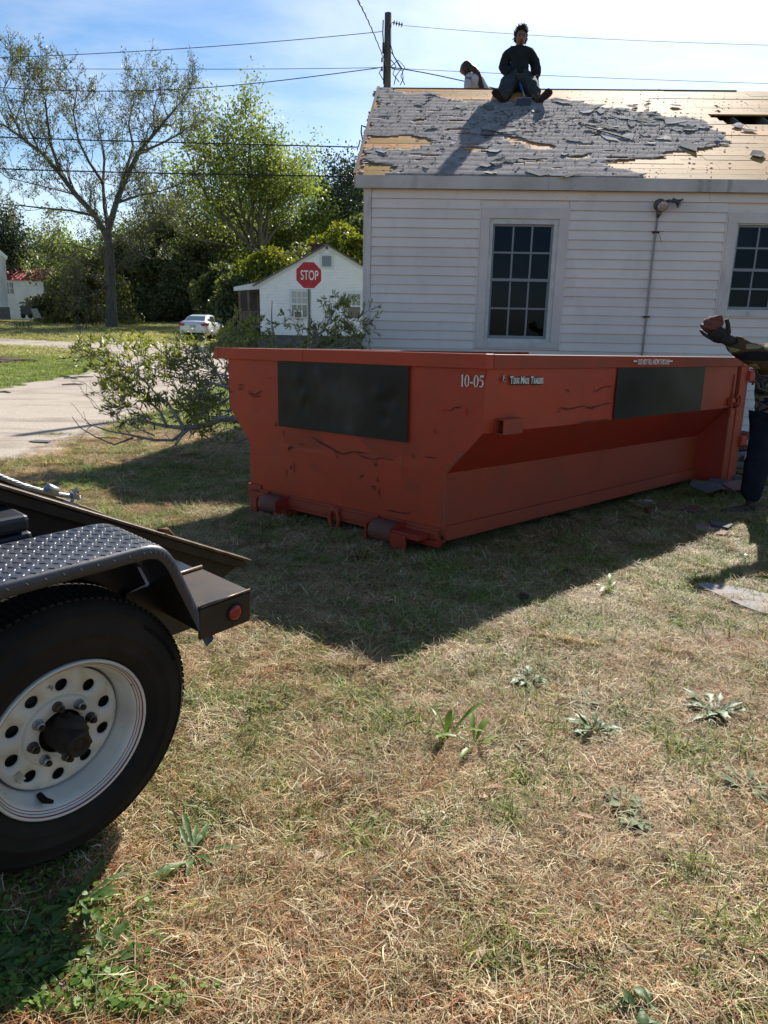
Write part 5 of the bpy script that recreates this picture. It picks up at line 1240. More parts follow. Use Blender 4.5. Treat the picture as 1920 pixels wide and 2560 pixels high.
def far_window(x0, y0, x1, y1, gx0, gy0, gx1, gy1, ac=False):
    a = f7(x0, y1); b = f7(x1, y0); mb = MB(); g0 = f7(gx0, gy1); g1 = f7(gx1, gy0)
    for (xa, xb, za, zb) in ((a.x, g0.x, a.z, b.z), (g1.x, b.x, a.z, b.z), (g0.x, g1.x, a.z, g0.z), (g0.x, g1.x, g1.z, b.z)):
        mb.box(((xa + xb) / 2, FY - .03, (za + zb) / 2), (xb - xa, .06, zb - za))
    w = mb.build('window', far_trim, sh); zm = (g0.z + g1.z) / 2
    mb = MB(); mb.box(((g0.x + g1.x) / 2, FY - .03, zm), (g1.x - g0.x, .04, .06)); mb.build('sash', far_white, w)
    for k in (1, 2):
        x = g0.x + (g1.x - g0.x) * k / 3; mb = MB(); mb.box((x, FY - .028, (zm + g1.z) / 2), (.03, .02, g1.z - zm)); 
        if ac: mb.box((x, FY - .028, (zm + g0.z) / 2), (.03, .02, zm - g0.z))
        mb.build('muntin', far_white, w)
    mb = MB(); mb.box(((g0.x + g1.x) / 2, FY - .028, (zm + g1.z) / 2), (g1.x - g0.x, .02, .03)); mb.build('muntin', far_white, w)
    mb = MB(); mb.box(((g0.x + g1.x) / 2, FY - .012, (zm + g1.z) / 2), (g1.x - g0.x, .004, g1.z - zm)); mb.build('pane', curtain_m if ac else mat('far_glass', (.14, .17, .13), rough=.15, spec=.7), w)
    mb = MB(); mb.box(((g0.x + g1.x) / 2, FY - .011, (zm + g0.z) / 2), (g1.x - g0.x, .004, zm - g0.z)); mb.build('pane', mat('far_glass_low', (.16, .17, .15) if ac else (.04, .05, .045), rough=.15, spec=.7), w)
far_window(955, 455, 1085, 655, 970, 468, 1070, 640, True); far_window(1335, 470, 1462, 665, 1352, 485, 1440, 650)
a = f7(985, 650); b = f7(1045, 598); mb = MB(); mb.box(((a.x + b.x) / 2, FY - .2, (a.z + b.z) / 2), (b.x - a.x, .4, b.z - a.z)); acu = mb.build('air_conditioner', far_white, sh, bevel=.02)
mb = MB(); mb.box(((a.x + b.x) / 2, FY - .405, (a.z + b.z) / 2 - .02), ((b.x - a.x) * .75, .012, (b.z - a.z) * .7)); mb.build('grille', mat('ac_grille', (.16, .14, .12), rough=.7), acu)
a = f7(1160, 310); b = f7(1255, 205); mb = MB(); mb.box(((a.x + b.x) / 2, FY - .02, (a.z + b.z) / 2), (b.x - a.x, .05, b.z - a.z)); gv = mb.build('gable_vent', far_trim, sh)
for k in range(9):
    zz_ = a.z + .12 + (b.z - a.z - .24) * (k + .5) / 9; mb = MB(); mb.add([(a.x + .12, FY - .05, zz_ + .03), (b.x - .12, FY - .05, zz_ + .03), (b.x - .12, FY - .09, zz_ - .025), (a.x + .12, FY - .09, zz_ - .025)], [(0, 1, 2, 3)]); mb.build('slat', mat('vent_slat', (.30, .32, .35), rough=.6) if k == 0 else MAT['vent_slat'], gv)
# porch on the left
a = f7(565, 432); b = f7(728, 395); c = f7(728, 450)
mb = MB(); mb.prism([a, Vector((b.x + .1, FY, b.z)), Vector((b.x + .1, FY, b.z - .12)), a - ZZ * .14], Vector((0, 6, 0))); mb.build('porch_roof', roof_far, sh)
mb = MB(); mb.prism([a - ZZ * .03 - Vector((0, .03, 0)), Vector((b.x + .1, FY - .03, b.z - .05)), Vector((b.x + .1, FY - .03, c.z)), a - ZZ * .22 - Vector((0, .03, 0))], Vector((0, .05, 0))); mb.build('porch_gable', far_trim, sh)
gb = f7(640, 700).z
for x in (600, 662):
    for dy in (.1, 3.0):
        p = f7(x, 445); mb = MB(); mb.box((p.x, FY + dy, (gb + a.z) / 2 - .05), (.1, .1, a.z - gb - .2)); mb.build('porch_post', mat('porch_wood', (.17, .12, .09), (.11, .08, .06), 4, .8) if 'porch_wood' not in MAT else MAT['porch_wood'], sh)
pw = MAT['porch_wood']
p0 = f7(600, 600); p1 = f7(740, 605)
for zz_ in (605, 650): 
    p = f7(600, zz_); mb = MB(); mb.box(((p0.x + p1.x) / 2, FY + .1, p.z), (p1.x - p0.x, .06, .09)); mb.build('porch_rail', pw, sh)
for x in (612, 632, 652, 678): p = f7(x, 600); mb = MB(); mb.box((p.x, FY + .05, (p.z + gb) / 2), (.13, .06, p.z - gb)); mb.build('baluster', pw, sh)
mb = MB(); mb.box(((p0.x + p1.x) / 2, FY + 3, gb - .05), (p1.x - p0.x + .3, 6, .12)); mb.build('porch_floor', wood_grey, sh)
for k in range(4):
    p = f7(590 - 22 * k, 700 + 12 * k); mb = MB(); mb.box((p.x, FY + .9, gb - .18 * (k + 1)), (.32, 1.3, .06)); mb.build('step', wood_grey, sh)
mb = MB(); mb.bar(f7(600, 610, .2), f7(528, 680, .2), .05, .07); mb.build('stair_rail', pw, sh)
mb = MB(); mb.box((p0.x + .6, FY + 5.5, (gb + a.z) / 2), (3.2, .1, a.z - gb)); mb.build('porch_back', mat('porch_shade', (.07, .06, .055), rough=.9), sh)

# ================================================================== PARKED CAR
cyw = 44.0; cc = onground(462, 843); cz = terr(cc.x, cyw); c0 = atY(462, 800, cyw); c0.z = cz + .0
hd = R(3); CF = Vector((math.sin(hd), math.cos(hd), 0)); CR = Vector((math.cos(hd), -math.sin(hd), 0))
base_px_z = atY(430, 846, cyw).z
CO = Vector((atY(482, 800, cyw).x, cyw, base_px_z)) + CR * .0
car = thing('parked_car', CO, 'silvery white four door car parked on the grass by the road, seen from behind', 'car')
cpt = lambda f, r, z: CO + CF * f + CR * r + ZZ * z
st_ = [(-.05, .62, .42, .70, .78), (.0, .80, .28, .86, .95), (.12, .86, .22, .92, 1.02), (.5, .885, .20, .95, 1.06), (1.2, .89, .20, .95, 1.00), (2.4, .89, .20, .93, .98), (3.4, .88, .20, .86, .93), (4.1, .84, .22, .74, .82), (4.42, .72, .28, .60, .66), (4.5, .55, .36, .52, .56)]
mb = MB(); vs = []; 
for (f, w, zb, zs, zt) in st_:
    for r, z in ((-w * .92, zb), (-w, zb + .12), (-w * 1.0, (zb + zs) / 2), (-w * .97, zs), (-w * .82, zt), (0, zt + .02), (w * .82, zt), (w * .97, zs), (w, (zb + zs) / 2), (w, zb + .12), (w * .92, zb)): vs.append(cpt(f, r, z))
n_ = 11; fs = [(i * n_ + k, (i + 1) * n_ + k, (i + 1) * n_ + (k + 1) % n_, i * n_ + (k + 1) % n_) for i in range(len(st_) - 1) for k in range(n_)] + [tuple(range(n_))]
mb.add(vs, fs); mb.build('body', car_white, car, smooth=True)
mb = MB(); cab = [(.35, .70, 1.00), (.95, .60, 1.34), (1.5, .58, 1.43), (2.2, .58, 1.42), (2.9, .62, 1.18), (3.3, .70, .95)]; vs = []
for f, w, z in cab: vs += [cpt(f, -w - .10 * (1.43 - z) , .95), cpt(f, -w, z - .03), cpt(f, -w * .8, z), cpt(f, w * .8, z), cpt(f, w, z - .03), cpt(f, w + .10 * (1.43 - z), .95)]
mb.add(vs, [(i * 6 + k, (i + 1) * 6 + k, (i + 1) * 6 + k + 1, i * 6 + k + 1) for i in range(5) for k in range(5)]); mb.build('roof', car_white, car, smooth=True)
def cq(name, pts, m): 
    mb = MB(); mb.add([cpt(*p) for p in pts], [tuple(range(len(pts)))]); return mb.build(name, m, car)
cq('rear_window', [(.36, -.60, 1.055), (.36, .60, 1.055), (.90, .50, 1.335), (.90, -.50, 1.335)], mat('car_rear_glass', (.10, .16, .17), rough=.08, spec=.8))
cq('side_window', [(.80, .790, .99), (1.95, .785, .99), (1.95, .655, 1.33), (1.25, .655, 1.33)], car_glass); cq('side_window', [(2.0, .785, .99), (2.95, .79, .99), (2.55, .70, 1.22), (2.0, .655, 1.33)], car_glass)
for s in (-1, 1): cq('tail_light', [(-.085, s * .48, .88), (-.02, s * .86, .95), (.14, s * .93, .93), (.10, s * .93, .78), (-.03, s * .86, .76), (-.095, s * .56, .75)], car_light)
cq('licence_plate', [(-.10, -.16, .80), (-.10, .16, .80), (-.10, .16, .66), (-.10, -.16, .66)], mat('plate_pale', (.4, .45, .4), rough=.5))
for f in (.85, 3.5):
    for s in (-1, 1):
        mb = MB(); mb.lathe(cpt(f, s * .70, .31), CR * s, [(0, .19), (.18, .20), (.22, .19), (.315, .17), (.315, .0), (0, 0)], 22); w = mb.build('wheel', rubber, car)
        mb = MB(); mb.lathe(cpt(f, s * .895, .31), CR * s, [(.2, 0), (.19, .012), (0, .0)], 12); mb.build('hub_cap', steel_galv, w)
mb = MB(); mb.box(cpt(.02, 0, .32), (1.3, .1, .16), (CR, CF, ZZ)); mb.build('bumper_insert', rubber, car)

# ================================================================== BUILDINGS FAR LEFT
def fbx(x, y, Y): return atY(x, y, Y)
Cl = lambda x, y: (x * .1808, 560 + y * .1808)
Y1 = 70.0; a = fbx(*Cl(75, 455), Y1); z0_ = fbx(*Cl(118, 1150), Y1); z1_ = fbx(*Cl(118, 1280), Y1)
b1 = thing('white_barn', (a.x - 4, Y1 + 4, z1_.z), 'tall white building with a dark base cut by the left edge of the photo', 'building')
mb = MB(); mb.prism([(a.x - 8, Y1, z0_.z), (z0_.x, Y1, z0_.z), (a.x, Y1, a.z), (a.x - 3.6, Y1, a.z + 3.2), (a.x - 8, Y1, a.z)], (-4.6, 7, 0)); mb.build('wall', mat('barn_white', (.62, .62, .62), (.40, .40, .42), 1.2, .7, stretch=(1, 1, .3)), b1)
mb = MB(); mb.prism([(a.x - 8, Y1 - .05, z1_.z - .3), (z0_.x + .12, Y1 - .05, z1_.z - .3), (z0_.x + .12, Y1 - .05, z0_.z), (a.x - 8, Y1 - .05, z0_.z)], (-4.6, 7, 0)); mb.build('base', far_grey, b1)
mb = MB(); q = fbx(*Cl(130, 455), Y1); mb.prism([(q.x, Y1 - .3, q.z), (a.x - 3.6, Y1 - .3, a.z + 3.5), (a.x - 3.6, Y1 - .3, a.z + 3.25), (q.x - .1, Y1 - .3, q.z - .25)], (-5.0, 7.6, 0)); mb.build('roof', far_white, b1)
Y2_ = 88.0; a = fbx(*Cl(90, 775), Y2_); b = fbx(*Cl(470, 775), Y2_); g1_ = terr(0, Y2_); rt0 = fbx(*Cl(80, 602), Y2_ + 3.5); rt1 = fbx(*Cl(560, 602), Y2_ + 3.5)
b2 = thing('metal_roof_house', ((a.x + b.x) / 2, Y2_ + 3, g1_), 'low pale house with a red ribbed metal roof at the far left', 'house')
mb = MB(); mb.box(((a.x + b.x) / 2 - 1, Y2_ + 3.6, (a.z + g1_ - .5) / 2), (b.x - a.x + 4, 7, a.z - g1_ + .5)); mb.build('wall', mat('pale_block', (.62, .64, .62), (.52, .54, .53), 1, .8), b2)
mb = MB(); xa, xb = a.x - 3.4, b.x + .9; 
mb.prism([(xa, Y2_ - .3, a.z), (xa, Y2_ + 3.6, rt0.z), (xa, Y2_ + 7.5, a.z)], (xb - xa, 0, 0)); rf = mb.build('roof', red_metal, b2)
k = 0
while xa + .45 * k < xb:
    x = xa + .45 * k; mb = MB(); mb.bar((x, Y2_ - .3, a.z + .03), (x, Y2_ + 3.6, rt0.z + .03), .12, .07); mb.build('rib', red_metal, rf); k += 1
q0 = fbx(*Cl(96, 960), Y2_ - .02); q1 = fbx(*Cl(165, 810), Y2_ - .02); mb = MB(); mb.box(((q0.x + q1.x) / 2, Y2_ + .07, (q0.z + q1.z) / 2), (q1.x - q0.x, .12, q1.z - q0.z)); w = mb.build('window', car_glass, b2)
mb = MB(); mb.box(((q0.x + q1.x) / 2, Y2_ - .0, (q0.z + q1.z) / 2), (q1.x - q0.x, .04, .08)); mb.box(((q0.x + q1.x) / 2, Y2_ - .0, (q0.z + q1.z) / 2), (.08, .04, q1.z - q0.z)); mb.build('muntin', far_trim, w)
Y3 = 66.0; a = fbx(*Cl(270, 1130), Y3); b = fbx(*Cl(450, 1295), Y3); 
ct = thing('trash_cart', ((a.x + b.x) / 2, Y3, b.z), 'black slatted bin standing at the edge of the far lawn, left', 'bin')
mb = MB(); mb.box(((a.x + b.x) / 2, Y3 + .8, (a.z + b.z) / 2 + .1), (b.x - a.x, 1.4, a.z - b.z - .2)); mb.build('body', box_black, ct)
for k in range(4): mb = MB(); mb.box(((a.x + b.x) / 2, Y3 + .08, b.z + .3 + .32 * k), (b.x - a.x + .1, .06, .12)); mb.build('slat', box_black, ct)
for s in (.2, .8): mb = MB(); mb.lathe((a.x + (b.x - a.x) * s, Y3 + .1, b.z + .12), (0, -1, 0), [(0, .1), (.2, .1), (.2, 0), (0, 0)], 14); mb.build('wheel', rubber, ct)
a = [fbx(*Cl(x, y), Y3 - .4) for x, y in ((425, 1170), (510, 1165), (575, 1300), (475, 1305))]; mb = MB()
mb.prism(a, (0, .06, 0)); o = mb.build('leaning_boards', mat('pale_board', (.40, .37, .33), (.25, .23, .2), 5, .8, stretch=(4, 4, .6)), org=a[3]); tag(o, 'pale weathered board leaning against the black bin at the far lawn edge', 'board')
# ================================================================== PEOPLE
def skin(name, J, E, mt, parent, sub=2, root=None, noise_amp=0.0, nsc=8, seed=0):
    """J: {key: (pos, radius)}, E: pairs -> one continuous surface"""
    keys = list(J); me = bpy.data.meshes.new(name); o = ORG[parent.name]
    me.from_pydata([tuple(Vector(J[k][0]) - o) for k in keys], [(keys.index(a), keys.index(b)) for a, b in E], [])
    ob = bpy.data.objects.new(name + '_tmp', me); SC.collection.objects.link(ob)
    sk = ob.modifiers.new('s', 'SKIN'); sk.use_smooth_shade = True
    if not me.skin_vertices: me.skin_vertices.new()
    for i, k in enumerate(keys):
        r = J[k][1]; r = (r, r) if not hasattr(r, '__len__') else r
        me.skin_vertices[0].data[i].radius = r; me.skin_vertices[0].data[i].use_root = (k == (root or keys[0]))
    sb = ob.modifiers.new('u', 'SUBSURF'); sb.levels = sub; sb.render_levels = sub
    bpy.context.view_layer.update(); dg = bpy.context.evaluated_depsgraph_get(); ev = ob.evaluated_get(dg); m2 = bpy.data.meshes.new_from_object(ev)
    bpy.data.objects.remove(ob)
    m2.materials.clear(); m2.materials.append(mt); m2.polygons.foreach_set('use_smooth', [True] * len(m2.polygons))
    if noise_amp:
        for v in m2.vertices:
            c = v.co * nsc + Vector((seed, 0, 0)); n = v.normal; v.co += n * (MN.noise(c) * noise_amp + MN.noise(c * 2.7) * noise_amp * .5)
        m2.update()
    nb = bpy.data.objects.new(name, m2); SC.collection.objects.link(nb); nb.parent = parent; ORG[nb.name] = o
    return nb
def hand(parent, wrist, d, palm_n, s, mt, curl=.9, name='glove', spread=.12, thumb=1):
    """palm plus five bent fingers; d: pointing direction, palm_n: side the palm faces"""
    d = Vector(d).normalized(); n = Vector(palm_n); n = (n - d * n.dot(d)).normalized(); s_ = d.cross(n); mb = MB(); w = Vector(wrist)
    V_, F_ = blob(w + d * .045 * s, (1, 1, 1), 12, 8); c = w + d * .045 * s
    V2 = []
    for v in V_:
        q = v - c; V2.append(c + d * q.x * .055 * s + s_ * q.y * .043 * s + n * q.z * .019 * s)
    mb.add(V2, F_)
    mb.tube([w - d * .03 * s, w, w + d * .03 * s], [.030 * s, .028 * s, .030 * s], 10)
    for k, (off, L_, r) in enumerate(((-.032, .070, .0095), (-.011, .080, .010), (.011, .075, .0098), (.031, .058, .0085))):
        p = w + d * .078 * s + s_ * off * s; dd = (d + s_ * off * spread * 20).normalized(); P = [w + d * .05 * s + s_ * off * s, p]; rr = [r * s * 1.05, r * s]
        for j, fr_ in enumerate((.45, .32, .23)):
            a = curl * (.5 + .5 * j); dd = (dd * math.cos(a * .8) + n * math.sin(a * .8)).normalized(); n = n; p = p + dd * L_ * fr_ * s; P.append(p); rr.append(r * s * (.95 - .12 * j))
        mb.tube(P, rr, 8)
    p = w + d * .020 * s - s_ * .034 * s * thumb; dd = (d * .55 - s_ * .8 * thumb + n * .35).normalized(); P = [w + d * .01 * s - s_ * .012 * s * thumb, p]; rr = [.015 * s, .0135 * s]
    for L_, a in ((.034, .1), (.028, .35)): dd = (dd + d * a + n * a * .6).normalized(); p = p + dd * L_ * s; P.append(p); rr.append(.0105 * s)
    mb.tube(P, rr, 8)
    return mb.build(name, mt, parent, smooth=True)
def head(parent, c, f, up, s, hair=True, beard=True):
    f = Vector(f).normalized(); up = Vector(up); up = (up - f * up.dot(f)).normalized(); r = f.cross(up)
    V_, F_ = blob((0, 0, 0), (1, 1, 1), 32, 24); V2 = []
    for v in V_:
        x, y, z = v.dot(Vector((1, 0, 0))), v.dot(Vector((0, 1, 0))), v.z     # x right, y forward
        q = Vector((x * .074, y * .092, z * .112))
        if z < 0: q.x *= 1 - .28 * (-z) ** 1.5; q.y *= 1 - .10 * (-z) ** 2
        if y > 0:
            q.y -= .010 * y * (abs(x) ** 2) * 1.0
            g = lambda a, b, w, h: math.exp(-((x - a) / w) ** 2 - ((z - b) / h) ** 2)
            q.y += y * (.022 * g(0, -.13, .13, .20) + .008 * g(0, .08, .10, .2) - .010 * g(.38, .10, .2, .13) - .010 * g(-.38, .10, .2, .13) + .006 * g(0, .30, .5, .12) + .007 * g(0, -.46, .26, .07) - .006 * g(0, -.60, .3, .06) + .010 * g(0, -.85, .25, .15) + .004 * g(.45, -.1, .2, .2) + .004 * g(-.45, -.1, .2, .2))
        V2.append(c + (r * q.x + f * q.y + up * q.z) * s)
    mb = MB(); mb.add(V2, F_); h = mb.build('head', skin_m, parent, smooth=True)
    P = lambda x, y, z: c + (r * x + f * y + up * z) * s
    for sg in (-1, 1):
        mb = MB(); V_, F_ = blob((0, 0, 0), (1, 1, 1), 10, 8); mb.add([P(sg * .076 + v.x * .010, -.005 + v.y * .018, -.002 + v.z * .030) for v in V_], F_); mb.build('ear', skin_m, h, smooth=True)
        mb = MB(); V_, F_ = blob((0, 0, 0), (1, 1, 1), 10, 8); mb.add([P(sg * .029 + v.x * .0125, .0745 + v.y * .010, .012 + v.z * .0065) for v in V_], F_); mb.build('eye', letter_black, h, smooth=True)
        mb = MB(); mb.tube([P(sg * .012, .091, .028), P(sg * .03, .088, .033), P(sg * .046, .076, .027)], [.0035 * s, .0045 * s, .002 * s], 6); mb.build('eyebrow', hair_m, h, smooth=True)
    mb = MB(); mb.tube([P(-.024, .079, -.050), P(-.01, .092, -.048), P(0, .094, -.049), P(.01, .092, -.048), P(.024, .079, -.050)], [.002 * s, .005 * s, .0055 * s, .005 * s, .002 * s], 6); mb.build('mouth', mat('lips', (.15, .06, .05), rough=.5) if 'lips' not in MAT else MAT['lips'], h, smooth=True)
    if beard:
        mb = MB(); V_, F_ = blob((0, 0, 0), (1, 1, 1), 12, 8); mb.add([P(v.x * .022, .078 + v.y * .014, -.086 + v.z * .020) for v in V_], F_)
        mb.tube([P(-.022, .084, -.038), P(0, .095, -.035), P(.022, .084, -.038)], [.002 * s, .0035 * s, .002 * s], 6); mb.build('beard', hair_m, h, smooth=True)
    if hair:
        V_, F_ = blob((0, 0, 0), (1, 1, 1), 20, 14, lambda d: 1 + .10 * MN.noise(d * 4)); keep = []
        mb = MB()
        V3 = []
        for v in V_:
            x, y, z = v.x, v.y, v.z
            if y > .15 and z < .55: y = .15
            V3.append(P(x * .086, y * .10 - .008, z * .112 + .022))
        mb.add(V3, F_)
        rs = random.Random(3)
        for k in range(520):
            th = rs.random() * 6.283; zz = rs.uniform(-.55, 1); rr_ = math.sqrt(max(0, 1 - zz * zz)); d = Vector((rr_ * math.cos(th), rr_ * math.sin(th), zz))
            if d.y > .35 and d.z < .50: continue
            if d.z < -.1 and d.y > .1 and abs(d.x) < .8: continue
            b_ = Vector((d.x * .080, d.y * .096 - .006, d.z * .112 + .020)); pts = [P(*b_)]; L_ = rs.uniform(.014, .036) * (1.35 if d.z > .3 else 1); q = b_.copy(); dd = d.copy()
            for j in range(4): dd = (dd + Vector((rs.gauss(0, .6), rs.gauss(0, .6), rs.gauss(0, .5) + (.15 if d.z > .2 else -.25)))).normalized(); q = q + dd * L_ / 3; pts.append(P(*q))
            mb.tube(pts, [.006 * s, .006 * s, .005 * s, .0035 * s, .0015 * s], 4)
        mb.build('hair', hair_m, parent, smooth=True)
    return h

def rp(x, y, dv): return onplane(1080 + x * .217, 20 + y * .217, HO + HV * (RIDGE_V + dv), HV)
seat = hp((rp(1000, 935, 0) - HO).dot(HU) / HS ** 2, RIDGE_V - .05, RIDGE_Z)
man = thing('person', seat, 'man in a dark sweater sitting on the roof ridge with legs spread toward us', 'person', 'people working on the roof')
MS = 1.13 * HS
K = dict(pelvis=(rp(995, 850, -.05), (.15, .12)), belly=(rp(1000, 740, -.04), (.150, .115)), chest=(rp(1003, 600, -.02), (.165, .115)), top=(rp(1005, 500, .0), (.13, .085)), neck=(rp(1006, 445, .0), .058), nk2=(rp(1008, 415, -.01), .05),
         sl=(rp(880, 530, .0), .095), el=(rp(822, 700, .03), .078), wl=(rp(905, 770, -.16), .050), sr_=(rp(1130, 522, .0), .095), er=(rp(1200, 670, .05), .078), wr=(rp(1205, 805, .0), .050),
         hl=(rp(930, 870, -.06), .115), kl=(rp(850, 905, -.40), .095), al=(rp(848, 1035, -.68), .066), hr=(rp(1070, 870, -.06), .115), kr=(rp(1140, 895, -.40), .095), ar=(rp(1200, 1030, -.66), .066))
K = {k: (v[0], tuple(q * MS for q in v[1]) if hasattr(v[1], '__len__') else v[1] * MS) for k, v in K.items()}
body_E = [('pelvis', 'belly'), ('belly', 'chest'), ('chest', 'top'), ('top', 'neck'), ('neck', 'nk2'), ('top', 'sl'), ('sl', 'el'), ('el', 'wl'), ('top', 'sr_'), ('sr_', 'er'), ('er', 'wr'), ('pelvis', 'hl'), ('hl', 'kl'), ('kl', 'al'), ('pelvis', 'hr'), ('hr', 'kr'), ('kr', 'ar')]
Jb = {k: (v[0], tuple(q * .78 for q in v[1]) if hasattr(v[1], '__len__') else v[1] * .78) for k, v in K.items()}; Jb['neck'] = (K['neck'][0], .062 * HS); Jb['nk2'] = (rp(1010, 400, -.02), .060 * HS)
skin('body', Jb, body_E, skin_m, man)
up_keys = ['pelvis', 'belly', 'chest', 'top', 'neck', 'sl', 'el', 'wl', 'sr_', 'er', 'wr']
Js = {k: K[k] for k in up_keys}; Js['neck'] = (rp(1006, 455, .0), .066 * HS); Js['pelvis'] = (rp(997, 800, -.05), (.165 * HS, .13 * HS))
skin('sweater', Js, [e for e in body_E if e[0] in Js and e[1] in Js], sweater_m, man, noise_amp=.026, nsc=7)
Jt = {k: K[k] for k in ('pelvis', 'hl', 'kl', 'al', 'hr', 'kr', 'ar')}; Jt['pelvis'] = (rp(997, 845, -.04), (.165 * HS, .13 * HS)); Jt = {k: (v[0], tuple(q * 1.12 for q in v[1]) if hasattr(v[1], '__len__') else v[1] * 1.15) for k, v in Jt.items()}
skin('trousers', Jt, [e for e in body_E if e[0] in Jt and e[1] in Jt], trouser_m, man, noise_amp=.035, nsc=9, seed=4)
head(man, rp(1022, 345, -.05), -HV * .93 - HU * -.06 - ZZ * .22, ZZ + HU * .03, 1.06 * HS)
def boot(par, heel, toe, ankle, w, name='boot'):
    heel, toe, ankle = Vector(heel), Vector(toe), Vector(ankle); d = toe - heel; L_ = d.length; d.normalize(); upv = (ankle - heel); upv = (upv - d * upv.dot(d)).normalized(); sd_ = d.cross(upv)
    def sec(t, ww, h, n=12, sole=0): 
        c = heel + d * L_ * t; out = []
        for k in range(n):
            a = 6.283 * k / n; x, z = math.cos(a), math.sin(a); out.append(c + sd_ * x * ww / 2 + upv * ((z * .5 + .5) * h if z > -.5 else .0))
        return out
    mb = MB(); S_l = [(-.02, .3, .5), (.0, .75, .95), (.15, .85, 1.0), (.35, .8, .85), (.55, .95, .62), (.8, 1.05, .5), (.95, .85, .38), (1.0, .4, .25)]; n = 12; vs = []
    for t, a, b in S_l: vs += sec(t, w * a, .10 * b)
    fs = [(i * n + k, i * n + (k + 1) % n, (i + 1) * n + (k + 1) % n, (i + 1) * n + k) for i in range(len(S_l) - 1) for k in range(n)] + [tuple(range(n)), tuple(range((len(S_l) - 1) * n, len(S_l) * n))]
    mb.add(vs, fs); mb.tube([heel + d * L_ * .16 + upv * .06, ankle, ankle + (ankle - heel - d * L_ * .15) * .5], [w * .45, w * .46, w * .44], 12)
    b = mb.build(name, boot_m, par, smooth=True)
    mb = MB(); pl = []
    for t, a in ((-.03, .35), (.02, .8), (.2, .86), (.4, .74), (.6, .98), (.82, 1.08), (.97, .85), (1.03, .4)): pl.append((t, a))
    poly = [heel + d * L_ * t + sd_ * w * a / 2 for t, a in pl] + [heel + d * L_ * t - sd_ * w * a / 2 for t, a in reversed(pl)]
    mb.prism([p + upv * .004 for p in poly], upv * -.026); so = mb.build('sole', sole_m, b)
    mb = MB()
    for k in range(9): mb.box(heel + d * L_ * (.08 + .1 * k) - upv * .024, (.012, w * .7, .008), (d, sd_, upv))
    mb.build('tread', sole_m, so)
boot(man, rp(835, 1085, -.74), rp(712, 945, -.84), rp(850, 1025, -.66), .14)
boot(man, rp(1215, 1100, -.73), rp(1372, 945, -.80), rp(1200, 1030, -.62), .14)
hand(man, rp(925, 770, -.18), rp(985, 815, -.24) - rp(925, 770, -.18), -HV * .2 - ZZ, 1.6, glove_m, .8, thumb=-1)
hand(man, rp(1205, 815, .0), rp(1195, 880, -.06) - rp(1205, 815, .0), HV - HU * .3, 1.5, glove_m, .7)
# roofing stripper he holds
tool = thing('shingle_stripper', rp(1060, 1040, -.78), 'blue handled shingle stripping shovel with a toothed black head between the seated man\'s boots', 'shovel')
mb = MB(); h0, h1 = rp(1012, 868, -.46), rp(1066, 1022, -.78); hm = h0.lerp(h1, .55)
mb.tube([h0, hm], .019, 10); mb.build('handle', blue_m, tool, smooth=True); mb = MB(); mb.tube([hm, h1], [.016, .014], 10); mb.build('shaft', steel_galv, tool, smooth=True)
a_, b_, c_, d_ = rp(985, 1040, -.78), rp(1148, 1036, -.78), rp(1128, 1138, -.92), rp(948, 1140, -.92)
mb = MB(); nb = (b_ - a_).cross(c_ - b_).normalized(); mb.prism([a_, b_, c_, d_], nb * .02); mb.build('blade', box_black, tool)
mb = MB(); mt_ = MB()
for k in range(11):
    p = a_.lerp(b_, (k + .5) / 11); u_ = (a_ - d_).normalized(); s_ = (b_ - a_).normalized() * .0115; mb.prism([p - s_, p + s_, p + u_ * .030 + s_ * .3, p + u_ * .030 - s_ * .3], nb * .012)
    p = d_.lerp(c_, (k + .5) / 11); mt_.prism([p - s_, p + s_, p - u_ * .032 + s_ * .2, p - u_ * .032 - s_ * .2], nb * .012)
mb.build('teeth', steel_galv, tool); mt_.build('teeth', box_black, tool)
# second worker bending on the far slope
DV = 1.75
bs_ = rp(470, 860, DV); rear = thing('person', (bs_.x, bs_.y, roofp(0, 0).z + 0.6), 'person with a long dark braid in a pale shirt bending behind the roof ridge', 'person', 'people working on the roof')
zr = (RIDGE_Z - DV * .53) * HS + HZ
J2 = dict(pelvis=(rp(640, 1080, DV + .1), (.15, .12)), belly=(rp(585, 960, DV + .05), (.15, .12)), chest=(rp(510, 860, DV), (.17, .13)), top=(rp(450, 800, DV), (.13, .10)), neck=(rp(405, 765, DV), .05), nk2=(rp(392, 735, DV), .048),
          sl=(rp(420, 835, DV - .15), .075), el=(rp(395, 960, DV - .25), .055), wl=(rp(330, 1040, DV - .3), .035), sr_=(rp(470, 790, DV + .17), .075), er=(rp(420, 930, DV + .3), .055), wr=(rp(350, 1020, DV + .3), .035),
          hl=(rp(640, 1120, DV + .05), .095), hr=(rp(690, 1120, DV + .2), .095))
def zset(p, z): return Vector((p.x, p.y, z))
J2['kl'] = (zset(rp(620, 1120, DV + .1), zr + .66), .07); J2['al'] = (zset(rp(650, 1120, DV + .15), zr + .14), .05); J2['kr'] = (zset(rp(690, 1120, DV + .4), zr + .56), .07); J2['ar'] = (zset(rp(720, 1120, DV + .45), zr + .04), .05)
J2 = {k: (v[0], tuple(q * HS for q in v[1]) if hasattr(v[1], '__len__') else v[1] * HS) for k, v in J2.items()}
skin('body', {k: (v[0], tuple(q * .8 for q in v[1]) if hasattr(v[1], '__len__') else v[1] * .8) for k, v in J2.items()}, body_E, skin_m, rear)
Js = {k: J2[k] for k in up_keys}; Js['wl'] = (J2['el'][0].lerp(J2['wl'][0], .15), .075); Js['wr'] = (J2['er'][0].lerp(J2['wr'][0], .15), .075)
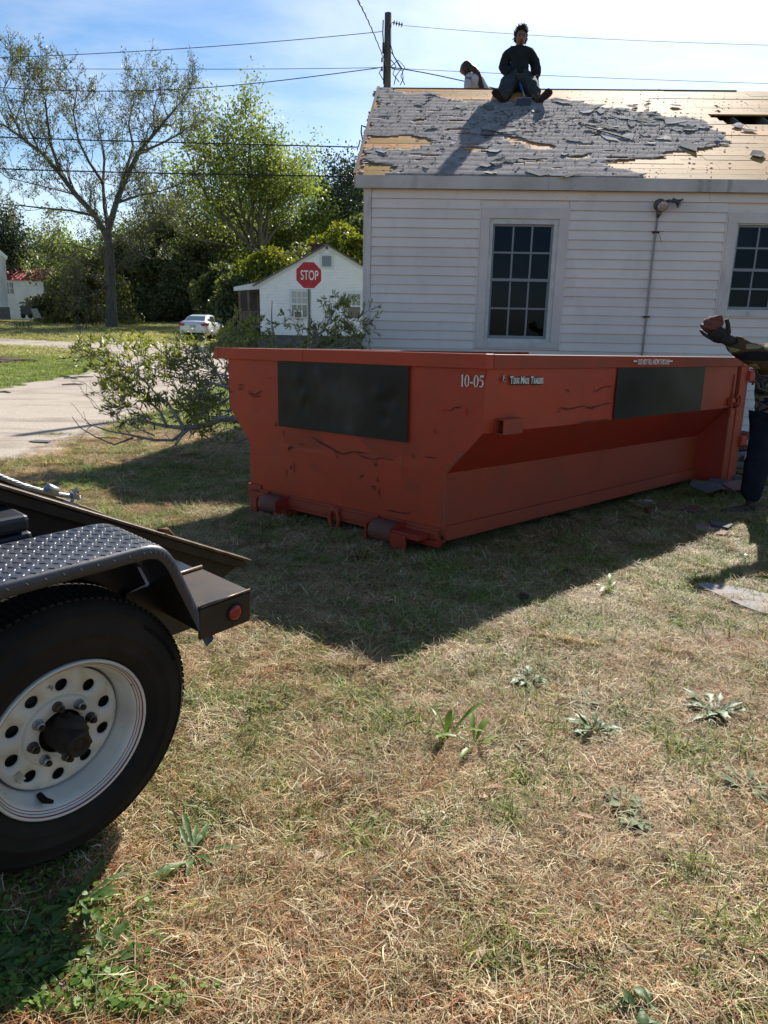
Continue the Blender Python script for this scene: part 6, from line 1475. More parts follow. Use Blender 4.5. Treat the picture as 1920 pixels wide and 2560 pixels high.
skin('shirt', Js, [e for e in body_E if e[0] in Js and e[1] in Js], shirt_m, rear, noise_amp=.012, nsc=9)
Jt = {k: J2[k] for k in ('pelvis', 'hl', 'kl', 'al', 'hr', 'kr', 'ar')}; skin('trousers', Jt, [e for e in body_E if e[0] in Jt and e[1] in Jt], navy_m, rear)
for a in ('al', 'ar'):
    p = Vector(J2[a][0]); boot(rear, p + Vector((.05, .0, -.08)), p + Vector((-.28, .0, -.12)), p + Vector((0, 0, .03)), .13)
head(rear, rp(388, 705, DV), -HU - ZZ * .5 - HV * .1, ZZ - HU * .35, .98 * HS, hair=False, beard=False)
mb = MB(); V_, F_ = blob(rp(400, 695, DV), (.135, .125, .155), 18, 12, lambda d: 1 + .05 * MN.noise(d * 6)); mb.add(V_, F_)
br = [rp(x, y, DV - .12) for x, y in ((440, 680), (490, 710), (525, 750), (545, 800), (550, 850), (565, 900), (575, 940))]
mb.tube(br, [.064, .068, .058, .052, .046, .040, .034], 8)
for k in range(24):
    t = k / 23 * 5.99; i = int(t); p = br[i].lerp(br[min(i + 1, 6)], t - i); V_, F_ = blob(p + Vector(((-1) ** k * .018, -.02, 0)), (.044, .036, .046), 8, 6); mb.add(V_, F_)
mb.build('hair', mat('hair_brown', (.06, .035, .02), (.035, .022, .014), 50, .5, bump=.004), rear, smooth=True)
for a, b in (('el', 'wl'), ('er', 'wr')): hand(rear, J2[b][0], J2[b][0] - J2[a][0], ZZ, 1.3, skin_m, .5, 'hand')

# worker at the right edge holding up a piece of brick
PY = 6.55
C9 = lambda x, y: (1700 + .2532 * x, 780 + .2532 * y)
def wp(x, y, d=0): return atY(*C9(x, y), PY + d)
ft = wp(640, 1990, 0); worker = thing('person', (wp(800, 1990).x, PY, terr(0, PY)), 'worker in patched fleece and navy trousers at the right edge, holding up a brick', 'person')
camo = bpy.data.materials.new('patched_fleece'); camo.use_nodes = True; nt = camo.node_tree; N = nt.nodes; L = nt.links; bsd = N['Principled BSDF']; bsd.inputs['Roughness'].default_value = .95; bsd.inputs['Specular IOR Level'].default_value = .1
tcn = N.new('ShaderNodeTexCoord'); mpn = N.new('ShaderNodeMapping'); mpn.inputs['Scale'].default_value = (1.6, 1.6, 6.5); mpn.inputs['Rotation'].default_value = (0, .25, 0); n1 = N.new('ShaderNodeTexNoise'); n1.inputs['Scale'].default_value = 1.3; n1.inputs['Detail'].default_value = 1.5; rr = N.new('ShaderNodeValToRGB'); rr.color_ramp.interpolation = 'CONSTANT'
e = rr.color_ramp.elements; e[0].position = 0; e[0].color = (.017, .017, .022, 1); e[1].position = .36; e[1].color = (.075, .052, .028, 1)
for p_, c_ in ((.43, (.24, .21, .12, 1)), (.50, (.020, .020, .026, 1)), (.535, (.13, .13, .14, 1)), (.58, (.10, .08, .05, 1)), (.63, (.28, .25, .17, 1))): q = e.new(p_); q.color = c_
L.new(tcn.outputs['Object'], mpn.inputs[0]); L.new(mpn.outputs[0], n1.inputs['Vector']); L.new(n1.outputs['Fac'], rr.inputs['Fac']); L.new(rr.outputs[0], bsd.inputs['Base Color'])
n2 = N.new('ShaderNodeTexNoise'); n2.inputs['Scale'].default_value = 90; L.new(tcn.outputs['Object'], n2.inputs['Vector']); bp = N.new('ShaderNodeBump'); bp.inputs['Distance'].default_value = .012; L.new(n2.outputs['Fac'], bp.inputs['Height']); L.new(bp.outputs[0], bsd.inputs['Normal'])
J3 = dict(pelvis=(wp(935, 1100), (.13, .11)), belly=(wp(935, 880), (.20, .15)), chest=(wp(945, 620), (.205, .15)), top=(wp(985, 430), (.14, .10)), neck=(wp(1010, 330), .056), nk2=(wp(1015, 290), .05),
          sl=(wp(880, 450, -.10), .112), el=(wp(700, 420, -.10), .098), wl=(wp(480, 285, -.12), .066), sr_=(wp(1060, 440, .2), .08), er=(wp(1090, 720, .25), .06), wr=(wp(1040, 960, .15), .042),
          hl=(wp(870, 1110, -.08), .135), kl=(wp(770, 1460, -.06), .118), al=(wp(690, 1880, -.02), .098), hr=(wp(1010, 1110, .1), .105), kr=(wp(1080, 1460, .15), .080), ar=(wp(1120, 1900, .2), .055))
skin('body', {k: (v[0], tuple(q * .78 for q in v[1]) if hasattr(v[1], '__len__') else v[1] * .78) for k, v in J3.items()}, body_E, skin_m, worker)
Js = {k: J3[k] for k in up_keys}; Js['pelvis'] = (wp(928, 1085), (.205, .155)); Js = {k: (v[0], tuple(q * 1.08 for q in v[1]) if hasattr(v[1], '__len__') else v[1] * 1.12) for k, v in Js.items()}
skin('fleece_jacket', Js, [e_ for e_ in body_E if e_[0] in Js and e_[1] in Js], camo, worker, sub=3, noise_amp=.014, nsc=11)
Jt = {k: J3[k] for k in ('pelvis', 'hl', 'kl', 'al', 'hr', 'kr', 'ar')}; Jt['pelvis'] = (wp(935, 1045), (.165, .13)); skin('trousers', Jt, [e_ for e_ in body_E if e_[0] in Jt and e_[1] in Jt], navy_m, worker, sub=3, noise_amp=.020, nsc=9, seed=2)
head(worker, wp(1030, 190), -HU * .9 - HV * .2, ZZ, 1.0)
boot(worker, wp(735, 1985, 0), wp(400, 1990, -.06), wp(700, 1900, -.02), .105); boot(worker, wp(1165, 1975, .2), wp(880, 1990, .15), wp(1120, 1890, .2), .105)
hd_ = wp(330, 150, -.12) - wp(470, 265, -.12)
hand(worker, wp(462, 268, -.13), wp(300, 185, -.12) - wp(462, 268, -.12), ZZ * .62 + Vector((-.15, .75, 0)), 1.8, glove_m, .8, thumb=1)
hand(worker, J3['wr'][0], -ZZ, HU, 1.2, glove_m, .6)
c = wp(325, 108, -.14); bx = Vector((.93, .08, .30)).normalized(); by = Vector((0, 0, 1)).cross(bx).normalized(); bz = bx.cross(by); mb = MB(); br_ = random.Random(4)
V_, F_ = blob((0, 0, 0), (1, 1, 1), 16, 10)
for v in V_:
    m8 = (abs(v.x) ** 5 + abs(v.y) ** 5 + abs(v.z) ** 5) ** .2; v /= m8; q = 1 + .16 * MN.noise(v * 2.1) + (-.22 * max(0, -v.x - .2) * (1 if v.z > 0 else .3)); mb.v.append(tuple(c + bx * v.x * .082 * q + by * v.y * .052 * q + bz * v.z * .055 * q))
mb.f = [tuple(f) for f in F_]
bo = mb.build('brick_piece', brick_m, org=c); tag(bo, 'broken red brick held up in the worker\'s gloved hand above the dumpster corner', 'brick')

# ================================================================== DEBRIS ON THE GROUND
def slab(poly_px, th, mt, label, name, cat, group=None, lift=.012, tilt=0):
    P = [onground(x, y, 0) for x, y in poly_px]; P = [Vector((p.x, p.y, gz(p.x, p.y) + lift + tilt * i / len(P))) for i, p in enumerate(P)]
    mb = MB(); mb.prism(P, (0, 0, th)); o = mb.build(name, mt, org=P[0], bevel=.002); return tag(o, label, cat, group)
slab([(1740, 1470), (1762, 1468), (1800, 1471), (1850, 1480), (1925, 1500), (1980, 1512), (1975, 1560), (1900, 1548), (1855, 1532), (1800, 1505), (1760, 1487)], .008, shingle_m, 'long torn grey shingle strip lying on the grass at the right edge', 'shingle_strip', 'shingle', lift=.03, tilt=.012)
slab([(1733, 1320), (1760, 1319), (1820, 1340), (1810, 1349), (1770, 1345), (1738, 1333)], .008, shingle_red, 'pinkish shingle piece on the sunlit grass in front of the worker', 'shingle_piece', 'shingle', lift=.04)
slab([(1770, 1318), (1830, 1328), (1818, 1338), (1775, 1328)], .02, shingle_dk, 'dark curled shingle edge behind the pinkish piece', 'shingle_piece', 'shingle', lift=.05)
for i, (x, y, s, lab) in enumerate(((1822, 1240, .11, 'broken brick left of the worker\'s boot at the shadow edge'), (1725, 1288, .13, 'reddish brick fragment left of the boots in the grass'), (1912, 1282, .12, 'brick fragment right of the worker\'s boot at the frame edge'), (1430, 1318, .08, 'small dark red fragment in the dumpster shadow'), (1765, 1282, .06, 'small bright red brick chip near the worker\'s boot'), (1630, 1290, .1, 'brown fragment at the edge of the dumpster shadow'), (1918, 1100, .12, 'brick end showing behind the worker\'s knee'))):
    p = onground(x, y); p.z = gz(p.x, p.y) + s * .28; a = rnd.random() * 3
    mb = MB(); mb.box(p, (s * 1.6, s, s * .6), (Vector((math.cos(a), math.sin(a), .1)).normalized(), Vector((-math.sin(a), math.cos(a), 0)), ZZ), jit=s * .1); tag(mb.build('brick_fragment', brick_m, org=p, bevel=.004), lab, 'brick', 'brick fragments in the grass')
# heap of torn shingles against the wall behind the dumpster's end
k = 0
for (x, y, w, d_, tl, dk) in [(1850, 1085, .7, .45, .05, 1), (1880, 1095, .7, .4, .12, 1), (1835, 1110, .6, .5, -.1, 0), (1870, 1125, .7, .5, .15, 1), (1905, 1112, .5, .4, -.1, 0), (1848, 1140, .55, .4, .2, 0), (1885, 1150, .6, .5, -.15, 1), (1855, 1165, .5, .4, .1, 1), (1920, 1150, .6, .5, .1, 1), (1850, 1185, .5, .4, -.12, 2), (1895, 1185, .6, .4, .1, 1), (1870, 1205, .55, .4, .05, 1), (1840, 1215, .4, .3, .02, 2), (1800, 1208, .6, .35, .02, 1), (1760, 1215, .6, .3, -.02, 1), (1815, 1190, .5, .3, .05, 1)]:
    Yd = 10.9 - (y - 1085) / 130 * 3.7; c = atY(x, y, Yd); g_ = gz(c.x, c.y); c.z = max(c.z, g_ + .02)
    a = rnd.uniform(-.9, .9); ux = Vector((math.cos(a), math.sin(a), tl * 2.2)).normalized(); uy = Vector((-math.sin(a), math.cos(a), rnd.uniform(-.15, .25))).normalized(); uz = ux.cross(uy).normalized()
    mb = MB(); pts = []
    for q in range(5):
        t = 6.283 * q / 5 + rnd.uniform(-.5, .5); pts.append(c + ux * math.cos(t) * w * rnd.uniform(.22, .40) + uy * math.sin(t) * d_ * rnd.uniform(.4, .6))
    mb.prism(pts, uz * .012)
    k += 1; tag(mb.build('shingle_sheet', (shingle_m, shingle_dk, shingle_red)[dk], org=c), ('grey', 'dark', 'brownish')[dk] + ' shingle sheet ' + ('topmost in the heap by the wall' if y < 1100 else 'high in the heap by the wall' if y < 1135 else 'midway down the heap' if y < 1175 else 'at the foot of the heap') + (' tucked against the dumpster end' if x < 1845 else ' behind the worker\'s leg' if x > 1880 else ' between dumpster and worker' if x > 1865 else ''), 'shingle', 'heap of stripped shingles by the wall')
# crumpled clear plastic under the dumpster side, white glove-like rag
def crumple(px_, py_, sx, sy, sz, mt, name, label, cat, seed):
    p = onground(px_, py_); p.z = gz(p.x, p.y) + sz * .4; V_, F_ = blob(p, (sx, sy, sz), 14, 10, lambda d: 1 + .55 * MN.noise(d * 2.5 + Vector((seed, 0, 0))) + .25 * MN.noise(d * 7 + Vector((seed, 0, 0)))); mb = MB(); mb.add(V_, F_); tag(mb.build(name, mt, org=p), label, cat)
crumple(1600, 1262, .20, .10, .035, plastic_w, 'plastic_wrap', 'crumpled clear plastic wrap in the shadow beside the dumpster', 'plastic', 1)
crumple(1850, 1393, .045, .03, .025, plastic_w, 'paper_scrap', 'small crumpled white scrap in the worker\'s shadow on the grass', 'litter', 5)
crumple(1830, 1268, .04, .03, .03, plastic_w, 'paper_scrap', 'tiny pale scrap near the worker\'s boot at the shadow edge', 'litter', 8)
# pine cone
p = onground(1300, 1512); p.z = gz(p.x, p.y) + .04; mb = MB()
for r in range(9):
    for q in range(9):
        a = 6.283 * (q + .5 * (r % 2)) / 9; t = r / 8; rad = .042 * math.sin(math.pi * (.15 + .8 * t)) ; ax = Vector((1, .25, .1)).normalized(); u = ax.orthogonal().normalized(); w = ax.cross(u); rd = u * math.cos(a) + w * math.sin(a); c = p + ax * (t - .5) * .09
        mb.add([c + ax.cross(rd) * .009, c - ax.cross(rd) * .009, c + rd * rad - ax.cross(rd) * .007 + ax * .012, c + rd * rad + ax.cross(rd) * .007 + ax * .012], [(0, 1, 2, 3)])
tag(mb.build('pine_cone', mat('pine_cone', (.10, .06, .04), (.2, .14, .1), 30, .8), org=p), 'open brown pine cone at the edge of the dumpster shadow', 'pine cone')
for pts, r, lab in (([(1255, 1690), (1275, 1712), (1290, 1718)], .006, 'short pale curved stick beside the green rosette'), ([(1470, 1668), (1520, 1680), (1560, 1690)], .004, 'thin brown twig lying in the right middle of the lawn'), ([(1340, 2020), (1358, 2050), (1362, 2075)], .005, 'short brown twig left of the grey rosette')):
    P = [onground(x, y) for x, y in pts]; P = [Vector((q.x, q.y, gz(q.x, q.y) + .02)) for q in P]; mb = MB(); mb.tube(P, [r, r * .9, r * .5], 5); tag(mb.build('stick', dead_m, org=P[0]), lab, 'stick')
# flat scraps on the gravel drive
slab([(72, 1109), (92, 1105), (130, 1108), (122, 1113), (88, 1112)], .01, shingle_dk, 'dark flat scrap lying on the gravel drive', 'flat_scrap', 'litter', lift=.03)
p = onground(135, 1093); p.z = gz(p.x, p.y) + .04; mb = MB()
for q in range(14): a = rnd.random() * 6.28; leaf_geo(mb, p + Vector((rnd.gauss(0, .08), rnd.gauss(0, .04), 0)), a, .1, .04, .5, .6, 0, 3)
tag(mb.build('leaf_sprig', leaf_cut, org=p), 'small broken leafy sprig lying on the gravel drive', 'twig')
for i, (x0, y0, x1, y1) in enumerate(((160, 948, 235, 945), (155, 964, 210, 963), (0, 984, 28, 985), (150, 943, 195, 950))):
    P = [onground(x0, y0), onground((x0 + x1) / 2, (y0 + y1) / 2 - 1), onground(x1, y1)]; P = [Vector((q.x, q.y, gz(q.x, q.y) + .04)) for q in P]; mb = MB(); mb.tube(P, [.02, .028, .01], 5); tag(mb.build('stick', twig_m, org=P[0]), ('longest bare stick lying across the gravel drive', 'short straight stick just below the longest one on the drive', 'bare stick on the drive at the left edge', 'thin stick touching the longest one on the gravel')[i], 'stick')

# ================================================================== TREES
def leaves(name, pts, size, mt, parent, seed=0, asp=.55, drop=0.0):
    rs = np.random.RandomState(seed); P = np.asarray(pts, float); n = len(P)
    u = rs.normal(size=(n, 3)); u[:, 2] -= drop; u /= np.linalg.norm(u, axis=1)[:, None]; w = np.cross(u, rs.normal(size=(n, 3))); w /= np.linalg.norm(w, axis=1)[:, None] + 1e-9
    L_ = size * rs.uniform(.55, 1.35, n)[:, None]
    V_ = np.stack([P - u * L_ * .5, P + w * L_ * asp * .5, P + u * L_ * .5, P - w * L_ * asp * .5], 1).reshape(-1, 3)
    F_ = np.arange(n * 4).reshape(-1, 4)
    return np_mesh(name, V_, F_, mt, parent)
def limb_path(p, d, L_, rs, up=.15, wander=.16, n=6):
    P = [p.copy()]; d = d.normalized()
    for i in range(n): d = (d + Vector((rs.gauss(0, wander), rs.gauss(0, wander), rs.gauss(0, wander * .7) + up / n))).normalized(); p = p + d * (L_ / n); P.append(p.copy())
    return P, d
def grow(mb, tips, p, d, L_, r, lvl, rs, kids, ratio=.62, ang=.75, up=.25, minr=.012, wander=.16, start=.3):
    n = 7 if lvl == 0 else 5; P, dl = limb_path(p, d, L_, rs, up, wander, n); m = len(P)
    rad = [max(minr, r * (1 - .72 * i / (m - 1))) for i in range(m)]
    mb.tube(P, rad, 7 if r > .15 else (5 if r > .05 else 3), cap=False)
    if lvl >= len(kids): tips.append(P); return
    for k in range(kids[lvl]):
        t = start + (1 - start) * (k + rs.random()) / kids[lvl]; i = min(m - 2, int(t * (m - 1))); f = t * (m - 1) - i; q = P[i].lerp(P[i + 1], f); dd = (P[i + 1] - P[i]).normalized()
        o = dd.orthogonal().normalized(); o = Matrix.Rotation(rs.random() * 6.283, 3, dd) @ o; a = ang * rs.uniform(.6, 1.25); nd_ = (dd * math.cos(a) + o * math.sin(a)).normalized()
        grow(mb, tips, q, nd_, L_ * ratio * rs.uniform(.7, 1.2) * (1.15 - .5 * t), max(minr, rad[i] * .55), lvl + 1, rs, kids, ratio, ang, up, minr, wander, .2)
    grow(mb, tips, P[-1], dl, L_ * ratio * .8, rad[-1], lvl + 1, rs, kids, ratio, ang, up, minr, wander, .2)
def tip_points(tips, per, spread, rs):
    out = []
    for P in tips:
        for _ in range(per):
            t = rs.random() * (len(P) - 1); i = int(t); q = P[i].lerp(P[min(i + 1, len(P) - 1)], t - i); out.append((q.x + rs.gauss(0, spread), q.y + rs.gauss(0, spread), q.z + rs.gauss(0, spread)))
    return out
def leafy_tree(name, px_, Y, top_py, label, group, lm, seed, kids=(6, 5, 4), per=22, lsize=.2, spread=.32, trunk_f=.35, r=.3, lean=(0, 0), ang=.7, up=.35, base=None, fill=0, crown_w=1.0, L0=None, cat='tree'):
    rs = random.Random(seed); x = atY(px_, 700, Y).x; zb = terr(x, Y) if base is None else base; H = atY(px_, top_py, Y).z - zb
    t = thing(name, (x, Y, zb), label, cat, group)
    mb = MB(); tips = []; th = H * trunk_f; P = [Vector((x, Y, zb - .2)), Vector((x + lean[0] * .3, Y, zb + th * .5)), Vector((x + lean[0], Y + lean[1], zb + th))]
    mb.tube(P, [r * 1.25, r, r * .85], 9, cap=False)
    n = kids[0]
    for k in range(n):
        a = 6.283 * (k + rs.random() * .7) / n; tilt = rs.uniform(.12, .62) * crown_w if k else .05; d = Vector((math.sin(tilt) * math.cos(a), math.sin(tilt) * math.sin(a), math.cos(tilt)))
        grow(mb, tips, P[-1] + Vector((0, 0, -rs.random() * th * .25)), d, (L0 or (H - th) * .62) * rs.uniform(.75, 1.1), r * .5, 0, rs, kids[1:], .60, ang, up, .014 * Y / 60)
    mb.build('trunk', bark_m, t, smooth=True)
    leaves('crown', tip_points(tips, per, spread, rs), lsize, lm, t, seed)
    return t, tips
G = 'trees along the edge of the field'
# big half-leafed pecan with a forked trunk, its limbs following the photo
PYc = 62.0
def pc(x, y, d=0): return atY(x * 1.1573, y * 1.1573, PYc + d)
b = pc(240, 694); pec = thing('pecan_tree', (b.x, PYc, terr(b.x, PYc)), 'huge spreading tree with a forked trunk and sparse new leaves, tallest at left', 'tree', G)
rs = random.Random(11); mb = MB(); tips = []
zb = terr(b.x, PYc)
tr_ = [Vector((b.x, PYc, zb - .3)), pc(240, 650), pc(239, 600), pc(236, 540), pc(232, 500)]; mb.tube(tr_, [.55, .43, .40, .36, .34], 12, cap=False)
limbs = [([(234, 510), (205, 460), (165, 410), (130, 355), (85, 305), (45, 265), (10, 245), (-40, 230)], .28, 0), ([(130, 355), (110, 290), (100, 230), (98, 185), (80, 140)], .14, -1), ([(236, 500), (225, 440), (222, 380), (228, 320), (215, 250), (200, 190)], .20, 2),
         ([(234, 500), (250, 430), (268, 370), (300, 310), (335, 255), (370, 215), (395, 185)], .26, 0), ([(268, 370), (285, 300), (280, 240), (290, 180), (280, 150)], .14, 2), ([(300, 310), (350, 290), (385, 260), (405, 250)], .11, -1), ([(205, 460), (150, 450), (90, 440), (40, 435), (0, 430)], .12, 1),
         ([(222, 380), (190, 330), (170, 280), (160, 210), (165, 165)], .13, -2), ([(250, 430), (300, 410), (350, 400), (390, 380)], .12, 1), ([(238, 540), (265, 510), (300, 490), (340, 495)], .12, -1), ([(236, 560), (200, 540), (150, 525), (120, 530)], .10, 1), ([(238, 600), (270, 560), (300, 545), (320, 560)], .07, -2), ([(45, 265), (20, 200), (10, 160), (25, 120)], .09, 1), ([(85, 305), (60, 250), (50, 190), (60, 150)], .09, -1), ([(335, 255), (330, 210), (340, 180), (350, 165)], .09, 1), ([(165, 410), (120, 400), (60, 380), (20, 370)], .08, -2), ([(236, 620), (205, 600), (170, 590), (150, 600)], .05, 1), ([(238, 610), (215, 625), (200, 640), (175, 645)], .05, -1)]
for pts, r, dd in limbs:
    pts = [(x, y + max(0, 1 - y / 520) * 52) for x, y in pts]
    n = len(pts); P = [pc(x + rs.gauss(0, 2), y + rs.gauss(0, 2), dd * i * 1.1 + rs.gauss(0, .3)) for i, (x, y) in enumerate(pts)]
    if dd: P[0] = pc(*pts[0])
    mb.tube(P, [max(.03, r * (1 - .85 * i / (n - 1))) for i in range(n)], 7, cap=False)
    for i in range(1, n):
        for k in range(3 if i < 3 else 4):
            q = P[i - 1].lerp(P[i], rs.random()); dl = (P[i] - P[i - 1]).normalized(); o = Matrix.Rotation(rs.random() * 6.283, 3, dl) @ dl.orthogonal().normalized(); a = rs.uniform(.45, 1.0); d_ = dl * math.cos(a) + o * math.sin(a) + Vector((0, 0, .25))
            grow(mb, tips, q, d_, rs.uniform(1.7, 3.1), max(.03, r * .30 * (1 - .5 * i / n)), 0, rs, (5, 3), .55, .75, .25, .013, .22)
    grow(mb, tips, P[-1], P[-1] - P[-2], 2.0, .04, 0, rs, (6, 4), .55, .75, .3, .013, .22)
mb.build('trunk', bark_m, pec, smooth=True)
leaves('crown', tip_points(tips, 4, .14, rs), .19, leaf_olive, pec, 3, .45)
# tall oak-like tree
leafy_tree('tall_tree', 655, 78, 255, 'tall full crowned tree in fresh green, behind the small house', G, leaf_spring, 22, (11, 6, 5), 46, .34, .62, .38, .42, ang=.85, up=.20, crown_w=1.2, L0=9.6)
# other trees along the field, back to front
specs = [('pine_tree', 18, 84, 515, 'dark pine at the far left edge behind the barn', needle_m, (7, 5, 4), 40, .30, .6, .45, .35, 1.5),
         ('young_tree', 150, 80, 560, 'bright green low tree left of the pecan trunk', leaf_spring, (7, 5, 4), 24, .30, .5, .25, .2, 1.3),
         ('young_tree', 215, 78, 590, 'light green rounded tree beside the pecan trunk', leaf_mid, (7, 5, 4), 26, .30, .5, .2, .2, 1.5),
         ('bare_tree', 405, 72, 400, 'thin grey tree with few leaves right of the pecan', leaf_olive, (5, 5, 4), 5, .22, .3, .45, .2, .8),
         ('loose_tree', 470, 70, 430, 'loose olive tree between the pecan and the tall tree', leaf_olive, (6, 5, 5), 15, .24, .4, .3, .24, 1.2),
         ('loose_tree', 545, 66, 420, 'bronze tinted half leafed tree left of the tall trunk', leaf_brown, (6, 6, 4), 12, .24, .36, .35, .22, 1.1),
         ('loose_tree', 375, 76, 505, 'pale green tree behind the bare grey tree', leaf_mid, (7, 5, 4), 26, .28, .45, .25, .25, 1.3),
         ('loose_tree', 745, 68, 455, 'spring green tree right of the tall crowned tree', leaf_spring, (7, 5, 4), 20, .26, .4, .3, .22, 1.0),
         ('young_tree', 820, 72, 440, 'mid green slender tree left of the stripped roof', leaf_mid, (6, 5, 5), 20, .26, .36, .3, .22, .8),
         ('pine_tree', 900, 76, 345, 'tall dark pine half hidden behind the white house corner', needle_m, (8, 5, 4), 44, .26, .5, .35, .3, .9),
         ('pine_tree', 850, 80, 430, 'shorter dark pine left of the tall one', needle_m, (7, 5, 4), 36, .28, .5, .35, .28, .8),
         ('loose_tree', 620, 74, 480, 'dense green tree filling the gap behind the tall trunk', leaf_mid, (8, 5, 4), 30, .28, .5, .2, .28, 1.4),
         ('loose_tree', 700, 78, 500, 'dark green tree low behind the small house roof', leaf_dark, (8, 5, 4), 34, .30, .5, .2, .28, 1.4),
         ('loose_tree', 310, 82, 560, 'shaded green tree directly behind the pecan trunk', leaf_mid, (8, 5, 4), 34, .32, .5, .2, .28, 1.4),
         ('loose_tree', 480, 84, 520, 'dark green tree deep in the middle of the wood', leaf_dark, (8, 5, 4), 36, .34, .6, .2, .28, 1.5)]
for i, (nm, px_, Y, tp_, lab, lm, kids, per, ls, sp_, tf, r, cw) in enumerate(specs):
    kf = 1.32 if px_ > 100 else 1.1
    Y *= kf; ls *= kf; sp_ *= kf; r *= kf
    leafy_tree(nm, px_, Y, tp_, lab, G, lm, 100 + i, kids, int(per * 1.6), ls * 1.08, sp_ * 1.2, tf, r, crown_w=cw * 1.15)
# undergrowth: rounded masses with real depth
def bush(name, px_, Y, top_py, width, label, lm, seed, n=9000, ls=.28, group='bushes under the trees', base_z=None, depth=None, zmin=.0):
    rs = random.Random(seed); x = atY(px_, 700, Y).x; zb = terr(x, Y) if base_z is None else base_z; H = atY(px_, top_py, Y).z - zb; t = thing(name, (x, Y, zb), label, 'bush', group)
    dp_ = depth or width * .7; lumps = []
    for k in range(46):
        a = rs.random() * 6.283; rr_ = math.sqrt(rs.random()); hh = rs.random() ** .8; sh_ = math.sqrt(max(.05, 1 - hh ** 2.2)); lumps.append((x + math.cos(a) * rr_ * width / 2 * sh_, Y + math.sin(a) * rr_ * dp_ / 2 * sh_, zb + hh * H * .92, rs.uniform(.10, .2) * min(width, H * 1.4)))
    pts = []
    for k in range(n):
        l = lumps[rs.randrange(len(lumps))]; v = Vector((rs.gauss(0, 1), rs.gauss(0, 1), rs.gauss(0, 1))).normalized() * l[3] * rs.uniform(.55, 1.1); z = l[2] + v.z * .8
        if z < zb + zmin: z = zb + rs.random() * .6
        pts.append((l[0] + v.x, l[1] + v.y, z))
    mb = MB()
    for l in lumps[::3]: mb.tube([Vector((x + (l[0] - x) * .25, Y + (l[1] - Y) * .25, zb - .1)), Vector((x + (l[0] - x) * .7, Y + (l[1] - Y) * .7, zb + (l[2] - zb) * .5)), Vector(l[:3])], [.09, .06, .02], 5, cap=False)
    mb.build('stem', bark_m, t); leaves('foliage', pts, ls, lm, t, seed); return t
for i, (px_, Y, tpy, w, lab, lm, n) in enumerate([(175, 72, 672, 7.5, 'dark rounded bush right of the red roof', leaf_dark, 14000), (130, 74, 748, 4, 'green bush in front of the red roofed house', leaf_mid, 6000), (225, 68, 640, 7, 'bronze green shrub left of the pecan trunk', leaf_brown, 9000), (330, 68, 590, 10, 'tall dark thicket right of the pecan trunk', leaf_dark, 20000), (425, 66, 560, 10, 'tall olive dark thicket in the middle of the wood edge', leaf_dark, 20000),
                                                  (510, 64, 600, 9, 'dark evergreen mass left of the small house', leaf_dark, 18000), (300, 66, 700, 6, 'low shaded bush just right of the pecan trunk', leaf_dark, 7000), (570, 58, 660, 6, 'deep shaded bush by the porch', leaf_dark, 9000), (590, 52, 690, 4.4, 'yellow green bush beside the porch roof', leaf_olive, 8000), (675, 54, 625, 7, 'yellow green bush above the porch roof', leaf_yellow, 11000),
                                                  (770, 60, 610, 7, 'olive bush behind the small house roof', leaf_olive, 9000), (855, 52, 560, 6.4, 'bright yellow green bush behind the right roof slope', leaf_yellow, 12000), (905, 60, 540, 6, 'dark bush at the white house corner', leaf_dark, 8000), (10, 92, 640, 9, 'green bush behind the white barn', leaf_mid, 8000), (380, 84, 560, 16, 'wide shaded bush closing the wood behind', leaf_mid, 16000), (600, 86, 560, 18, 'wide dark bush closing the wood behind the tall tree', leaf_dark, 18000), (800, 88, 560, 18, 'wide green bush closing the wood at right', leaf_mid, 14000), (180, 90, 610, 18, 'wide light bush closing the wood at left', leaf_mid, 14000)]):
    if Y > 60: kf = 1.36 if px_ > 240 else 1.04; Y *= kf; w *= kf
    bush('bush', px_, Y, tpy, w, lab, lm, 300 + i, n, .26 + .0014 * Y)
# tree tops showing over the ridge
for i, (px_, tpy) in enumerate(((1450, 232), (1470, 218), (1522, 214), (1560, 228), (1578, 226))):
    leafy_tree('distant_tree', px_, 60, tpy, ('leftmost faint tree top over the ridge', 'fuller tree top over the ridge right of the seated man', 'tallest tree top poking over the ridge', 'faint tree top right of the tallest one over the ridge', 'rightmost small tree top over the ridge')[i], 'tree tops over the roof ridge', leaf_mid, 500 + i, (4, 4, 3), 16, .2, .25, .78, .12, L0=2.6)

# ================================================================== CUT LIMBS LYING BY THE DRIVE
def sprig_leaves(pts_dirs, size, parent, seed, name='foliage', mt=None):
    rs = np.random.RandomState(seed); n = len(pts_dirs); P = np.array([tuple(p) for p, d in pts_dirs]); D = np.array([tuple(d) for p, d in pts_dirs])
    u = D + rs.normal(size=(n, 3)) * .65; u /= np.linalg.norm(u, axis=1)[:, None]; w = np.cross(u, rs.normal(size=(n, 3)) + np.array([0, 0, .6])); w /= np.linalg.norm(w, axis=1)[:, None]; nn = np.cross(u, w); L_ = size * rs.uniform(.6, 1.3, n)[:, None]
    a = P; b1 = P + u * L_ * .45 + w * L_ * .14 + nn * L_ * .05; b2 = P + u * L_ * .45 - w * L_ * .14 + nn * L_ * .05; m = P + u * L_ * .5 - nn * L_ * .0; e = P + u * L_ * 1.0 - nn * L_ * .08
    V_ = np.stack([a, b1, m, b2, e], 1).reshape(-1, 3); base_ = np.arange(n)[:, None] * 5
    F_ = np.concatenate([base_ + np.array([[0, 2, 1, 1]])[:, [0, 1, 2]], base_ + np.array([[1, 2, 4]]), base_ + np.array([[0, 3, 2]]), base_ + np.array([[2, 3, 4]])]).astype(int)
    return np_mesh(name, V_, F_, mt or leaf_cut, parent)
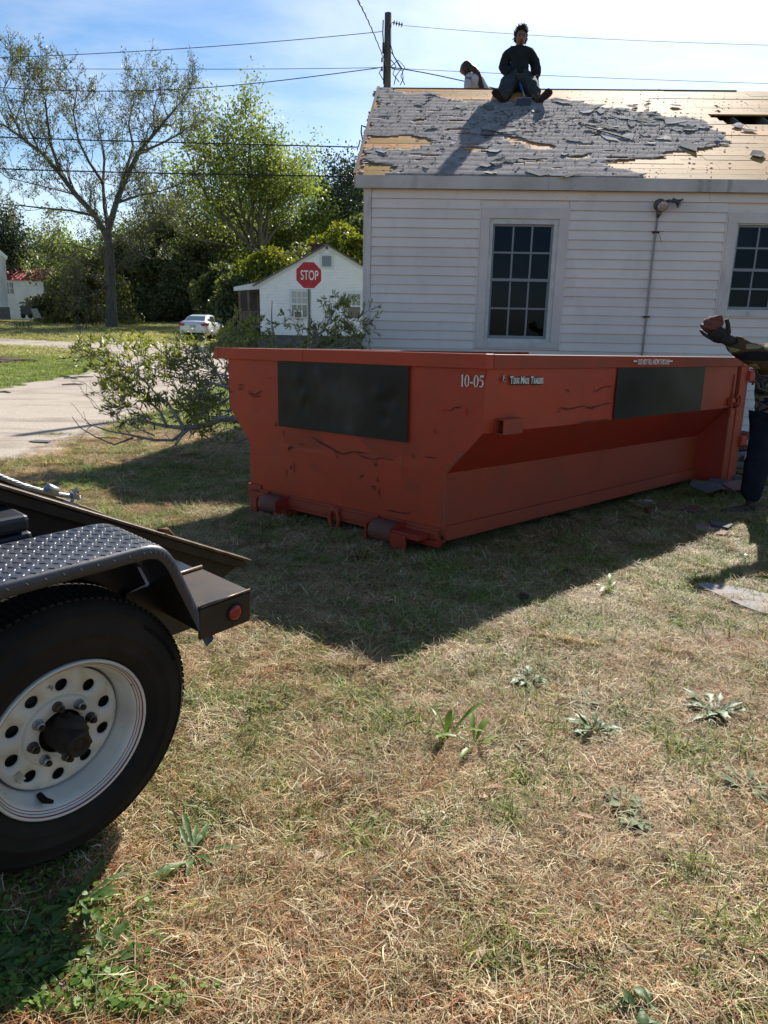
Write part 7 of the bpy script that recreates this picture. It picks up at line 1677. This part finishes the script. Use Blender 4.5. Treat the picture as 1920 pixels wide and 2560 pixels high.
def cut_limb(base_px, Y0, stems, label, seed, leaf=.10, group='cut limbs beside the drive'):
    """stems: list of (pixel path, depth list, radius, leafy 0..1)"""
    p0 = atY(*base_px, Y0); t = thing('cut_limb', (p0.x, p0.y, gz(p0.x, p0.y)), label, 'branch', group); rs = random.Random(seed); mb = MB(); LP = []; tips = []
    for pts, dep, r, lf in stems:
        n = len(pts); P = []
        for i, (x, y) in enumerate(pts):
            q = atY(x, y, dep[0] + (dep[1] - dep[0]) * i / (n - 1)); q.z = max(q.z, gz(q.x, q.y) + r * .8); P.append(q)
        mb.tube(P, [max(.004, r * (1 - .75 * i / (n - 1))) for i in range(n)], 7, cap=True)
        if lf >= 0:
            for i in range(1, n):
                for k in range(int(1.5 + 3.6 * lf) if lf > 0 else 2):
                    q = P[i - 1].lerp(P[i], rs.random()); dl = (P[i] - P[i - 1]).normalized(); o = Matrix.Rotation(rs.random() * 6.283, 3, dl) @ dl.orthogonal().normalized(); a = rs.uniform(.4, 1.0)
                    tt = []; grow(mb, tt, q, dl * math.cos(a) + o * math.sin(a), rs.uniform(.14, .34), r * .20 + .0025, 0, rs, (2,) if lf > 0 else (2,), .6, .7, -.02 if lf > 0 else 0, .0024, .2)
                    if lf > 0: tips += tt
    for P in tips:
        for _ in range(9):
            tpar = (rs.random() ** .6) * (len(P) - 1); i = int(tpar); j = min(i + 1, len(P) - 1); q = P[i].lerp(P[j], tpar - i); d_ = (P[-1] - P[0]).normalized()
            if q.z > gz(q.x, q.y) + .01: LP.append((q, d_ + Vector((0, 0, .1))))
    mb.build('limb', twig_m, t, smooth=True)
    sprig_leaves(LP, leaf, t, seed)
    return t
C8 = lambda x, y: (x * .3858, 780 + y * .3858)
def s8(pts): return [(x, y + max(0, 955 - y) * .26) for x, y in (C8(*p) for p in pts)]
cut_limb((560, 1050), 8.4, [
    (s8([(1560, 700), (1440, 690), (1330, 735), (1200, 752), (1080, 740), (960, 715), (880, 705)]), (8.2, 8.7), .045, -1), (s8([(1200, 760), (1130, 660), (1090, 590), (1010, 530), (960, 470)]), (8.3, 8.8), .022, .3), (s8([(1080, 740), (1040, 650), (980, 590), (900, 540), (830, 470)]), (8.5, 8.9), .020, .5),
    (s8([(960, 470), (900, 400), (830, 340), (760, 300), (690, 320), (600, 300), (545, 240), (510, 185)]), (8.8, 9.1), .012, .15), (s8([(830, 340), (790, 270), (740, 200)]), (8.9, 9.0), .010, .6), (s8([(690, 300), (640, 240), (600, 180), (560, 150)]), (9.0, 9.1), .008, .45), (s8([(900, 400), (890, 330), (950, 290), (990, 300)]), (8.8, 8.7), .008, .6), (s8([(930, 520), (860, 520), (800, 530)]), (8.7, 8.6), .008, .6),
    (s8([(980, 700), (930, 660), (900, 620), (850, 640)]), (8.6, 8.5), .010, .7), (s8([(960, 470), (930, 420), (830, 420), (780, 440)]), (8.8, 8.8), .010, .9), (s8([(870, 480), (820, 420), (800, 380), (760, 400)]), (8.9, 9.1), .010, .9),
    (s8([(1200, 770), (1120, 830), (1000, 830), (860, 800), (700, 770), (560, 720)]), (8.2, 8.0), .022, 0), (s8([(860, 815), (740, 860), (620, 810), (520, 750), (468, 680)]), (8.1, 8.0), .012, -1), (s8([(1000, 800), (900, 760), (780, 700), (700, 600), (660, 520)]), (8.2, 8.5), .010, 0), (s8([(900, 760), (830, 640), (790, 560), (770, 490)]), (8.3, 8.6), .008, 0), (s8([(780, 700), (690, 650), (610, 620)]), (8.3, 8.4), .007, 0),
    (s8([(1220, 760), (1180, 800), (1140, 860), (1090, 885)]), (8.2, 8.0), .018, -1), (s8([(1230, 760), (1240, 790), (1220, 830)]), (8.2, 8.1), .014, -1), (s8([(1000, 760), (1000, 720), (940, 700), (880, 700)]), (8.4, 8.2), .010, 0), (s8([(1600, 820), (1520, 850), (1440, 840), (1400, 860)]), (8.3, 8.1), .008, 0)],
    'large cut limb with leafy tips and bare twigs left of the dumpster', 71, .08)
cut_limb((590, 970), 9.0, [
    (s8([(1500, 490), (1440, 480), (1380, 460), (1260, 440), (1160, 420), (1080, 390), (1020, 370)]), (8.8, 9.4), .022, .7), (s8([(1450, 480), (1420, 400), (1380, 320), (1350, 270), (1320, 210), (1300, 160)]), (8.9, 9.4), .018, .8), (s8([(1380, 460), (1300, 520), (1240, 580), (1210, 640)]), (8.7, 8.8), .012, 1), (s8([(1260, 440), (1200, 350), (1140, 280), (1090, 240), (1070, 215)]), (9.1, 9.4), .012, .7),
    (s8([(1500, 550), (1420, 590), (1340, 630), (1290, 680)]), (8.5, 8.4), .012, 1), (s8([(1480, 480), (1460, 380), (1490, 290), (1480, 200), (1470, 150)]), (9.0, 9.6), .014, .8), (s8([(1500, 600), (1480, 660), (1420, 690)]), (8.5, 8.3), .012, .9), (s8([(1440, 300), (1400, 230), (1440, 170), (1510, 140)]), (9.2, 9.7), .010, .7), (s8([(1340, 250), (1270, 250), (1220, 210), (1200, 180)]), (9.3, 9.5), .008, .7),
    (s8([(1460, 520), (1380, 540), (1300, 590), (1260, 650)]), (8.9, 9.0), .012, 1), (s8([(1480, 400), (1400, 380), (1320, 360), (1250, 330)]), (9.4, 9.7), .012, 1), (s8([(1500, 640), (1420, 640), (1350, 600), (1290, 560)]), (9.3, 9.5), .012, 1)],
    'dense leafy cut limb heaped against the left end of the dumpster', 72, .068)
s7 = lambda pts: [C7(*p) for p in pts]
cut_limb((800, 880), 10.2, [
    (s7([(900, 900), (1000, 860), (1100, 800), (1180, 740), (1230, 650), (1240, 560), (1220, 530)]), (10.0, 10.6), .020, .6), (s7([(1060, 880), (1160, 820), (1260, 760), (1340, 700), (1400, 660)]), (10.0, 10.6), .018, .8), (s7([(1180, 880), (1280, 830), (1380, 780), (1450, 720)]), (10.0, 10.4), .016, .9), (s7([(1260, 760), (1300, 660), (1330, 600)]), (10.4, 10.6), .010, .5), (s7([(1100, 800), (1060, 720), (1000, 690), (945, 648)]), (10.3, 10.6), .008, .2), (s7([(1180, 870), (1300, 860), (1420, 830)]), (9.9, 10.0), .014, 1), (s7([(1050, 900), (1120, 860), (1200, 830)]), (10.1, 10.3), .014, 1)],
    'leafy cut limb standing above the dumpster rim in front of the small house', 73, .075)
cut_limb((640, 880), 10.4, [
    (s7([(700, 900), (640, 840), (590, 790), (560, 740), (545, 715)]), (10.2, 10.8), .016, .7), (s7([(800, 890), (740, 830), (680, 760), (600, 710)]), (10.2, 10.8), .014, .8), (s7([(640, 900), (590, 870), (540, 830), (500, 790), (480, 770)]), (10.1, 10.6), .014, .7), (s7([(880, 880), (820, 850), (740, 850)]), (10.0, 10.2), .012, .9), (s7([(900, 870), (850, 800), (830, 720), (826, 640), (830, 530)]), (10.3, 10.2), .020, -1), (s7([(700, 890), (650, 820), (690, 780)]), (10.3, 10.5), .012, 1), (s7([(600, 900), (550, 860), (510, 830)]), (10.2, 10.5), .012, 1)],
    'leafy cut limb with one bare upright stem behind the dumpster rim, below the parked car', 74, .075)
# pile of soil and bark on the far verge, left edge
p = onground(20, 905); V_, F_ = blob((p.x - .6, p.y, gz(p.x, p.y) - .02), (1.6, .9, .22), 24, 10, lambda d: 1 + .3 * MN.noise(d * 4)); mb = MB(); mb.add(V_, F_); tag(mb.build('mulch_heap', mat('mulch', (.16, .10, .06), (.07, .045, .03), 20, .95, bump=.03), org=(p.x - .6, p.y, gz(p.x, p.y))), 'low brown mulch heap on the green verge at the left edge', 'heap')
# dry weed stalks in the far field
for i, (x, y) in enumerate(((193, 828), (201, 829), (212, 828), (47, 822), (40, 823), (62, 822), (76, 823))):
    p = onground(x, y); mb = MB()
    for k in range(7): a = rnd.gauss(0, .12); mb.tube([Vector((p.x + a, p.y, gz(p.x, p.y))), Vector((p.x + a * 1.6, p.y, gz(p.x, p.y) + rnd.uniform(.35, .8)))], [.02, .008], 3)
    tag(mb.build('weed_stalk', bark_m, org=p), 'tall dry weed stalks standing in the far field', 'weed', 'dry weed stalks in the field')
